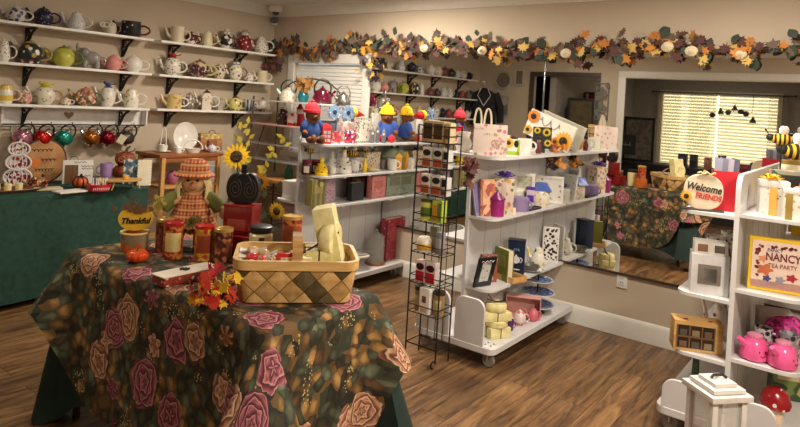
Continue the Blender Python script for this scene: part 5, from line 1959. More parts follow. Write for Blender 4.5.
MB().ell((0, -.005, .145), (.032, .032, .034)).build('head', mat((222, 180, 160), .6), t)
MB().ell((0, -.02, .128), (.03, .02, .034)).build('beard', WHITE, t)
MB().lathe([(.034, .158), (.036, .166), (.026, .175), (.008, .21), (0, .212)], 14).build('hat', mat((176, 30, 36), .6), t)
p = on(289, 168, 'y', -.36, .7365)
t = T('green_bottle', 'dark green glass bottle on the wooden shelf of the iron rack', 'bottle', p)
MB().lathe([(0, 0), (.038, 0), (.042, .07), (.026, .105), (.016, .12), (.016, .135), (0, .135)], 20).build('bottle_body', mat((20, 66, 36), .1), t)
MB().lathe([(0, .135), (.018, .135), (.018, .15), (0, .15)], 14).build('stopper', mat((40, 60, 40), .4), t)
p = Vector((.5, -.35, .7365))
t = T('glass_dome_tray', 'round clear glass tray on the wooden rack shelf', 'tray', p)
MB().lathe([(0, 0), (.14, 0), (.16, .02), (.155, .02), (.135, .005), (0, .005)], 30).build('glass_plate', glass((150, 150, 140), .5), t)
p = on(288, 235, 'y', -.4, .31)
carton('dusty pink carton low on the wire shelf of the iron rack', p, .12, .1, .24, mat((176, 128, 132), .6), [(-.35, .3, .35, .8, mat((200, 170, 170), .6), 'label')])
# ================================================================= goods on the front table
FZ = TZ + .0002


def ft(u, v):
    return at(u, v, 'z', FZ)


# thankful planter
p = ft(134, 251)
t = T('planter_tin', 'short round planter tin with orange pumpkins and a rope rim on the front table', 'planter', p, look(p))
MB().lathe([(0, 0), (.054, 0), (.058, .01), (.060, .085), (.054, .085), (.052, .01), (0, .008)], 28).build('tin_body', dots((150, 130, 96), [(206, 96, 36), (214, 110, 40), (226, 216, 200)], 17, .42, .5), t)
MB().tube([(.06 * math.cos(k * .25), .06 * math.sin(k * .25), .087) for k in range(25)], .006, 6, closed=True).build('rope_rim', mat((206, 184, 110), .7), t)
q = p + Vector((0, 0, .0945))
t = T('thankful_sign', 'yellow pumpkin shaped sign reading Thankful standing in the planter tin', 'sign', q, look(q))
MB().prism(circ2(.076, 32, 0, .055, .056), .014, None, .002).build('board', mat((226, 180, 44), .5), t)
text(t, 'Thankful', BLACK, -.002, -.0085, .045, .037, 0, 'lettering', .25, .95, .0015, .0012)
b = MB()
rr = random.Random(2)
for i in range(16):
    b.prism(leaf2(.03), .003, Matrix.Translation((rr.gauss(0, .026), -.010 - rr.random() * .006, .106 + rr.gauss(0, .010))) @ Matrix.Rotation(rr.uniform(0, 6), 4, 'Y'))
b.build('wire_leaves', mat((110, 76, 42), .6), t)
b = MB()
for i in range(9):
    b.tube([(rr.gauss(0, .02), -.01, .1), (rr.gauss(0, .05), -.01, .15 + rr.random() * .02)], .0015, 5)
b.build('twigs', mat((84, 60, 40), .7), t)
p = ft(137, 262)
pumpkin('small shiny orange red pumpkin in front of the planter tin', p, .047, .055, mat((214, 72, 26), .25), mat((96, 100, 50), .6), None, 'pumpkin', 10)
# tea canisters
TIN = pat([(150, 44, 24), (176, 66, 30), (112, 30, 22), (196, 120, 56)], 60, .3)
TINB = pat([(110, 46, 24), (150, 80, 40), (84, 34, 22)], 60, .35)
YEL = pat([(206, 150, 36), (222, 176, 60), (176, 60, 30), (196, 130, 36)], 55, .3)
GILT = mat((206, 172, 96), .3, .5)
canister('copper tea canister partly behind the red lidded canister, front table', ft(164, 251), .040, .155, TINB, GILT, None, 'round tea canisters')
canister('red lidded tall tea canister with cream label, second from the left on the front table', ft(172, 258), .042, .165, TIN, mat((170, 34, 34), .3), mat((214, 190, 120), .5), 'round tea canisters')
canister('golden yellow tall tea canister with red lid, in front of the scarecrow', ft(203, 259), .040, .155, YEL, mat((176, 36, 30), .3), mat((150, 60, 30), .5), 'round tea canisters')
canister('dark brown tall tea canister with gold lid, right of the yellow one', ft(222, 261), .041, .15, pat([(84, 36, 22), (130, 60, 36), (176, 110, 80), (70, 30, 22)], 55, .3), GILT, None, 'round tea canisters')
p = at(298, 250, 'z', FZ)
p.y = -2.535
p.x = 3.15
carton('orange brown square tea tin under the copper canister behind the basket', p, .085, .085, .095, mat((190, 100, 40), .35), [(-.4, .2, .4, .8, mat((214, 160, 90), .5), 'label')], None, 0.4, 'tea_tin', 'tin')
canister('tall copper tea canister with gold lid standing behind the basket handle', p + Vector((0, 0, .0952)), .042, .14, TIN, GILT, mat((150, 70, 40), .5), 'round tea canisters')
# red tins with black pumpkin
RTIN = mat((122, 22, 26), .22)
for i, (x, y, z, lb) in enumerate(((2.74, -2.545, 0, 'lower left dark red square tin under the black pumpkin'), (2.895, -2.545, 0, 'lower right dark red square tin behind the cream jar'), (2.82, -2.545, .105, 'upper dark red square tin carrying the black pumpkin'))):
    h = .104 if i < 2 else .135
    carton(lb, Vector((x, y, FZ + z)), .14, .1, h - .012, RTIN, [(-.34, .15, .3, .55, mat((150, 60, 50), .4), 'label')], 'dark red square tins', .45, 'tea_tin', 'tin', (mat((140, 30, 32), .2), .0115))
q = Vector((2.82, -2.545, FZ + .2405))
t = T('carved_black_pumpkin', 'black carved wooden pumpkin with spirals on top of the red tins', 'pumpkin figure', q, .6)
b = MB()
for x, r in ((-.03, .048), (.03, .048), (0, .05)):
    b.prism(circ2(r, 26, x, .072, .072), .05 - abs(x) * .2, None, .004)
b.build('body', mat((24, 20, 19), .45), t)
b = MB()
for s in (-1, 1):
    b.tube([(s * .034 + (.006 + .0011 * k) * math.cos(k * .55), -.026, .07 + (.008 + .0016 * k) * math.sin(k * .55)) for k in range(26)], .003, 5)
b.build('spiral_relief', mat((62, 52, 46), .5), t)
MB().box((0, 0, .16), (.026, .034, .045), .005).build('stem', mat((24, 20, 19), .45), t)
# cream jar with black lid
p = Vector((3.03, -2.605, FZ))
t = T('candle_jar', 'cream jar with black lid and dark label left of the basket handle', 'jar', p, look(p))
MB().lathe([(0, 0), (.048, 0), (.05, .01), (.05, .14), (.04, .15), (0, .15)], 24).build('glass', mat((222, 206, 150), .25), t)
MB().lathe([(0, .15), (.047, .15), (.049, .155), (.049, .175), (.044, .178), (0, .174)], 24).build('lid', BLACK, t)
MB().lathe([(.0505, .07), (.0512, .071), (.0512, .135), (.0505, .136)], 6, a0=PI * 1.45, a1=PI * 1.6).build('label', mat((60, 26, 40), .5), t)
# flat floral box
p = ft(186, 279)
carton('long flat white topped box with red floral sides lying on the front table', p, .25, .085, .035, dots((150, 50, 44), [(226, 190, 170), (206, 120, 80), (96, 70, 50)], 60, .4), (), None, math.radians(92), 'flat_gift_box', 'gift box', (mat((222, 210, 192), .5), .002))
p2 = p + Vector((-.01, 0, .0372))
t = T('leaf_charm', 'little dark leaf charm lying on the long flat box', 'charm', p2)
MB().prism(leaf2(.045), .004, Matrix.Translation((0, 0, .002)) @ Matrix.Rotation(R90, 4, 'X')).build('leaf', mat((50, 40, 34), .6), t)
# scarecrow doll
p = ft(190, 246.5)
p.z += .034
t = T('scarecrow_doll', 'seated scarecrow doll in plaid dress and hat on the front table', 'doll', p, look(p) - .1)
PLAID = plaid((196, 92, 52), (124, 44, 34), (226, 176, 110))
SKIN = mat((214, 168, 120), .85)
blob([((0, 0, .12), (.062, .05, .1)), ((0, 0, .26), (.058, .052, .056)), ((0, 0, .21), (.028, .026, .04)),
      ((-.085, -.02, .17), (.06, .022, .022), Matrix.Rotation(-.5, 4, 'Y')), ((.085, -.02, .17), (.06, .022, .022), Matrix.Rotation(.5, 4, 'Y')),
      ((-.135, -.03, .128), (.024, .02, .03)), ((.138, -.03, .125), (.024, .02, .03)),
      ((-.045, -.05, .04), (.028, .05, .03)), ((.045, -.05, .04), (.028, .05, .03))], .007).build('body', SKIN, t)
MB().lathe([(.045, .21), (.06, .19), (.075, .14), (.102, .088), (.112, .066), (.106, .062), (.086, .08), (.05, .18)], 26, sy=.85).build('plaid_dress', PLAID, t)
for s in (-1, 1):
    MB().tube([(s * .04, 0, .2), (s * .082, -.012, .182), (s * .122, -.028, .148)], [.028, .031, .034], 10).build('green_sleeve', mat((110, 112, 48), .85), t)
    MB().ell((s * .02, -.05, .268), (.006, .004, .006), seg=8).build('eye', BLACK, t)
    b = MB()
    for i in range(6):
        b.tube([(s * (.035 + .004 * i), -.03 + .01 * i, .285), (s * (.058 + .003 * i), -.035 + .01 * i, .24), (s * (.056 + .004 * i), -.04 + .01 * i, .19)], .006, 5)
    b.build('yarn_hair', mat((222, 196, 140), .9), t)
MB().tube([(0, -.05, .256), (0, -.072, .252)], [.007, .002], 7).build('nose', mat((206, 100, 50), .7), t)
MB().tube(arc(0, .245, .018, PI * 1.15, PI * 1.85, 6, y=-.052), .0016, 5).build('mouth', mat((120, 40, 36), .7), t)
t.scale = (1.09, 1.09, 1.09)
MB().lathe([(.05, .288), (.088, .282), (.09, .288), (.066, .302), (.06, .335), (.034, .358), (0, .36)], 26).build('hat', PLAID, t)
b = MB()
for i in range(8):
    b.prism(leaf2(.04), .003, Matrix.Translation((-.14 + rr.gauss(0, .012), -.055, .16 + rr.gauss(0, .014))) @ Matrix.Rotation(rr.uniform(0, 6), 4, 'Y'))
b.build('yellow_flower_bunch', mat((206, 190, 96), .8), t)
b = MB()
for i in range(6):
    b.prism(leaf2(.036), .003, Matrix.Translation((rr.gauss(.0, .012), -.092, .1 + rr.gauss(0, .012))) @ Matrix.Rotation(rr.uniform(0, 6), 4, 'Y'))
b.build('dress_leaf_patch', mat((120, 110, 50), .8), t)
MB().box((.15, -.05, .08), (.022, .002, .038), 0, Matrix.Rotation(.2, 4, 'Y')).build('price_tag', CREAM, t)
for s in (-1, 1):
    MB().tube([(s * .04, -.04, .06), (s * .045, -.085, .05), (s * .045, -.1, -.01)], [.03, .027, .024], 10).build('trouser_leg', mat((96, 34, 30), .85), t)
    MB().ell((s * .045, -.11, -.013), (.026, .036, .018)).build('boot', mat((90, 52, 34), .7), t)

# the woven basket
bl, br_ = Vector((3.375, -2.975, FZ)), Vector((3.632, -2.69, FZ))
dv = (br_ - bl).normalized()
nv = Vector((-dv.y, dv.x, 0))
BW, BD, BH = .405, .255, .148
bc = (bl + br_) / 2 + nv * (BD / 2 - .0)
t = T('woven_basket', 'large light wooden chip basket with arched handle at the front table corner', 'basket', bc, math.atan2(dv.y, dv.x))


def weave():
    mt, nt, b = _new('chip_weave', .5)
    L = nt.links
    tc = nd(nt, 'ShaderNodeTexCoord')
    sp = nd(nt, 'ShaderNodeSeparateXYZ')
    L.new(tc.outputs['UV'], sp.inputs[0])

    def ma(op, a, c):
        n = nd(nt, 'ShaderNodeMath', operation=op)
        for i, q in enumerate((a, c)):
            if q is None:
                continue
            if isinstance(q, (int, float)):
                n.inputs[i].default_value = q
            else:
                L.new(q, n.inputs[i])
        return n.outputs[0]
    S = 11.2
    a = ma('MULTIPLY', ma('ADD', sp.outputs[0], sp.outputs[1]), S)
    c = ma('MULTIPLY', ma('SUBTRACT', sp.outputs[0], sp.outputs[1]), S)
    fa, fc = ma('FLOOR', a, None), ma('FLOOR', c, None)
    par = ma('PINGPONG', ma('ADD', fa, fc), 1.0)           # which strip lies on top
    ha = ma('GREATER_THAN', ma('SINE', ma('MULTIPLY', fa, 2.4), None), .7)
    hc = ma('GREATER_THAN', ma('SINE', ma('ADD', ma('MULTIPLY', fc, 2.05), .9), None), .55)
    dk = nd(nt, 'ShaderNodeMix', data_type='FLOAT')
    L.new(par, dk.inputs[0])
    L.new(ha, dk.inputs[2])
    L.new(hc, dk.inputs[3])
    ra, rc = ma('FRACT', a, None), ma('FRACT', c, None)
    ea = ma('MULTIPLY', ma('PINGPONG', ra, .5), 2.0)
    ec = ma('MULTIPLY', ma('PINGPONG', rc, .5), 2.0)
    ed = ma('MINIMUM', ea, ec)
    nz = nd(nt, 'ShaderNodeTexNoise', Scale=30, Detail=4)
    L.new(tc.outputs['UV'], nz.inputs['Vector'])
    lt = ramp(nt, nz.outputs['Fac'], [(.3, lin((190, 148, 88))), (.7, lin((224, 186, 124)))])
    dkc = ramp(nt, nz.outputs['Fac'], [(.3, lin((82, 70, 44))), (.7, lin((116, 100, 66)))])
    mx = nd(nt, 'ShaderNodeMix', data_type='RGBA')
    L.new(dk.outputs[0], mx.inputs['Factor'])
    L.new(lt.outputs['Color'], mx.inputs['A'])
    L.new(dkc.outputs['Color'], mx.inputs['B'])
    gp = ramp(nt, ed, [(.0, (.12, .1, .08, 1)), (.035, (.35, .3, .25, 1)), (.07, (1, 1, 1, 1))])
    tn = ramp(nt, par, [(0, (1, 1, 1, 1)), (1, (.74, .7, .64, 1))])
    m3 = nd(nt, 'ShaderNodeMix', data_type='RGBA', blend_type='MULTIPLY')
    m3.inputs['Factor'].default_value = 1
    L.new(mx.outputs['Result'], m3.inputs['A'])
    L.new(tn.outputs['Color'], m3.inputs['B'])
    m2 = nd(nt, 'ShaderNodeMix', data_type='RGBA', blend_type='MULTIPLY')
    m2.inputs['Factor'].default_value = 1
    L.new(m3.outputs['Result'], m2.inputs['A'])
    L.new(gp.outputs['Color'], m2.inputs['B'])
    L.new(m2.outputs['Result'], b.inputs['Base Color'])
    bp = nd(nt, 'ShaderNodeBump', Strength=.6, Distance=.006)
    L.new(ed, bp.inputs['Height'])
    L.new(bp.outputs['Normal'], b.inputs['Normal'])
    return mt


bm = bmesh.new()
uvl = bm.loops.layers.uv.new('UVMap')
per = []
for cx, cy, a0 in ((1, 1, 0), (-1, 1, R90), (-1, -1, PI), (1, -1, 1.5 * PI)):
    for k in range(7):
        a = a0 + R90 * k / 6
        per.append((cx, cy, math.cos(a), math.sin(a)))


def bas(hw, hd, r, z):
    return [Vector((cx * (hw - r) + r * ca, cy * (hd - r) + r * sa, z)) for cx, cy, ca, sa in per]


lv = [bas(BW / 2, BD / 2, .04, .004), bas(BW / 2 + .012, BD / 2 + .012, .045, BH * .5), bas(BW / 2 + .022, BD / 2 + .02, .05, BH)]
iv = [bas(BW / 2 + .016, BD / 2 + .014, .046, BH), bas(BW / 2 - .006, BD / 2 - .006, .036, .012)]
n = len(per)
arcl = [0]
for k in range(n):
    arcl.append(arcl[-1] + (lv[1][(k + 1) % n] - lv[1][k]).length)
rings = [[bm.verts.new(v) for v in r] for r in lv + iv]
for i, (A, B) in enumerate(zip(rings, rings[1:])):
    for k in range(n):
        f = bm.faces.new((A[k], A[(k + 1) % n], B[(k + 1) % n], B[k]))
        for lp, (q, z) in zip(f.loops, ((k, A), (k + 1, A), (k + 1, B), (k, B))):
            lp[uvl].uv = (arcl[q], z[0].co.z)
bm.faces.new(rings[0][::-1])
bm.faces.new(rings[-1])
bmesh.ops.recalc_face_normals(bm, faces=bm.faces[:])
me = bpy.data.meshes.new('woven_body')
bm.to_mesh(me)
bm.free()
me.materials.append(weave())
me.shade_smooth()
me.set_sharp_from_angle(angle=.8)
o = bpy.data.objects.new('woven_body', me)
COL.objects.link(o)
o.parent = t
CHIP = wood((190, 146, 84), (222, 184, 120), 5, 'X')
b = MB()
bm = bmesh.new()
A = [[bm.verts.new(v) for v in r] for r in (bas(BW / 2 + .020, BD / 2 + .018, .05, BH - .022), bas(BW / 2 + .027, BD / 2 + .025, .055, BH - .022), bas(BW / 2 + .028, BD / 2 + .026, .055, BH + .012),
                                           bas(BW / 2 + .014, BD / 2 + .012, .046, BH + .012), bas(BW / 2 + .012, BD / 2 + .010, .046, BH - .022))]
for X, Y in zip(A, A[1:]):
    for k in range(n):
        bm.faces.new((X[k], X[(k + 1) % n], Y[(k + 1) % n], Y[k]))
bmesh.ops.recalc_face_normals(bm, faces=bm.faces[:])
b._add(bm, Matrix())
b.build('rim_band', CHIP, t)
b = MB()
bm = bmesh.new()
pts = []
for k in range(19):
    a = PI - PI * k / 18
    pts.append((.0, (BD / 2 + .004) * math.cos(a), BH - .05 + .135 * math.sin(a) ** .8))
prev = None
for q in pts:
    row = [bm.verts.new((dx, q[1], q[2])) for dx in (-.019, .019)]
    if prev:
        bm.faces.new((prev[0], prev[1], row[1], row[0]))
    prev = row
g = bmesh.ops.solidify(bm, geom=bm.faces[:], thickness=.006)
b._add(bm, Matrix())
b.build('arched_handle', CHIP, t)
MB().box((0, 0, .006), (BW - .06, BD - .06, .006)).build('inner_floor', CHIP, t)
BR = math.atan2(dv.y, dv.x)


def inb(x, y, z):
    v = bc + dv * x + nv * y
    return Vector((v.x, v.y, FZ + z))


cheesebox('flat cream parchment box lying in the basket just right of the handle', inb(.082, .0, .0105), .10, .13, .165, BR, group='parchment boxes in the basket')
cheesebox('small cream parchment box left of the handle in the basket', inb(.005, -.062, .0105), .10, .08, .15, BR, group='parchment boxes in the basket', cord=False)
cheesebox('round yellow parchment box standing on edge at the basket right end', inb(.105, .0, .212), .14, .14, .045, BR + 1.1, True, group='parchment boxes in the basket', tilt=(R90, 0), cord=False)
cheesebox('tall cream parchment box leaning steeply at the basket right end', inb(.16, .01, .055), .08, .115, .285, BR - .2, False, group='parchment boxes in the basket', tilt=(0, -.24), cord=False)
cheesebox('hidden cream parchment box deep in the basket right end', inb(.145, -.02, .0105), .06, .13, .08, BR, group='parchment boxes in the basket', cord=False)
rr = random.Random(14)
for i in range(9):
    c = [(226, 214, 200), (214, 60, 56), (206, 170, 130)][i % 3]
    x, y = -.165 + .042 * (i % 4), -.07 + .055 * (i // 4) + .01 * (i % 2)
    nm = ['white', 'red', 'tan'][i % 3]
    tt = T('wrapped_candy', 'clear wrapped candies heaped in the left half of the basket', 'candy', inb(x, y, .115 + .012 * (i % 3)), rr.uniform(0, 3), 'wrapped candies in the basket')
    MB().ell((0, 0, .014), (.024, .018, .015), seg=10).build('sweet', mat(c, .25), tt)
    b = MB()
    for s in (-1, 1):
        b.lathe([(.004, .022), (.014, .05), (.011, .05), (.001, .022)], 8, c=(0, 0, .014), m=Matrix.Rotation(s * R90, 4, 'Y'))
    b.build('twisted_wrapper', mat((226, 220, 214), .15, alpha=.6), tt)
tt = T('tissue_bundle', 'crumpled paper filling under the candies in the basket', 'paper', inb(-.09, 0, .0105), BR)
blob([((-.045, -.03, .05), (.06, .06, .055)), ((.03, .02, .05), (.06, .07, .055)), ((-.03, .05, .05), (.06, .05, .05))], .012).build('crumpled_paper', mat((206, 190, 160), .8, bump=.5), tt)
p = inb(-.045, -.085, .115)
tt = T('red_pouch', 'bright red shiny pouch among the candies left of the basket handle', 'pouch', p, BR)
MB().box((0, 0, .03), (.06, .02, .06), .008).build('pouch_body', mat((206, 50, 46), .2), tt)
MB().box((0, -.011, .03), (.03, .002, .03), .001).build('label', mat((226, 190, 180), .4), tt)
tt = T('dark_twig', 'dark straight twig lying across the boxes in the basket', 'twig', inb(.02, -.05, .165), BR)
MB().tube([(0, 0, .0), (.07, .015, .04), (.135, .035, .075)], .004, 6).build('stick', mat((60, 42, 30), .8), tt)
MB().tube([(.07, .015, .04), (.085, .01, .06)], .002, 5).build('side_shoot', mat((60, 42, 30), .8), tt)
leaves('bunch of red and yellow silk maple leaves left of the basket', ft(213, 304), 22, (.075, .06, .11), .05,
       [(mat((176, 28, 30), .6), 'red_leaves'), (mat((238, 196, 50), .6), 'yellow_leaves'), (mat((196, 60, 34), .6), 'orange_leaves')], None, 'leaf_bunch', 9)

# ================================================================= first unit
UX = 1.75


def spany(u1, u2, x, v):
    a, c = at(u1, v, 'x', x), at(u2, v, 'x', x)
    return (a.y + c.y) / 2, abs(c.y - a.y), mpp((a + c) / 2)


def shelfbox(fn_kind, label, u1, u2, vt, vb, x, z, d, m1, panels=(), **kw):
    y, w, k = spany(u1, u2, x, (vt + vb) / 2)
    p = Vector((x - d / 2, y, z))
    if fn_kind == 'book':
        return book(label, p, w, min((vb - vt) * k, .2 if z > .5 else 1), d, m1, **kw)
    return carton(label, p, w, d, (vb - vt) * k, m1, panels, rot=kw.pop('rot', R90), **kw)


U1Z = (1.1705, .9305, .7055, .1305)
YK = mat((240, 192, 24), .9, bump=.4, scale=90)
BLUEK = mat((34, 66, 122), .9, bump=.4, scale=90)
REDK = mat((206, 34, 52), .9, bump=.4, scale=90)
p = on(310, 147, 'x', 1.73, U1Z[0])
teddy('brown plush teddy in red knitted hat and blue jumper on the first unit', p, .32, REDK, BLUEK, look(p) + .55, 'plush teddies on the first unit')
p = on(391, 146, 'x', 1.73, U1Z[0])
p.y = min(p.y, -.15)
teddy('brown plush teddy in yellow hat and blue jumper with red bootees beside the mirror', p, .33, YK, mat((44, 74, 150), .9), look(p) + .1, 'plush teddies on the first unit', REDK)
UJ = pat([(40, 46, 110), (206, 32, 46), (232, 226, 224), (206, 32, 46)], 60, .35)
p = on(325, 145, 'x', 1.80, U1Z[0])
t = T('telephone_box_bank', 'red telephone box money tin beside the red hatted teddy', 'money tin', p, look(p) + .3)
MB().box((0, 0, .065), (.075, .075, .13), .005).build('box_body', mat((190, 26, 36), .3), t)
MB().lathe([(0, .13), (.05, .13), (.04, .145), (.0, .155)], 4, m=Matrix.Rotation(PI / 4, 4, 'Z')).build('roof', mat((190, 26, 36), .3), t)
for i in range(2):
    for j in range(3):
        MB().box((-.016 + i * .032, -.0385, .03 + j * .03), (.024, .002, .022), 0).build('pane', mat((196, 190, 190), .3), t)
carton('black display box with two glassy panes behind the telephone tin', on(328, 126, 'x', 1.66, U1Z[0]) , .13, .05, .17, mat((32, 32, 40), .4), [(-.42, .5, -.05, .9, mat((84, 86, 96), .2), 'pane'), (.05, .5, .42, .9, mat((84, 86, 96), .2), 'pane')], rot=math.radians(70))
p = on(341, 120, 'x', 1.655, U1Z[0])
t = T('blue_flower_plates', 'pair of grey blue flower shaped plates on a stand behind the tins', 'plates', p, math.radians(70))
for s in (-1, 1):
    pp = [(s * .062 + (.058 + .008 * math.cos(8 * q)) * math.cos(q), .24 + (.058 + .008 * math.cos(8 * q)) * math.sin(q)) for q in [2 * PI * k / 48 for k in range(48)]]
    o = MB().prism(pp, .012).build('plate', dots((112, 138, 168), [(60, 84, 120), (180, 190, 200)], 50, .3), t)
    MB().prism(circ2(.018, 16, s * .062, .24), .004, Matrix.Translation((0, -.008, 0))).build('dark_centre', mat((30, 40, 60), .5), o)
MB().box((0, .012, .1), (.1, .008, .2), .002).build('stand', mat((150, 150, 156), .5), t)
mug('union flag mug with white handle on the first unit top', on(351, 146, 'x', 1.80, U1Z[0]), .13, .105, UJ, CHINA, 'flag mugs')
mug('pink and red flag mug left of the blue flag mug', on(337, 146, 'x', 1.81, U1Z[0]), .1, .095, pat([(214, 80, 90), (226, 200, 200), (190, 30, 44)], 60, .35), None, 'flag mugs')
carton('pale pink gift carton behind the flag mugs', on(346, 146, 'x', 1.69, U1Z[0]), .16, .05, .165, pat([(186, 166, 160), (176, 130, 130), (200, 190, 180)], 40), rot=R90)
p = on(356, 146, 'x', 1.65, U1Z[0])
carton('white tall carton under the red felt cone at the back', p, .12, .05, .2, mat((222, 218, 210), .5), [(-.3, .3, .3, .7, mat((190, 180, 170), .5), 'label')], rot=R90)
q = p + Vector((0, -.06, .242))
t = T('felt_cone_hat', 'red felt cone hat with yellow brim lying on the white carton', 'hat', q, 0)
b = MB()
b.lathe([(.04, 0), (.04, .01), (.0, .16)], 20, m=Matrix.Rotation(-R90 - .15, 4, 'X'))
b.build('cone', mat((206, 30, 36), .9), t)
MB().lathe([(.03, -.03), (.043, -.03), (.043, .012), (.03, .012)], 20, m=Matrix.Rotation(-R90 - .15, 4, 'X')).build('yellow_brim', mat((240, 190, 30), .9), t)
for (u1, u2, vt, vb, x, d, m1, lb) in (
        (358, 371, 121, 146, 1.80, .05, dots((176, 170, 160), [(130, 60, 60), (90, 100, 80), (60, 54, 60)], 60, .42), 'flowered ivory box standing in the middle of the first unit top'),
        (373, 387, 118, 146, 1.70, .04, dots((176, 172, 164), [(120, 116, 112), (210, 206, 198)], 40, .4), 'grey silver framed box behind the grey towers')):
    shelfbox('box', lb, u1, u2, vt, vb, x, U1Z[0], d, m1, [(-.42, .08, .42, .92, mat((190, 184, 172), .4) if d == .04 else dots((214, 206, 190), [(120, 90, 90), (96, 120, 90)], 40, .35), 'picture')])
for i, (u, x, h) in enumerate(((372, 1.83, .12), (377, 1.80, .14), (383, 1.84, .11), (427, 1.74, .15))):
    if u > 400:
        continue
    p = on(u, 146, 'x', x, U1Z[0])
    t = T('tower_figure', 'dark grey little tower ornament on the first unit, %s of three' % ['left', 'middle', 'right'][i], 'ornament', p, look(p), 'grey tower ornaments')
    MB().box((0, 0, h * .4), (.034, .034, h * .8), .004).build('tower', mat((92, 90, 96), .5), t)
    MB().lathe([(0, h * .8), (.026, h * .8), (0, h * 1.15)], 4, m=Matrix.Rotation(PI / 4, 4, 'Z')).build('spire', mat((70, 70, 78), .5), t)
    MB().box((0, -.0175, h * .68), (.018, .002, .018)).build('clock_face', mat((206, 200, 184), .5), t)
# bee row
z = U1Z[1]
JAR = mat((74, 22, 24), .15)
for u, x, h, lb in ((306, 1.72, .085, 'dark red jam jar at the near end of the bee shelf'), (315, 1.70, .08, 'second dark red jam jar, behind the yellow hive jar')):
    p = on(u, 178, 'x', x, z)
    t = T('jam_jar', lb, 'jar', p, look(p), 'jam jars')
    MB().lathe([(0, 0), (.036, 0), (.04, .01), (.04, h), (.032, h + .01), (0, h + .01)], 20).build('glass', JAR, t)
    MB().lathe([(0, h + .01), (.037, h + .01), (.037, h + .028), (0, h + .028)], 20).build('lid', mat((110, 34, 44), .3), t)
    MB().box((0, -.0405, h * .5), (.04, .002, .05)).build('label', mat((206, 196, 186), .5), t)
bee('yellow black bee on a stick above the jam jars', on(309, 178, 'x', 1.66, z), .07, look(on(309, 178, 'x', 1.66)) + .3, None, .15)


def hive(label, u, x, r, h, m1, m2, tops=None):
    p = on(u, 178, 'x', x, z)
    t = T('beehive_jar', label, 'jar', p, look(p), 'beehive jars')
    pr = [(0, 0)]
    for k in range(5):
        a = r * (1.0 - .09 * k * k * .5)
        pr += [(a * .94, h * k * .17 + .001), (a, h * (k * .17 + .085)), (a * .94, h * (k * .17 + .168))]
    pr += [(r * .2, h * .93), (0, h * .95)]
    MB().lathe(pr, 24).build('ribbed_body', m1, t)
    MB().ell((0, 0, h * .97), (r * .28, r * .28, h * .06)).build('knob', m2, t)
    b = MB()
    for s in ((-.4, .3), (.1, .22), (.45, .5)):
        b.ell((s[0] * r, -r * (1 - .4 * s[0] ** 2) * .97, h * s[1]), (r * .13, r * .1, r * .09), seg=8)
    b.build('little_bees', BLACK, t)
    if tops:
        tops(t, r, h)
    return t


hive('small bright yellow ribbed hive jar at the near end of the bee shelf', 321, 1.80, .052, .13, mat((246, 206, 20), .25), mat((246, 206, 20), .25))
hive('large white ribbed hive cookie jar with yellow top', 343, 1.78, .068, .185, CHINA, mat((240, 190, 40), .3))
hive('white embossed hive jar left of the large cookie jar', 331, 1.70, .052, .16, mat((222, 220, 212), .4), CHINA)
p = on(333, 178, 'x', 1.80, z)
mug('small white bee print cup before the embossed jar', p, .075, .055, dots((230, 226, 216), [(90, 80, 60)], 60, .18))
p = on(355, 176, 'x', 1.79, z)
mug('white flowered mug under the two plush bees', p, .105, .1, dots((226, 222, 220), [(130, 120, 170), (220, 180, 60)], 34, .24))
carton('pale plain box under the plush bees', on(357, 176, 'x', 1.69, z), .15, .08, .11, mat((206, 200, 190), .5), [(-.3, .2, .3, .7, mat((186, 176, 160), .6), 'label')], rot=R90)
q = on(357, 176, 'x', 1.69, z + .1105)
bee('left plush bee with orange stripes on the pale box', q + Vector((0, -.07, 0)), .1, 1.0, 'plush bees on the pale box')
bee('right plush bee with yellow stripes on the pale box', q + Vector((.01, .08, 0)), .11, 1.0 + PI, 'plush bees on the pale box')
p = on(364, 175, 'x', 1.80, z)
t = T('honey_bottle', 'slim yellow honey bottle beside the flowered mug', 'bottle', p)
MB().lathe([(0, 0), (.02, 0), (.022, .07), (.01, .09), (.01, .1), (0, .1)], 16).build('bottle_body', mat((236, 200, 40), .3), t)
MB().lathe([(0, .1), (.012, .1), (.012, .115), (0, .115)], 12).build('cap', mat((240, 210, 60), .3), t)
p = on(372, 177, 'x', 1.80, z)
t = T('honey_dish', 'cream dish with yellow honey dippers before the bee birdhouse box', 'dish', p, R90)
MB().lathe([(0, 0), (.05, 0), (.085, .018), (.082, .02), (.05, .006), (0, .006)], 26, sy=.6).build('dish', CREAM, t)
b = MB()
b.ell((-.02, 0, .02), (.03, .018, .014))
b.build('honey_cake', mat((230, 190, 60), .4), t)
shelfbox('box', 'wooden bee print birdhouse box on the bee shelf', 366, 380, 157, 175, 1.76, z, .09, dots((206, 190, 164), [(120, 80, 50), (70, 56, 44)], 44, .3), lid=(mat((120, 86, 56), .6), .008))
mug('grey stoneware mug beside the birdhouse box', on(384, 173, 'x', 1.72, z), .085, .08, mat((150, 142, 138), .4))
mug('white mug with a bee drawing at the middle of the bee shelf', on(393, 174, 'x', 1.82, z), .115, .098, CHINA, None, None, None, 'mug', 'mug', dots((230, 226, 216), [(30, 28, 26)], 24, .3))
p = on(391, 168, 'x', 1.73, z)
t = T('green_hive_house', 'sage green domed hive house at the back of the bee shelf', 'ornament', p, R90)
MB().lathe([(0, 0), (.085, 0), (.09, .1), (.1, .105), (.07, .15), (.03, .18), (0, .185)], 24).build('dome', mat((150, 166, 140), .5), t)
MB().tube([(0, 0, .18), (0, 0, .215)], .012, 7).build('finial', BLACK, t)
p = on(403, 173, 'x', 1.80, z)
p.y = min(p.y, -.06)
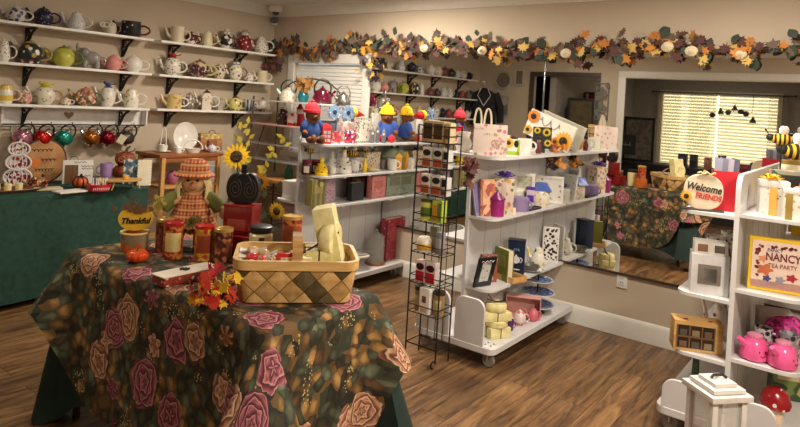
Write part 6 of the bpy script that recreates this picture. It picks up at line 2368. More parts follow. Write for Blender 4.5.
t = T('yellow_house_candle', 'orange yellow house shaped candle beside the mirror on the bee shelf', 'candle', p, R90 - .4)
MB().box((0, 0, .055), (.07, .06, .11), .004).build('wax_house', mat((232, 168, 40), .5), t)
b = MB()
b.prism([(-.042, .108), (.042, .108), (0, .155)], .07)
b.build('roof', mat((240, 190, 70), .5), t)
MB().box((0, -.031, .03), (.02, .002, .045)).build('door', mat((190, 120, 30), .5), t)

# old books row
z = U1Z[2]
for (u1, u2, vt, vb, x, d, m1, ti, lb) in (
        (311, 325, 186, 219, 1.82, .06, stripes((110, 106, 56), (150, 140, 84), 6, 'X', .5), mat((166, 152, 96), .5), 'tall olive gold book box at the near end of the book shelf'),
        (325, 334, 192, 216, 1.76, .05, dots((186, 150, 166), [(120, 90, 110), (214, 190, 200)], 60, .35), None, 'small lilac pink patterned book box beside the olive one'),
        (351, 370, 188, 211, 1.72, .06, pat([(52, 38, 34), (70, 46, 38), (84, 56, 44)], 12, .5, 'clouds'), mat((128, 72, 56), .5), 'large dark brown book box with a reddish title'),
        (351, 363, 195, 213, 1.83, .05, mat((40, 42, 46), .45), None, 'small black book box in front of the dark brown one'),
        (371, 385, 188, 210, 1.83, .055, dots((206, 128, 122), [(150, 70, 70), (226, 170, 160)], 50, .3), mat((190, 104, 100), .5), 'coral pink book box in the middle of the book shelf'),
        (386, 402, 183, 208, 1.82, .06, dots((140, 150, 130), [(110, 120, 100), (170, 170, 146)], 40, .35), mat((120, 120, 96), .5), 'sage grey book box with a gold picture beside the mirror')):
    shelfbox('book', lb, u1, u2, vt, vb, x, z, d, m1, title=ti, group='book shaped boxes on the first unit')
t = T('book_box_medallion', 'round pale seal hanging on the olive gold book box', 'seal', Vector((1.83, -1.02, z + .16)), R90)
MB().lathe([(0, 0), (.02, 0), (.02, .006), (0, .006)], 18, m=Matrix.Rotation(R90, 4, 'X')).build('seal_disc', mat((196, 180, 120), .5), t)
# bottom
z = U1Z[3]
p = on(374, 275, 'x', 1.79, z)
t = T('glass_cloche', 'clear glass cloche on a round wooden base on the bottom shelf', 'cloche', p)
MB().lathe([(0, 0), (.085, 0), (.09, .012), (.085, .022), (0, .022)], 28).build('wooden_base', wood((110, 70, 44), (150, 100, 64)), t)
MB().lathe([(.075, .023), (.077, .2), (.06, .25), (.02, .27), (.0, .272), (0, .268), (.02, .266), (.057, .247), (.073, .2), (.071, .023)], 28).build('glass', glass((206, 206, 200), .28), t)
MB().ell((0, 0, .285), (.014, .014, .014)).build('knob', glass((206, 206, 200), .5), t)
p = on(356, 280, 'x', 1.80, z)
t = T('wire_cake_stand', 'white wire cake stand on the bottom shelf left of the cloche', 'stand', p)
MB().lathe([(0, 0), (.06, 0), (.02, .012), (.014, .1), (.1, .11), (.1, .118), (0, .118)], 26).build('stand_body', CHINA, t)
MB().tube([(.1 * math.cos(k * .21), .1 * math.sin(k * .21), .135) for k in range(30)], .003, 5, closed=True).build('wire_rail', CHROME, t)
shelfbox('book', 'tall deep pink book box on the bottom shelf beside the mirror', 386, 402, 229, 270, 1.80, z, .07, dots((176, 60, 80), [(150, 40, 60), (206, 120, 120), (226, 180, 150)], 34, .3), title=mat((190, 84, 98), .5), group='book shaped boxes on the first unit')
# left face of the unit: only a few things peep out
carton('white plain carton on the corner side of the first unit', Vector((1.46, -.9, .7005)), .2, .16, .14, mat((214, 210, 204), .5), [(-.3, .2, .3, .8, mat((190, 184, 176), .5), 'label')], rot=-R90)
# ================================================================= wire rack goods
def rackbox(label, x, lv, w, d, h, m1, panels, dy=0.0, **kw):
    z = RZ[lv] + .0035
    return carton(label, Vector((RX + x, RY - .018 + dy, z)), w, d, h, m1, panels, rot=kw.pop('rot', .0), **kw)


WOODY = wood((176, 140, 90), (214, 184, 130), 6)
rackbox('pale wooden box with two dark windows at the top of the wire rack', -.02, 0, .15, .06, .125, WOODY, [(-.44, .15, -.04, .88, mat((70, 52, 40), .2), 'window'), (.04, .15, .44, .88, mat((80, 62, 46), .2), 'window')])
rackbox('cream slim carton right of the wooden box on the wire rack top', .084, 0, .036, .06, .12, mat((214, 196, 150), .5), [(-.4, .2, .4, .7, mat((120, 90, 60), .5), 'label')])
COF = mat((176, 84, 48), .4)
OV = mat((40, 32, 32), .3)
for lv, tier in ((1, 'upper'), (2, 'second')):
    for i, x in enumerate((-.058, .02)):
        t = rackbox('dark oval tea packet with orange base on the %s wire rack tier, %s' % (tier, ('left', 'right')[i]), x, lv, .062, .05, .115, mat((222, 214, 204), .4),
                    [(-.46, .04, .46, .45, COF, 'orange_panel')], group='oval label tea packets')
        MB().prism(circ2(.027, 20, 0, .085, .019), .003, Matrix.Translation((0, -.0265, 0))).build('dark_oval', OV, t)
    rackbox('black and white slim packet at the right of the %s rack tier' % tier, .078, lv, .04, .05, .11, mat((214, 210, 206), .4), [(-.4, .5, .4, .9, BLACK, 'label'), (-.4, .05, .4, .3, mat((120, 60, 40), .5), 'label')])
p = Vector((RX - .05, RY - .015, RZ[3] + .0035))
t = T('green_tea_tin', 'round green and yellow tin on the fourth rack tier', 'tin', p)
MB().lathe([(0, 0), (.04, 0), (.04, .11), (0, .11)], 22).build('tin_body', stripes((206, 206, 96), (84, 110, 40), 3, 'Z', .35), t)
MB().lathe([(0, .11), (.042, .11), (.042, .128), (0, .128)], 22).build('lid', mat((60, 70, 36), .4), t)
rackbox('lime green tea box with orange picture beside the round green tin', .04, 3, .07, .055, .13, mat((176, 196, 70), .4), [(-.4, .1, .0, .8, mat((206, 130, 50), .5), 'picture'), (.05, .2, .4, .9, mat((96, 130, 50), .5), 'label')])
p = Vector((RX - .05, RY - .02, RZ[4] + .0035))
t = T('honey_pot', 'white pot with golden honey band on the fifth rack tier', 'pot', p)
MB().lathe([(0, 0), (.04, 0), (.046, .03), (.046, .07), (.034, .085), (0, .085)], 20).build('pot_body', mat((230, 222, 204), .3), t)
MB().lathe([(.0465, .015), (.048, .018), (.048, .045), (.0465, .048)], 20).build('gold_band', mat((222, 170, 60), .4), t)
rackbox('tall olive paper bag leaning on the fifth rack tier', .0, 4, .05, .04, .15, mat((130, 126, 96), .6), [(-.4, .3, .4, .6, mat((160, 156, 130), .6), 'label')], .03)
rackbox('grey slim packet at the right of the fifth rack tier', .06, 4, .045, .04, .13, mat((150, 146, 150), .4), [(-.4, .2, .4, .7, mat((190, 188, 190), .5), 'label')])
for i, x in enumerate((-.056, .018)):
    t = rackbox('dark red berry tea packet on the sixth rack tier, %s' % ('left', 'right')[i], x, 5, .064, .05, .125, mat((214, 196, 190), .4), [(-.46, .04, .46, .5, mat((186, 24, 44), .35), 'red_panel')], group='berry tea packets')
    MB().prism(circ2(.028, 20, 0, .09, .02), .003, Matrix.Translation((0, -.0265, 0))).build('dark_oval', mat((60, 24, 30), .3), t)
for x, lb in ((-.066, 'brown tea jar at the left of the lowest rack tier'), (.072, 'brown tea jar at the right of the lowest rack tier')):
    t = T('tea_jar', lb, 'jar', Vector((RX + x, RY - .01, RZ[6] + .0035)), 0, 'brown tea jars')
    MB().lathe([(0, 0), (.033, 0), (.034, .12), (0, .12)], 20).build('jar_body', mat((150, 124, 84), .35), t)
    MB().lathe([(0, .12), (.035, .12), (.035, .142), (0, .142)], 20).build('lid', mat((52, 40, 30), .4), t)
    MB().lathe([(.0345, .03), (.0352, .031), (.0352, .09), (.0345, .091)], 10, a0=PI * 1.2, a1=PI * 1.8).build('label', mat((190, 170, 120), .5), t)
rackbox('white tea packet with a brown round seal at the front of the lowest rack tier', .003, 6, .07, .05, .15, mat((230, 224, 216), .4), [(-.3, .08, .3, .3, mat((190, 160, 120), .5), 'label'), (-.2, .45, .2, .7, mat((120, 70, 40), .5), 'round_seal')], -.025)

# ================================================================= middle unit, top board
UT = 1.2285
p = on(489, 157, 'x', 3.26, UT)
k = mpp(p)
t = carton('pale pink gift bag with flowers and cream handles on the middle unit top', p, 33 * k, .08, 31 * k, dots((230, 212, 200), [(206, 130, 140), (226, 170, 170), (150, 140, 110)], 26, .3), [], name='gift_bag', cat='gift bag', rot=look(p))
for s in (-1, 1):
    MB().tube(arc(s * .03 - .05, 31 * k, .022, PI, 0, 10, y=.0 + s * .02, rz=.095), .006, 6).build('rope_handle', mat((206, 196, 170), .8), t)
b = MB()
for i in range(9):
    b.tube([(-.10 + i * .013 + .003 * math.sin(i), -.0415, 27 * k - (i > 4) * .03 + .006 * math.cos(i * 2)), (-.094 + i * .013, -.0415, 26 * k - (i > 4) * .03)], .0016, 5)
b.build('printed_script', mat((110, 120, 96), .6), t)
b = MB()
rr = random.Random(4)
for i in range(30):
    b.ell((min(.11, max(-.03, rr.gauss(.045, .03))), -.0395, max(.02, min(.16, rr.gauss(.08, .04)))), (.010, .002, .010), seg=8)
b.build('printed_roses', pat([(206, 150, 150), (226, 180, 176), (190, 120, 126), (170, 166, 130)], 60), t)
p = on(511, 157, 'x', 3.26, UT)
k = mpp(p)
t = carton('small lime green and white box with a sunflower and black bee', p, 16 * k, .06, 15 * k, mat((226, 222, 206), .45), [(-.5, 0, .5, .22, mat((156, 190, 40), .4), 'lime_band'), (.34, 0, .5, 1, mat((156, 190, 40), .4), 'lime_side')])
sunflower(t, (-.02, -.033, .075), .035, 0, 0, nm='printed_sunflower')
MB().ell((.03, -.031, .07), (.016, .004, .024)).build('printed_bee', BLACK, t)
p = on(526, 156, 'x', 3.28, UT)
k = mpp(p)
t = mug('wide white mug with small green words beside the lime box', p, 19 * k, 15 * k, CHINA, None, None, look(p) - .2)
p = on(538, 157, 'x', 3.31, UT)
t = T('nutcracker_figure', 'small dark red figure before the black sunflower block', 'figurine', p, look(p))
MB().lathe([(0, 0), (.018, 0), (.022, .05), (.012, .075), (0, .078)], 14).build('dark_coat', mat((96, 34, 38), .5), t)
MB().ell((0, 0, .088), (.015, .015, .016)).build('head', mat((160, 110, 90), .5), t)
MB().lathe([(.017, .096), (.015, .115), (0, .116)], 12).build('hat', BLACK, t)
# sunflower canvas standing on its corner edge against the mirror
c0 = at(522, 134, 'y', -.10)
c1 = at(534.5, 112, 'y', -.10)
c2 = at(579, 132, 'y', -.10)
ex = (c2 - c1)
wd_, an = ex.length, math.atan2(-ex.z, ex.x)
hd_ = (c1 - c0).length
low = min(c0.z - math.sin(an) * wd_, c0.z)
cen = (c0 + c2) / 2
pz = UT - (cen.z - (wd_ * math.sin(an) + hd_ * math.cos(an)) / 2) + .0005
cen.z += pz
t = T('sunflower_canvas', 'tilted white canvas with painted sunflowers and script leaning by the mirror', 'canvas', cen, 0.0, None, (0, 0, 0))
t.rotation_euler = (0, an, 0)
MB().box((0, .0, 0), (wd_, .03, hd_), .003).build('canvas_board', mat((236, 228, 212), .6), t)
for i, (x, z, r) in enumerate(((-wd_ * .40, hd_ * .26, .055), (wd_ * .36, -hd_ * .14, .075), (wd_ * .2, -hd_ * .5 + .04, .035), (-wd_ * .42, -hd_ * .3, .035))):
    sunflower(t, (x, -.019, z), r, 0, 0, ((236, 150, 60), (236, 176, 50), (230, 130, 40), (226, 180, 50))[i], 'painted_sunflower')
b = MB()
b.tube([(-.1 + i * .0085 + .010 * math.cos(i * .75), -.0165, .045 + .028 * math.sin(i * .75)) for i in range(22)], .0028, 5)
b.tube([(-.07 + i * .0085 + .010 * math.cos(i * .75), -.0165, -.03 + .026 * math.sin(i * .75)) for i in range(18)], .0028, 5)
b.build('painted_script', mat((120, 130, 140), .6), t)
p = on(541, 156, 'x', 3.27, UT)
p.y = min(p.y, -.24)
k = mpp(p)
t = T('sunflower_block', 'black square block with yellow sunflowers on a small easel before the canvas', 'plaque', p, look(p))
MB().box((0, 0, .015), (.05, .05, .03), .003).build('easel_base', mat((34, 32, 34), .5), t)
MB().box((0, 0, .03 + .075), (.13, .025, .15), .003).build('block', mat((34, 34, 36), .6), t)
for x, z, r in ((.03, .145, .032), (-.035, .155, .026), (.04, .07, .028)):
    sunflower(t, (x, -.015, z), r, 0, 0, (236, 206, 60), 'painted_sunflower')
leaves('orange and dark red silk leaves lying beside the canvas foot', Vector((3.33, -.17, UT)), 6, (.05, .04, .05), .055, [(mat((222, 140, 50), .7), 'orange_leaves'), (mat((120, 50, 40), .7), 'red_leaves')], None, 'leaf_bunch', 5)
leaves('dark red leaves behind the wide white mug', Vector((3.10, -.42, UT)), 8, (.06, .07, .08), .07, [(mat((110, 44, 36), .7), 'red_leaves'), (mat((130, 66, 40), .7), 'brown_leaves')], None, 'leaf_bunch', 6)
leaves('dark red silk leaves hanging at the near corner of the middle unit', Vector((3.2, -1.15, 1.2)), 9, (.035, .02, .16), .07, [(mat((84, 40, 40), .7), 'red_leaves'), (mat((110, 60, 48), .7), 'brown_leaves')], None, 'leaf_spray', 7, True)
leaves('orange and dark leaves hanging under the top board beside the mirror', Vector((3.33, -.16, 1.2)), 8, (.03, .08, .08), .065, [(mat((214, 140, 50), .7), 'orange_leaves'), (mat((60, 44, 44), .7), 'dark_leaves')], None, 'leaf_spray', 8, True)
# left half of the top board
p = Vector((3.04, -.98, UT))
t = T('white_pitcher', 'small white pitcher with blue rim behind the rack on the middle unit', 'pitcher', p, look(p))
MB().lathe([(0, 0), (.04, 0), (.055, .05), (.035, .1), (.045, .13), (.038, .13), (.03, .1), (0, .05)], 20).build('pitcher_body', CHINA, t)
MB().tube(arc(.045, .075, .035, R90, -R90, 8), .006, 6).build('handle', mat((60, 80, 120), .3), t)
mug('white mug with green leaf print on the mirror end of the middle unit', Vector((3.06, -.5, UT)), .14, .11, dots((226, 224, 216), [(130, 170, 60)], 14, .3), CHINA, None, -1.2)
carton('pink striped book box at the back of the middle unit top', Vector((3.06, -.75, UT)), .13, .05, .17, stripes((206, 170, 176), (150, 110, 120), 7, 'X'), rot=-R90, panels=[(-.3, .2, .3, .5, CREAM, 'label')])

# ---------------- middle unit, purple shelf
z = .8555
PUR = mat((92, 50, 160), .4)
p = on(481, 220, 'x', 3.235, z)
carton('slim grey purple folder leaning at the near end of the purple shelf', p, .12, .012, .2, mat((140, 130, 160), .5), [(-.4, .1, .4, .9, mat((120, 108, 150), .5), 'printed_front')], rot=look(p) + .9, name='folder', cat='folder', tilt=(-.22, 0, look(p) + .9))
p = on(487, 214, 'x', 3.265, z)
carton('tall orange floral book leaning behind the magenta house candle', p, .1, .03, .225, pat([(190, 110, 80), (222, 170, 140), (160, 80, 70), (206, 150, 110)], 22), [(-.45, .02, -.38, .98, mat((150, 80, 70), .5), 'spine_line')], rot=look(p) + .5, name='book', cat='book', tilt=(-.12, 0, look(p) + .5))
p = on(496, 219, 'x', 3.30, z)
k = mpp(p)
t = T('house_candle_tin', 'magenta house shaped tin with pointed roof on the purple shelf', 'candle', p, look(p))
MB().lathe([(0, 0), (.047, 0), (.047, .105), (0, .105)], 20).build('tin_body', mat((150, 36, 110), .35), t)
MB().lathe([(0, .105), (.053, .105), (.05, .112), (.008, .15), (.006, .16), (0, .162)], 20).build('roof_lid', mat((120, 30, 92), .35), t)
p = on(503, 208, 'x', 3.272, z)
k = mpp(p)
t = carton('tall floral gift tower tied with a purple bow on the purple shelf', p, .125, .1, .225, dots((222, 206, 186), [(190, 120, 130), (120, 130, 80), (214, 170, 90)], 30, .42), [(-.12, 0, .12, .9, mat((206, 190, 170), .5), 'paper_band')], name='gift_tower', cat='gift')
bow(t, (0, -.02, .235), .065, PUR)
carton('small cream card box lying before the magenta tin', on(510, 214, 'x', 3.31, z), .07, .06, .035, mat((226, 216, 190), .5), [(-.3, .2, .3, .8, mat((206, 190, 160), .5), 'label')])
p = on(518, 215, 'x', 3.29, z)
k = mpp(p)
t = T('lavender_tin', 'round lavender mug shaped tin on the purple shelf', 'tin', p, look(p) - .4)
MB().lathe([(0, 0), (.064, 0), (.068, .01), (.068, .085), (.06, .09), (0, .088)], 26).build('tin_body', mat((146, 126, 166), .35), t)
MB().tube(arc(.066, .045, .025, R90, -R90, 8), .006, 6).build('handle', mat((146, 126, 166), .35), t)
p = on(520, 200, 'x', 3.20, z)
carton('white plain carton under the white framed picture on the purple shelf', p, .16, .04, .1, mat((214, 208, 198), .5), [(-.3, .2, .3, .8, mat((200, 192, 182), .5), 'label')], rot=R90)
frame('white framed picture of grasses above the lavender tin', p + Vector((0, 0, .1005)), .19, .13, mat((232, 226, 214), .4), pat([(150, 150, 116), (196, 196, 170), (110, 120, 80)], 20, .5, 'clouds'), look(p), .08, .022, .014, easel=False)
carton('small purple topped box beside the blue roofed house jar', on(530, 206, 'x', 3.27, z), .055, .05, .12, mat((206, 190, 200), .4), [(-.4, .3, .4, .7, PUR, 'label')], lid=(PUR, .02))
p = on(540, 207, 'x', 3.30, z)
t = T('house_jar', 'cream floral house jar with a blue roof beside the white panel', 'jar', p, look(p))
MB().lathe([(0, 0), (.055, 0), (.062, .015), (.062, .1), (.055, .11), (0, .11)], 24).build('jar_body', dots((226, 214, 190), [(206, 160, 150), (160, 150, 110)], 40, .28), t)
b = MB()
b.prism([(-.075, .108), (.075, .108), (.04, .165), (-.03, .165)], .1, None, .003)
b.build('blue_roof', mat((84, 112, 186), .4), t)
y, w, k = spany(535, 559, 3.21, 190)
t = frame('large white board with a grey flower sketch standing by the mirror', Vector((3.28, -.15, z + .003)), .2, .2, mat((236, 232, 222), .4), dots((232, 226, 214), [(150, 140, 140), (196, 184, 180)], 30, .25), look(Vector((3.2, -.2, 0))) - .1, .12, .018, .014, easel=False, name='printed_board')
t = T('tin_tray', 'black rectangular tray at the front edge of the purple shelf', 'tray', Vector((3.33, -.52, z)), R90)
MB().box((0, 0, .005), (.17, .05, .01), .003).build('tray_body', mat((40, 36, 38), .4), t)
b = MB()
b.tube([(-.085, -.025, .012), (.085, -.025, .012), (.085, .025, .012), (-.085, .025, .012)], .004, 6, closed=True)
b.build('rolled_rim', mat((52, 46, 48), .4), t)
# twin gifts at the mirror end
p = Vector((3.30, -.06, z))
t = carton('small pale gift box tied with purple ribbon close to the mirror', p, .08, .08, .1, dots((222, 216, 206), [(180, 180, 140)], 40, .3), [(-.12, 0, .12, 1, PUR, 'ribbon')], rot=.6)
bow(t, (0, 0, .11), .05, PUR)

# ---------------- middle unit, tea shelf
z = .4255
p = on(482, 278, 'x', 3.27, z + .003)
t = frame('black photo frame with white script leaning at the near end of the tea shelf', p, .14, .19, mat((28, 28, 30), .35), dots((206, 206, 202), [(150, 150, 150)], 40, .4), look(p) + .75, .24, .03, .016)
b = MB()
b.tube([(-.05 + i * .007, -.0095, .168 + .006 * math.sin(i * 1.4)) for i in range(15)], .0016, 5)
b.build('white_script', WHITE, t)
p = on(489, 262, 'x', 3.235, z)
t = carton('rust brown floral box with a cream tag behind the black frame', p, .1, .06, .165, dots((150, 84, 64), [(110, 60, 50), (190, 150, 130)], 40, .35), [(-.3, .1, .25, .62, mat((222, 200, 170), .5), 'cream_tag')], rot=look(p) + .2)
y, w, k = spany(500, 509, 3.25, 245)
p = on(504, 262, 'x', 3.285, z)
book('olive green tall book left of the navy tea tin', p, .15, .2, .045, mat((120, 124, 40), .45), mat((140, 144, 60), .5), None, look(p) - .95)
p = on(516, 263, 'x', 3.28, z)
k = mpp(p)
t = carton('navy blue tall tea tin with a white teapot picture', p, .112, .085, .215, mat((24, 38, 64), .3), [(-.25, .18, .25, .21, mat((206, 210, 216), .5), 'white_line')], name='tea_tin', cat='tin', lid=(mat((20, 34, 56), .3), .018), rot=look(p) - .05)
b = MB()
b.prism(circ2(.027, 20, 0, .105, .024), .002, Matrix.Translation((0, -.0435, 0)))
b.prism([(-.05, .125), (-.038, .125), (-.02, .1), (-.03, .09)], .002, Matrix.Translation((0, -.0435, 0)))
b.tube([(.024 + .016 * math.cos(a), -.0435, .105 + .016 * math.sin(a)) for a in [-1.4 + .28 * i for i in range(11)]], .003, 5)
b.prism(circ2(.006, 10, 0, .134), .002, Matrix.Translation((0, -.0435, 0)))
b.build('teapot_picture', mat((214, 218, 222), .5), t)
b = MB()
for x in (-.018, 0, .018):
    b.tube([(x, -.0432, .165), (x * .6, -.0432, .18)], .004, 5)
b.build('crest', mat((120, 140, 170), .5), t)
p = on(508, 275, 'x', 3.30, z)
t = T('wooden_tea_tray', 'open shallow wooden tray box with cards on the tea shelf', 'tray', p, look(p) - .75)
OAK = wood((186, 136, 76), (216, 172, 110), 6)
MB().box((0, 0, .004), (.2, .12, .008)).build('tray_floor', wood((150, 104, 58), (190, 142, 88), 6), t)
for x, y, a, c in ((0, -.06, .21, .01), (0, .06, .21, .01), (-.1, 0, .01, .12), (.1, 0, .01, .12)):
    MB().box((x, y, .018), (a, c, .036), .002).build('side', OAK, t)
b = MB()
b.box((-.03, 0, .014), (.08, .08, .006), .001)
b.build('picture_cards', pat([(206, 180, 140), (150, 110, 80), (180, 170, 150)], 26), t)
p = on(531, 264, 'x', 3.31, z)
t = T('china_saucer', 'white saucer with grey rim under the lemon teapot stand', 'saucer', p)
MB().lathe([(0, 0), (.05, 0), (.085, .014), (.083, .016), (.05, .005), (0, .005)], 28).build('plate', CHINA, t)
MB().tube([(.084 * math.cos(i * .2), .084 * math.sin(i * .2), .016) for i in range(31)], .002, 5).build('grey_rim', mat((110, 108, 112), .4), t)
q = p + Vector((0, 0, .0055))
t = T('candle_dish', 'dark oval dish on the white saucer on the tea shelf', 'dish', q)
MB().lathe([(0, 0), (.04, 0), (.06, .02), (.064, .035), (.058, .035), (.04, .008), (0, .008)], 24, sy=.8).build('dish_body', mat((96, 92, 84), .35), t)
p = on(538, 261, 'x', 3.275, z)
teapot('white tea for one pot with yellow lemons and dark leaves', p, .17, .14, dots((228, 224, 208), [(222, 196, 60), (60, 66, 50), (150, 150, 80)], 26, .36), None, CHINA, 'pear', False, None, look(p) - .3)
p = Vector((3.285, -.08, z))
carton('tall white panel with black damask scrolls beside the mirror', p, .115, .014, .25, mat((232, 226, 218), .5), [(-.42, .04, .42, .96, dots((230, 224, 216), [(34, 30, 36)], 44, .46), 'damask_print')], rot=.45, name='damask_panel', cat='panel')
# ---------------- middle unit, base
z = .1305
cr = math.radians(49)
p = on(496, 336, 'x', 3.36, z)
cheesebox('lowest square parchment cheese box of the stack on the base board', p, .145, .1, .062, cr + .25, group='parchment boxes stacked on the base')
cheesebox('flat round parchment box second in the stack on the base board', p + Vector((-.005, 0, .0635)), .13, .13, .04, cr, True, group='parchment boxes stacked on the base', cord=False)
cheesebox('wide square parchment box third in the stack on the base board', p + Vector((-.02, -.01, .1045)), .19, .12, .05, cr + .1, group='parchment boxes stacked on the base')
cheesebox('top round parchment box with a dark twig on the stack', p + Vector((-.015, 0, .1560)), .135, .135, .045, cr, True, group='parchment boxes stacked on the base')
t = T('dark_twig', 'dark twig tied on the top parchment box of the base stack', 'twig', p + Vector((-.015, 0, .204)), cr)
MB().tube([(-.06, 0, .02), (0, 0, .004), (.05, .01, .003)], .004, 6).build('stick', mat((60, 42, 30), .8), t)
MB().tube([(-.02, 0, .01), (-.05, .01, .045)], .003, 5).build('side_shoot', mat((60, 42, 30), .8), t)
p = on(523, 310, 'x', 3.31, z + .0008)
t = T('pink_doll_set', 'open pink box behind the toy tea set on the base board', 'box', p, look(p))
PK1 = mat((214, 160, 152), .45)
for c, d in (((0, .045, .07), (.23, .006, .14)), ((0, 0, .003), (.23, .09, .006)), ((0, 0, .137), (.23, .09, .006)), ((-.112, 0, .07), (.006, .09, .13)), ((.112, 0, .07), (.006, .09, .13))):
    MB().box(c, d, .001).build('box_wall', PK1, t)
for x, y, s, m1, lb in ((3.37, -.70, 1.15, dots((226, 206, 200), [(214, 110, 120), (196, 190, 180)], 30, .4), 'white and pink toy teapot in front of the pink box'),
                        (3.40, -.56, 1.0, mat((214, 110, 122), .25), 'rose pink toy teapot nearer the mirror end of the base')):
    teapot(lb, Vector((x, y, z)), .12 * s, .09 * s, m1, None, None, 'round', False, 'toy teapots', cr)
mug('dark purple toy cup left of the white and pink toy teapot', Vector((3.38, -.83, z)), .05, .07, mat((90, 50, 110), .3))
mug('grey toy cup stacked beside the pink box', Vector((3.29, -.98, z)), .1, .09, dots((150, 140, 140), [(70, 64, 70), (206, 180, 180)], 34, .4))
p = Vector((3.33, -.36, z))
t = T('plate_stand', 'three tier stand of blue and white plates beside the mirror on the base', 'cake stand', p)
for i, (zz, r) in enumerate(((.04, .125), (.125, .12), (.21, .105))):
    pl = MB().lathe([(0, zz), (r * .6, zz), (r, zz + .014), (r * .99, zz + .018), (r * .6, zz + .005), (0, zz + .005)], 34).build('plate', mat((206, 206, 206), .2), t)
    b = MB()
    b.lathe([(r * .72, zz + .0085), (r * .9, zz + .0150), (r * .9, zz + .0170), (r * .72, zz + .0105)], 34)
    b.build('blue_border', dots((70, 92, 140), [(196, 202, 214), (90, 112, 160)], 60, .4), pl)
MB().lathe([(0, 0), (.06, 0), (.012, .02), (.006, .04), (.006, .255), (.012, .258), (0, .262)], 16).build('post', IRON, t)
b = MB()
for i, zz in enumerate((.47,)):
    pass
# left side of the middle unit
carton('pale green carton on the left shelf of the middle unit', Vector((3.07, -.6, .7005)), .2, .12, .12, mat((170, 180, 150), .5), [(-.3, .2, .3, .8, CREAM, 'label')], rot=-R90)
carton('cream carton on the lower left shelf of the middle unit', Vector((3.07, -.4, .4605)), .2, .12, .14, mat((214, 204, 180), .5), [(-.3, .2, .3, .8, mat((180, 160, 130), .5), 'label')], rot=-R90)

# ================================================================= right unit
z = 1.0755
p = on(709, 214, 'x', 4.50, z)
p.y = -1.0
k = mpp(p)
t = T('pumpkin_sign', 'pale wooden pumpkin sign reading Welcome friends on the right unit', 'sign', Vector((4.475, -1.02, z)), math.radians(20))
k = mpp(Vector((4.475, -1.0, z)))
W = 36 * k
MB().prism([(W * .5 * math.copysign(abs(math.cos(q)) ** .8, math.cos(q)), .092 + .088 * math.copysign(abs(math.sin(q)) ** .85, math.sin(q))) for q in [2 * PI * i / 40 for i in range(40)]], .018, None, .003).build('board', wood((206, 186, 156), (228, 212, 186), 5), t)
text(t, 'Welcome', BLACK, .0, -.0115, .112, .052, .1, 'welcome_lettering', .25, .78, .0012, .0008)
text(t, 'FRIENDS', mat((196, 44, 36), .5), .024, -.0115, .068, .038, .1, 'friends_lettering', 0, .82, .0012, .001)
sunflower(t, (-.078, -.014, .066), .03, 0, 0, (236, 176, 36), 'sunflower')
MB().tube([(0, 0, .178), (.008, 0, .2)], [.014, .011], 7).build('stem', mat((150, 130, 96), .7), t)
MB().tube([(-.03, -.012, .186)] + [(-.03 + .01 * i, -.014, .186 + .006 * math.sin(i * 1.9)) for i in range(9)], .005, 6).build('twine_bow', mat((206, 186, 130), .8), t)
MB().box((0, .0, .004), (W * 1.05, .06, .008), .002).build('dark_foot', mat((60, 44, 40), .6), t)
t = T('red_gift_bag', 'bright red stiff gift bag behind the pumpkin sign', 'gift bag', Vector((4.55, -.90, z)), math.radians(20))
for c, d in (((0, -.035, .1), (.12, .004, .2)), ((0, .035, .1), (.12, .004, .2)), ((-.058, 0, .1), (.004, .07, .2)), ((.058, 0, .1), (.004, .07, .2)), ((0, 0, .002), (.12, .07, .004))):
    MB().box(c, d).build('bag_side', mat((190, 24, 40), .45), t)
for i in range(4):
    tt = T('folded_card', 'grey folded cards standing in the red gift bag', 'card', Vector((4.515 + i * .024, -.918 + .011 * i, z + .0045)), math.radians(20), 'grey folded cards in the red bag')
    MB().prism([(-.012, 0), (.012, 0), (.022 , .255), (-.016, .265)], .012).build('card_sheet', mat([(150, 150, 170), (120, 120, 140), (170, 166, 180), (90, 88, 104)][i], .5), tt)
z = .6705
p = Vector((4.515, -.985, z))
t = carton('tall white box with a window showing a small white house', p, .17, .12, .195, mat((206, 203, 202), .45), [(-.32, .25, .28, .75, mat((120, 112, 104), .3), 'window'), (-.2, .3, .18, .66, mat((214, 208, 196), .5), 'printed_house'), (-.1, .36, .08, .48, mat((170, 160, 150), .5), 'printed_words')], rot=.3)
carton('low white box with brown tea pictures on top of the tall window box', p + Vector((.0, 0, .1952)), .15, .1, .06, mat((220, 214, 204), .5), [(-.4, .2, -.1, .8, mat((130, 96, 70), .5), 'picture'), (.1, .2, .4, .8, mat((90, 80, 76), .5), 'picture')], rot=.3)
for i, (x, y, c, lb) in enumerate(((4.50, -.70, (120, 60, 50), 'brown rimmed cup behind the tall white window box'), (4.555, -.62, (150, 130, 110), 'tan patterned cup near the centre panel of the right unit'))):
    mug(lb, Vector((x, y, z)), .12, .26 if i else .24, dots((206, 198, 184), [c, (70, 60, 56)], 40, .36), mat(c, .4))
z = .3755
p = Vector((4.475, -.985, z))
t = T('tea_chest', 'light wooden tea chest with six glass windows on the right unit', 'tea box', p, math.radians(24))
BAM = wood((186, 138, 76), (220, 178, 112), 6)
t.scale = (1.14, 1.1, 1.14)
MB().box((0, 0, .065), (.20, .10, .13), .005).build('chest_body', BAM, t)
MB().box((-.012, -.0505, .063), (.15, .003, .098), .001).build('dark_glass', mat((44, 36, 30), .12), t)
b = MB()
for i in range(4):
    b.box((-.087 + i * .05, -.053, .063), (.005, .004, .1))
b.box((-.012, -.053, .063), (.15, .004, .006))
b.build('window_bars', mat((120, 84, 48), .5), t)
for i in range(3):
    for j in range(2):
        MB().box((-.062 + i * .05, -.0525, .03 + j * .05), (.03, .002, .026), .001).build('tea_bag', mat([(110, 80, 60), (84, 70, 60), (140, 120, 90)][(i + j) % 3], .5), t)
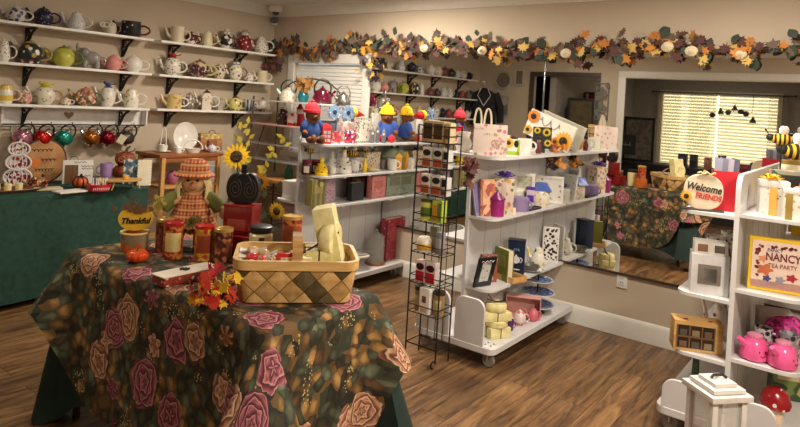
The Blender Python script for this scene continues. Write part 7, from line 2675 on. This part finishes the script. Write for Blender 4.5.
for x in (-.05, .05):
    MB().lathe([(0, .13), (.01, .13), (.01, .133), (0, .133)], 12, c=(x, -.02, 0)).build('red_stud', mat((150, 60, 50), .4), t)
p = Vector((4.535, -.72, z))
teapot('white tall teapot with red berries behind the wooden tea chest', p, .18, .24, dots((220, 212, 200), [(120, 40, 44), (190, 180, 160)], 22, .3), None, None, 'pear', False, None, .2)
z = .1305
t = T('green_plate', 'dark green plate leaning on the base behind the white lantern', 'plate', Vector((4.47, -.92, z + .006)), .3)
MB().lathe([(0, .2), (.07, .2), (.12, .215), (.118, .22), (.07, .206), (0, .206)], 32).build('plate', mat((70, 92, 62), .2), t)
MB().lathe([(0, 0), (.05, 0), (.02, .01), (.015, .2), (0, .2)], 18).build('pedestal', mat((70, 92, 62), .2), t)
t = T('red_toy_car', 'small red round ornament on the base board left of the lantern', 'ornament', Vector((4.40, -1.1, z)), .3)
MB().ell((0, 0, .035), (.035, .05, .035)).build('body', mat((150, 30, 34), .25), t)
MB().lathe([(0, .065), (.012, .065), (.01, .08), (0, .082)], 12).build('cap', GOLD, t)
# lantern before the unit
p = Vector((4.69, -1.62, 0))
t = T('wooden_lantern', 'white wooden lantern with stepped roof standing on the floor before the right unit', 'lantern', p, math.radians(50))
LW = mat((212, 208, 203), .4)
for s in (-1, 1):
    for q in (-1, 1):
        MB().box((s * .066, q * .066, .24), (.024, .024, .4), .002).build('corner_post', LW, t)
MB().box((0, 0, .02), (.18, .18, .04), .004).build('foot_board', LW, t)
b = MB()
for i, (w, zz, h) in enumerate(((.185, .445, .022), (.145, .467, .016), (.10, .483, .016))):
    b.box((0, 0, zz), (w, w, h), .003)
b.lathe([(.128, .434), (.128, .44), (0, .5)], 4, m=Matrix.Rotation(PI / 4, 4, 'Z'))
b.build('stepped_roof', LW, t)
for a in range(4):
    b = MB()
    b.box((0, -.066, .24), (.108, .003, .39), 0)
    o = b.build('glass_pane', glass((226, 226, 220), .3), t)
    o.data.transform(Matrix.Rotation(a * R90, 4, 'Z'))
MB().tube([(-.03, 0, .495), (-.02, 0, .506), (.02, 0, .506), (.035, -.01, .497)], .006, 6).build('carry_strap', BLACK, t)
MB().lathe([(0, .042), (.03, .042), (.03, .16), (0, .16)], 18).build('candle', CREAM, t)
# right face
z = 1.0905
p = Vector((4.765, -.93, z))
t = carton('white gift box printed with small motifs and tied with gold ribbon', p, .12, .1, .135, dots((208, 202, 194), [(150, 120, 110), (190, 170, 150), (110, 96, 100)], 44, .2), [(-.06 - .12, 0, .1, 1, mat((206, 156, 70), .4), 'gold_ribbon')], rot=.25, lid=(mat((208, 204, 196), .4), .03))
bow(t, (-.01, -.01, .17), .05, mat((236, 186, 40), .4))
p = Vector((4.87, -.99, z))
t = carton('second white gift box with an olive ribbon behind the gold tied one', p, .11, .09, .12, dots((226, 220, 206), [(190, 170, 140), (150, 140, 130)], 40, .25), [(-.45, 0, -.2, 1, mat((150, 124, 50), .5), 'olive_ribbon')], rot=.2, lid=(mat((228, 224, 214), .4), .02))
carton('grey green floral carton at the back of the top shelf, right unit', Vector((4.79, -.62, z)), .15, .1, .2, pat([(96, 110, 92), (60, 70, 66), (190, 150, 130), (130, 130, 110)], 16), [(-.3, .6, .3, .9, BLACK, 'label')], rot=.4)
p = Vector((4.865, -.72, z))
t = T('peach_teapot_cosy', 'peach round flowered pot behind the gift boxes on the right unit', 'pot', p)
MB().lathe([(0, 0), (.05, 0), (.07, .05), (.06, .1), (.03, .13), (0, .135)], 22).build('pot_body', dots((226, 170, 146), [(236, 214, 196), (190, 110, 100)], 30, .35), t)
MB().ell((0, 0, .14), (.014, .014, .014)).build('knob', GOLD, t)
p = Vector((4.80, -.28, z))
t = T('yellow_jar', 'yellow and cream jar carrying the bees at the end of the right unit', 'jar', p)
MB().lathe([(0, 0), (.09, 0), (.095, .03), (.09, .2), (.075, .22), (0, .22)], 26).build('jar_body', stripes((236, 226, 190), (214, 184, 60), 1.6, 'Z', .3), t)
MB().lathe([(0, .22), (.08, .22), (.08, .24), (0, .24)], 24).build('lid', mat((150, 120, 40), .4), t)
bee('yellow black bee on a stick left of the bigger bee above the right unit', Vector((4.742, -.5, z)), .105, .25, 'bees above the right unit', .325)
bee('orange striped bigger bee cut by the right photo edge', p + Vector((0, 0, .2402)), .155, .45, 'bees above the right unit')
z = .7355
p = Vector((4.80, -.96, z))
t = carton('yellow bordered tea party game box with pink pictures on the right unit', p, .235, .05, .25, mat((240, 198, 40), .4), [(-.45, .06, .45, .94, mat((238, 214, 196), .5), 'printed_front'), (-.45, .06, .45, .2, mat((226, 140, 150), .5), 'pink_band')], rot=.22, name='game_box', cat='game box')
t.scale = (1, 1, 1)
text(t, 'FANCY', mat((60, 60, 120), .5), -.012, -.029, .195, .022, 0, 'small_lettering', .1, .9)
text(t, 'NANCY', mat((120, 36, 60), .5), .022, -.029, .163, .052, 0, 'large_lettering', 0, .78, .0012, .0008)
text(t, 'TEA PARTY', mat((150, 60, 80), .5), .022, -.029, .122, .03, 0, 'title_lettering', 0, .78)
b = MB()
rr = random.Random(6)
for i in range(34):
    e = rr.random()
    x, zz = ((-.088 + rr.uniform(0, .012), rr.uniform(.05, .21)), (rr.uniform(-.09, .09), .212 + rr.uniform(-.006, .004)))[i % 2]
    b.prism(circ2(rr.uniform(.004, .008), 8, x, zz), .002, Matrix.Translation((0, -.028, 0)))
b.build('border_leaves', mat((130, 50, 56), .5), t)
for x, zz, s, c in ((-.05, .1, .03, (206, 110, 70)), (-.06, .15, .018, (226, 150, 110)), (.06, .075, .02, (176, 40, 56)), (.015, .06, .018, (150, 150, 160)), (-.04, .06, .016, (70, 70, 120))):
    b = MB()
    b.prism([(x + s * (1 + .25 * math.cos(5 * q)) * math.cos(q), zz + .8 * s * (1 + .25 * math.cos(5 * q)) * math.sin(q)) for q in [2 * PI * i / 30 for i in range(30)]], .002, Matrix.Translation((0, -.028, 0)))
    b.build('printed_flower', mat(c, .5), t)
z = .4055


def pinkpot(label, loc, rot):
    t = T('pink_teapot', label, 'teapot', loc, rot, 'smiling pink teapots')
    P = mat((236, 96, 156), .18)
    MB().lathe([(0, 0), (.05, 0), (.06, .008), (.064, .03), (.056, .07), (.042, .1), (.03, .108), (0, .108)], 26).build('body', P, t)
    ld = MB().lathe([(0, .108), (.034, .108), (.034, .118), (.02, .126), (0, .128)], 20).build('lid', mat((232, 150, 180), .25), t)
    MB().tube([(-.045, -.01, .07), (-.07, -.015, .09), (-.078, -.016, .1)], [.02, .014, .012], 8).build('spout', P, t)
    MB().tube(arc(.05, .06, .026, R90, -R90, 8), .007, 6).build('handle', P, t)
    for x in (.0, .03):
        MB().ell((x, -.0585 + x * .25, .05), (.004, .003, .006), seg=8).build('eye', BLACK, t)
    MB().tube([(.004, -.0615, .036), (.014, -.0635, .029), (.026, -.060, .036)], .0018, 5).build('smile', BLACK, t)


pinkpot('glossy pink teapot with a smile, nearer the centre panel', Vector((4.735, -1.0, z)), .5)
pinkpot('glossy pink teapot with a smile, nearer the right photo edge', Vector((4.852, -1.01, z)), .9)
p = Vector((4.83, -.72, z))
t = T('pink_net_bag', 'magenta net ball bag behind the two pink teapots', 'bag', p)
blob([((0, 0, .08), (.1, .07, .08)), ((.03, 0, .13), (.05, .04, .04))], .012).build('net', pat([(190, 30, 130), (226, 60, 160), (120, 16, 84)], 70, .6), t)
p = Vector((4.76, -.84, z))
t = mug('black and white patterned wrapped mug behind the left pink teapot', p, .11, .115, dots((206, 202, 204), [(40, 38, 44), (110, 106, 116)], 40, .45))
mug('second wrapped grey patterned mug behind the right pink teapot', Vector((4.87, -.86, z)), .11, .12, dots((150, 146, 154), [(50, 46, 60), (206, 200, 210)], 36, .45))
z = .1305
p = Vector((4.83, -.97, z))
t = T('toadstool_jar', 'red spotted toadstool ornament on the base of the right unit', 'ornament', p)
t.scale = (1.2, 1.2, 1.3)
MB().lathe([(0, 0), (.03, 0), (.034, .02), (.026, .06), (0, .062)], 20).build('stalk', mat((222, 196, 170), .5), t)
MB().lathe([(0, .055), (.052, .055), (.056, .07), (.045, .105), (.02, .125), (0, .128)], 24).build('cap', dots((156, 24, 34), [(232, 220, 214)], 34, .24, .25), t)
carton('green patterned gift bag at the back of the base, right unit', Vector((4.84, -.62, z)), .16, .08, .2, pat([(60, 84, 50), (110, 130, 70), (40, 60, 44), (180, 170, 110)], 22), [(-.3, .5, .3, .8, mat((200, 190, 150), .5), 'label')], rot=.3, name='gift_bag', cat='gift bag')
carton('plain pale box at the back of the pink teapot shelf', Vector((4.76, -.55, z + .275)), .16, .1, .14, mat((190, 180, 176), .5), [(-.3, .2, .3, .8, mat((170, 150, 150), .5), 'label')], rot=.3)
# ================================================================= camera and picture
cd = bpy.data.cameras.new('shop_camera')
cd.sensor_width = 36.0
cd.lens = FPX / 800.0 * 36.0
cd.shift_y = -(213.5 - 102.6) / 800.0
cd.clip_start = .02
co = bpy.data.objects.new('shop_camera', cd)
COL.objects.link(co)
c_, s_ = math.cos(ROLL), math.sin(ROLL)
ax = Vector((RT[0] * c_, RT[1] * c_, s_))
ay = Vector((-RT[0] * s_, -RT[1] * s_, c_))
az = Vector((-FW[0], -FW[1], 0))
co.matrix_world = Matrix(((ax.x, ay.x, az.x, CAM[0]), (ax.y, ay.y, az.y, CAM[1]), (ax.z, ay.z, az.z, CAM[2]), (0, 0, 0, 1)))
SC.camera = co
SC.view_settings.view_transform = 'Standard'
SC.view_settings.look = 'None'
SC.view_settings.exposure = 0.0
SC.view_settings.gamma = 1.0
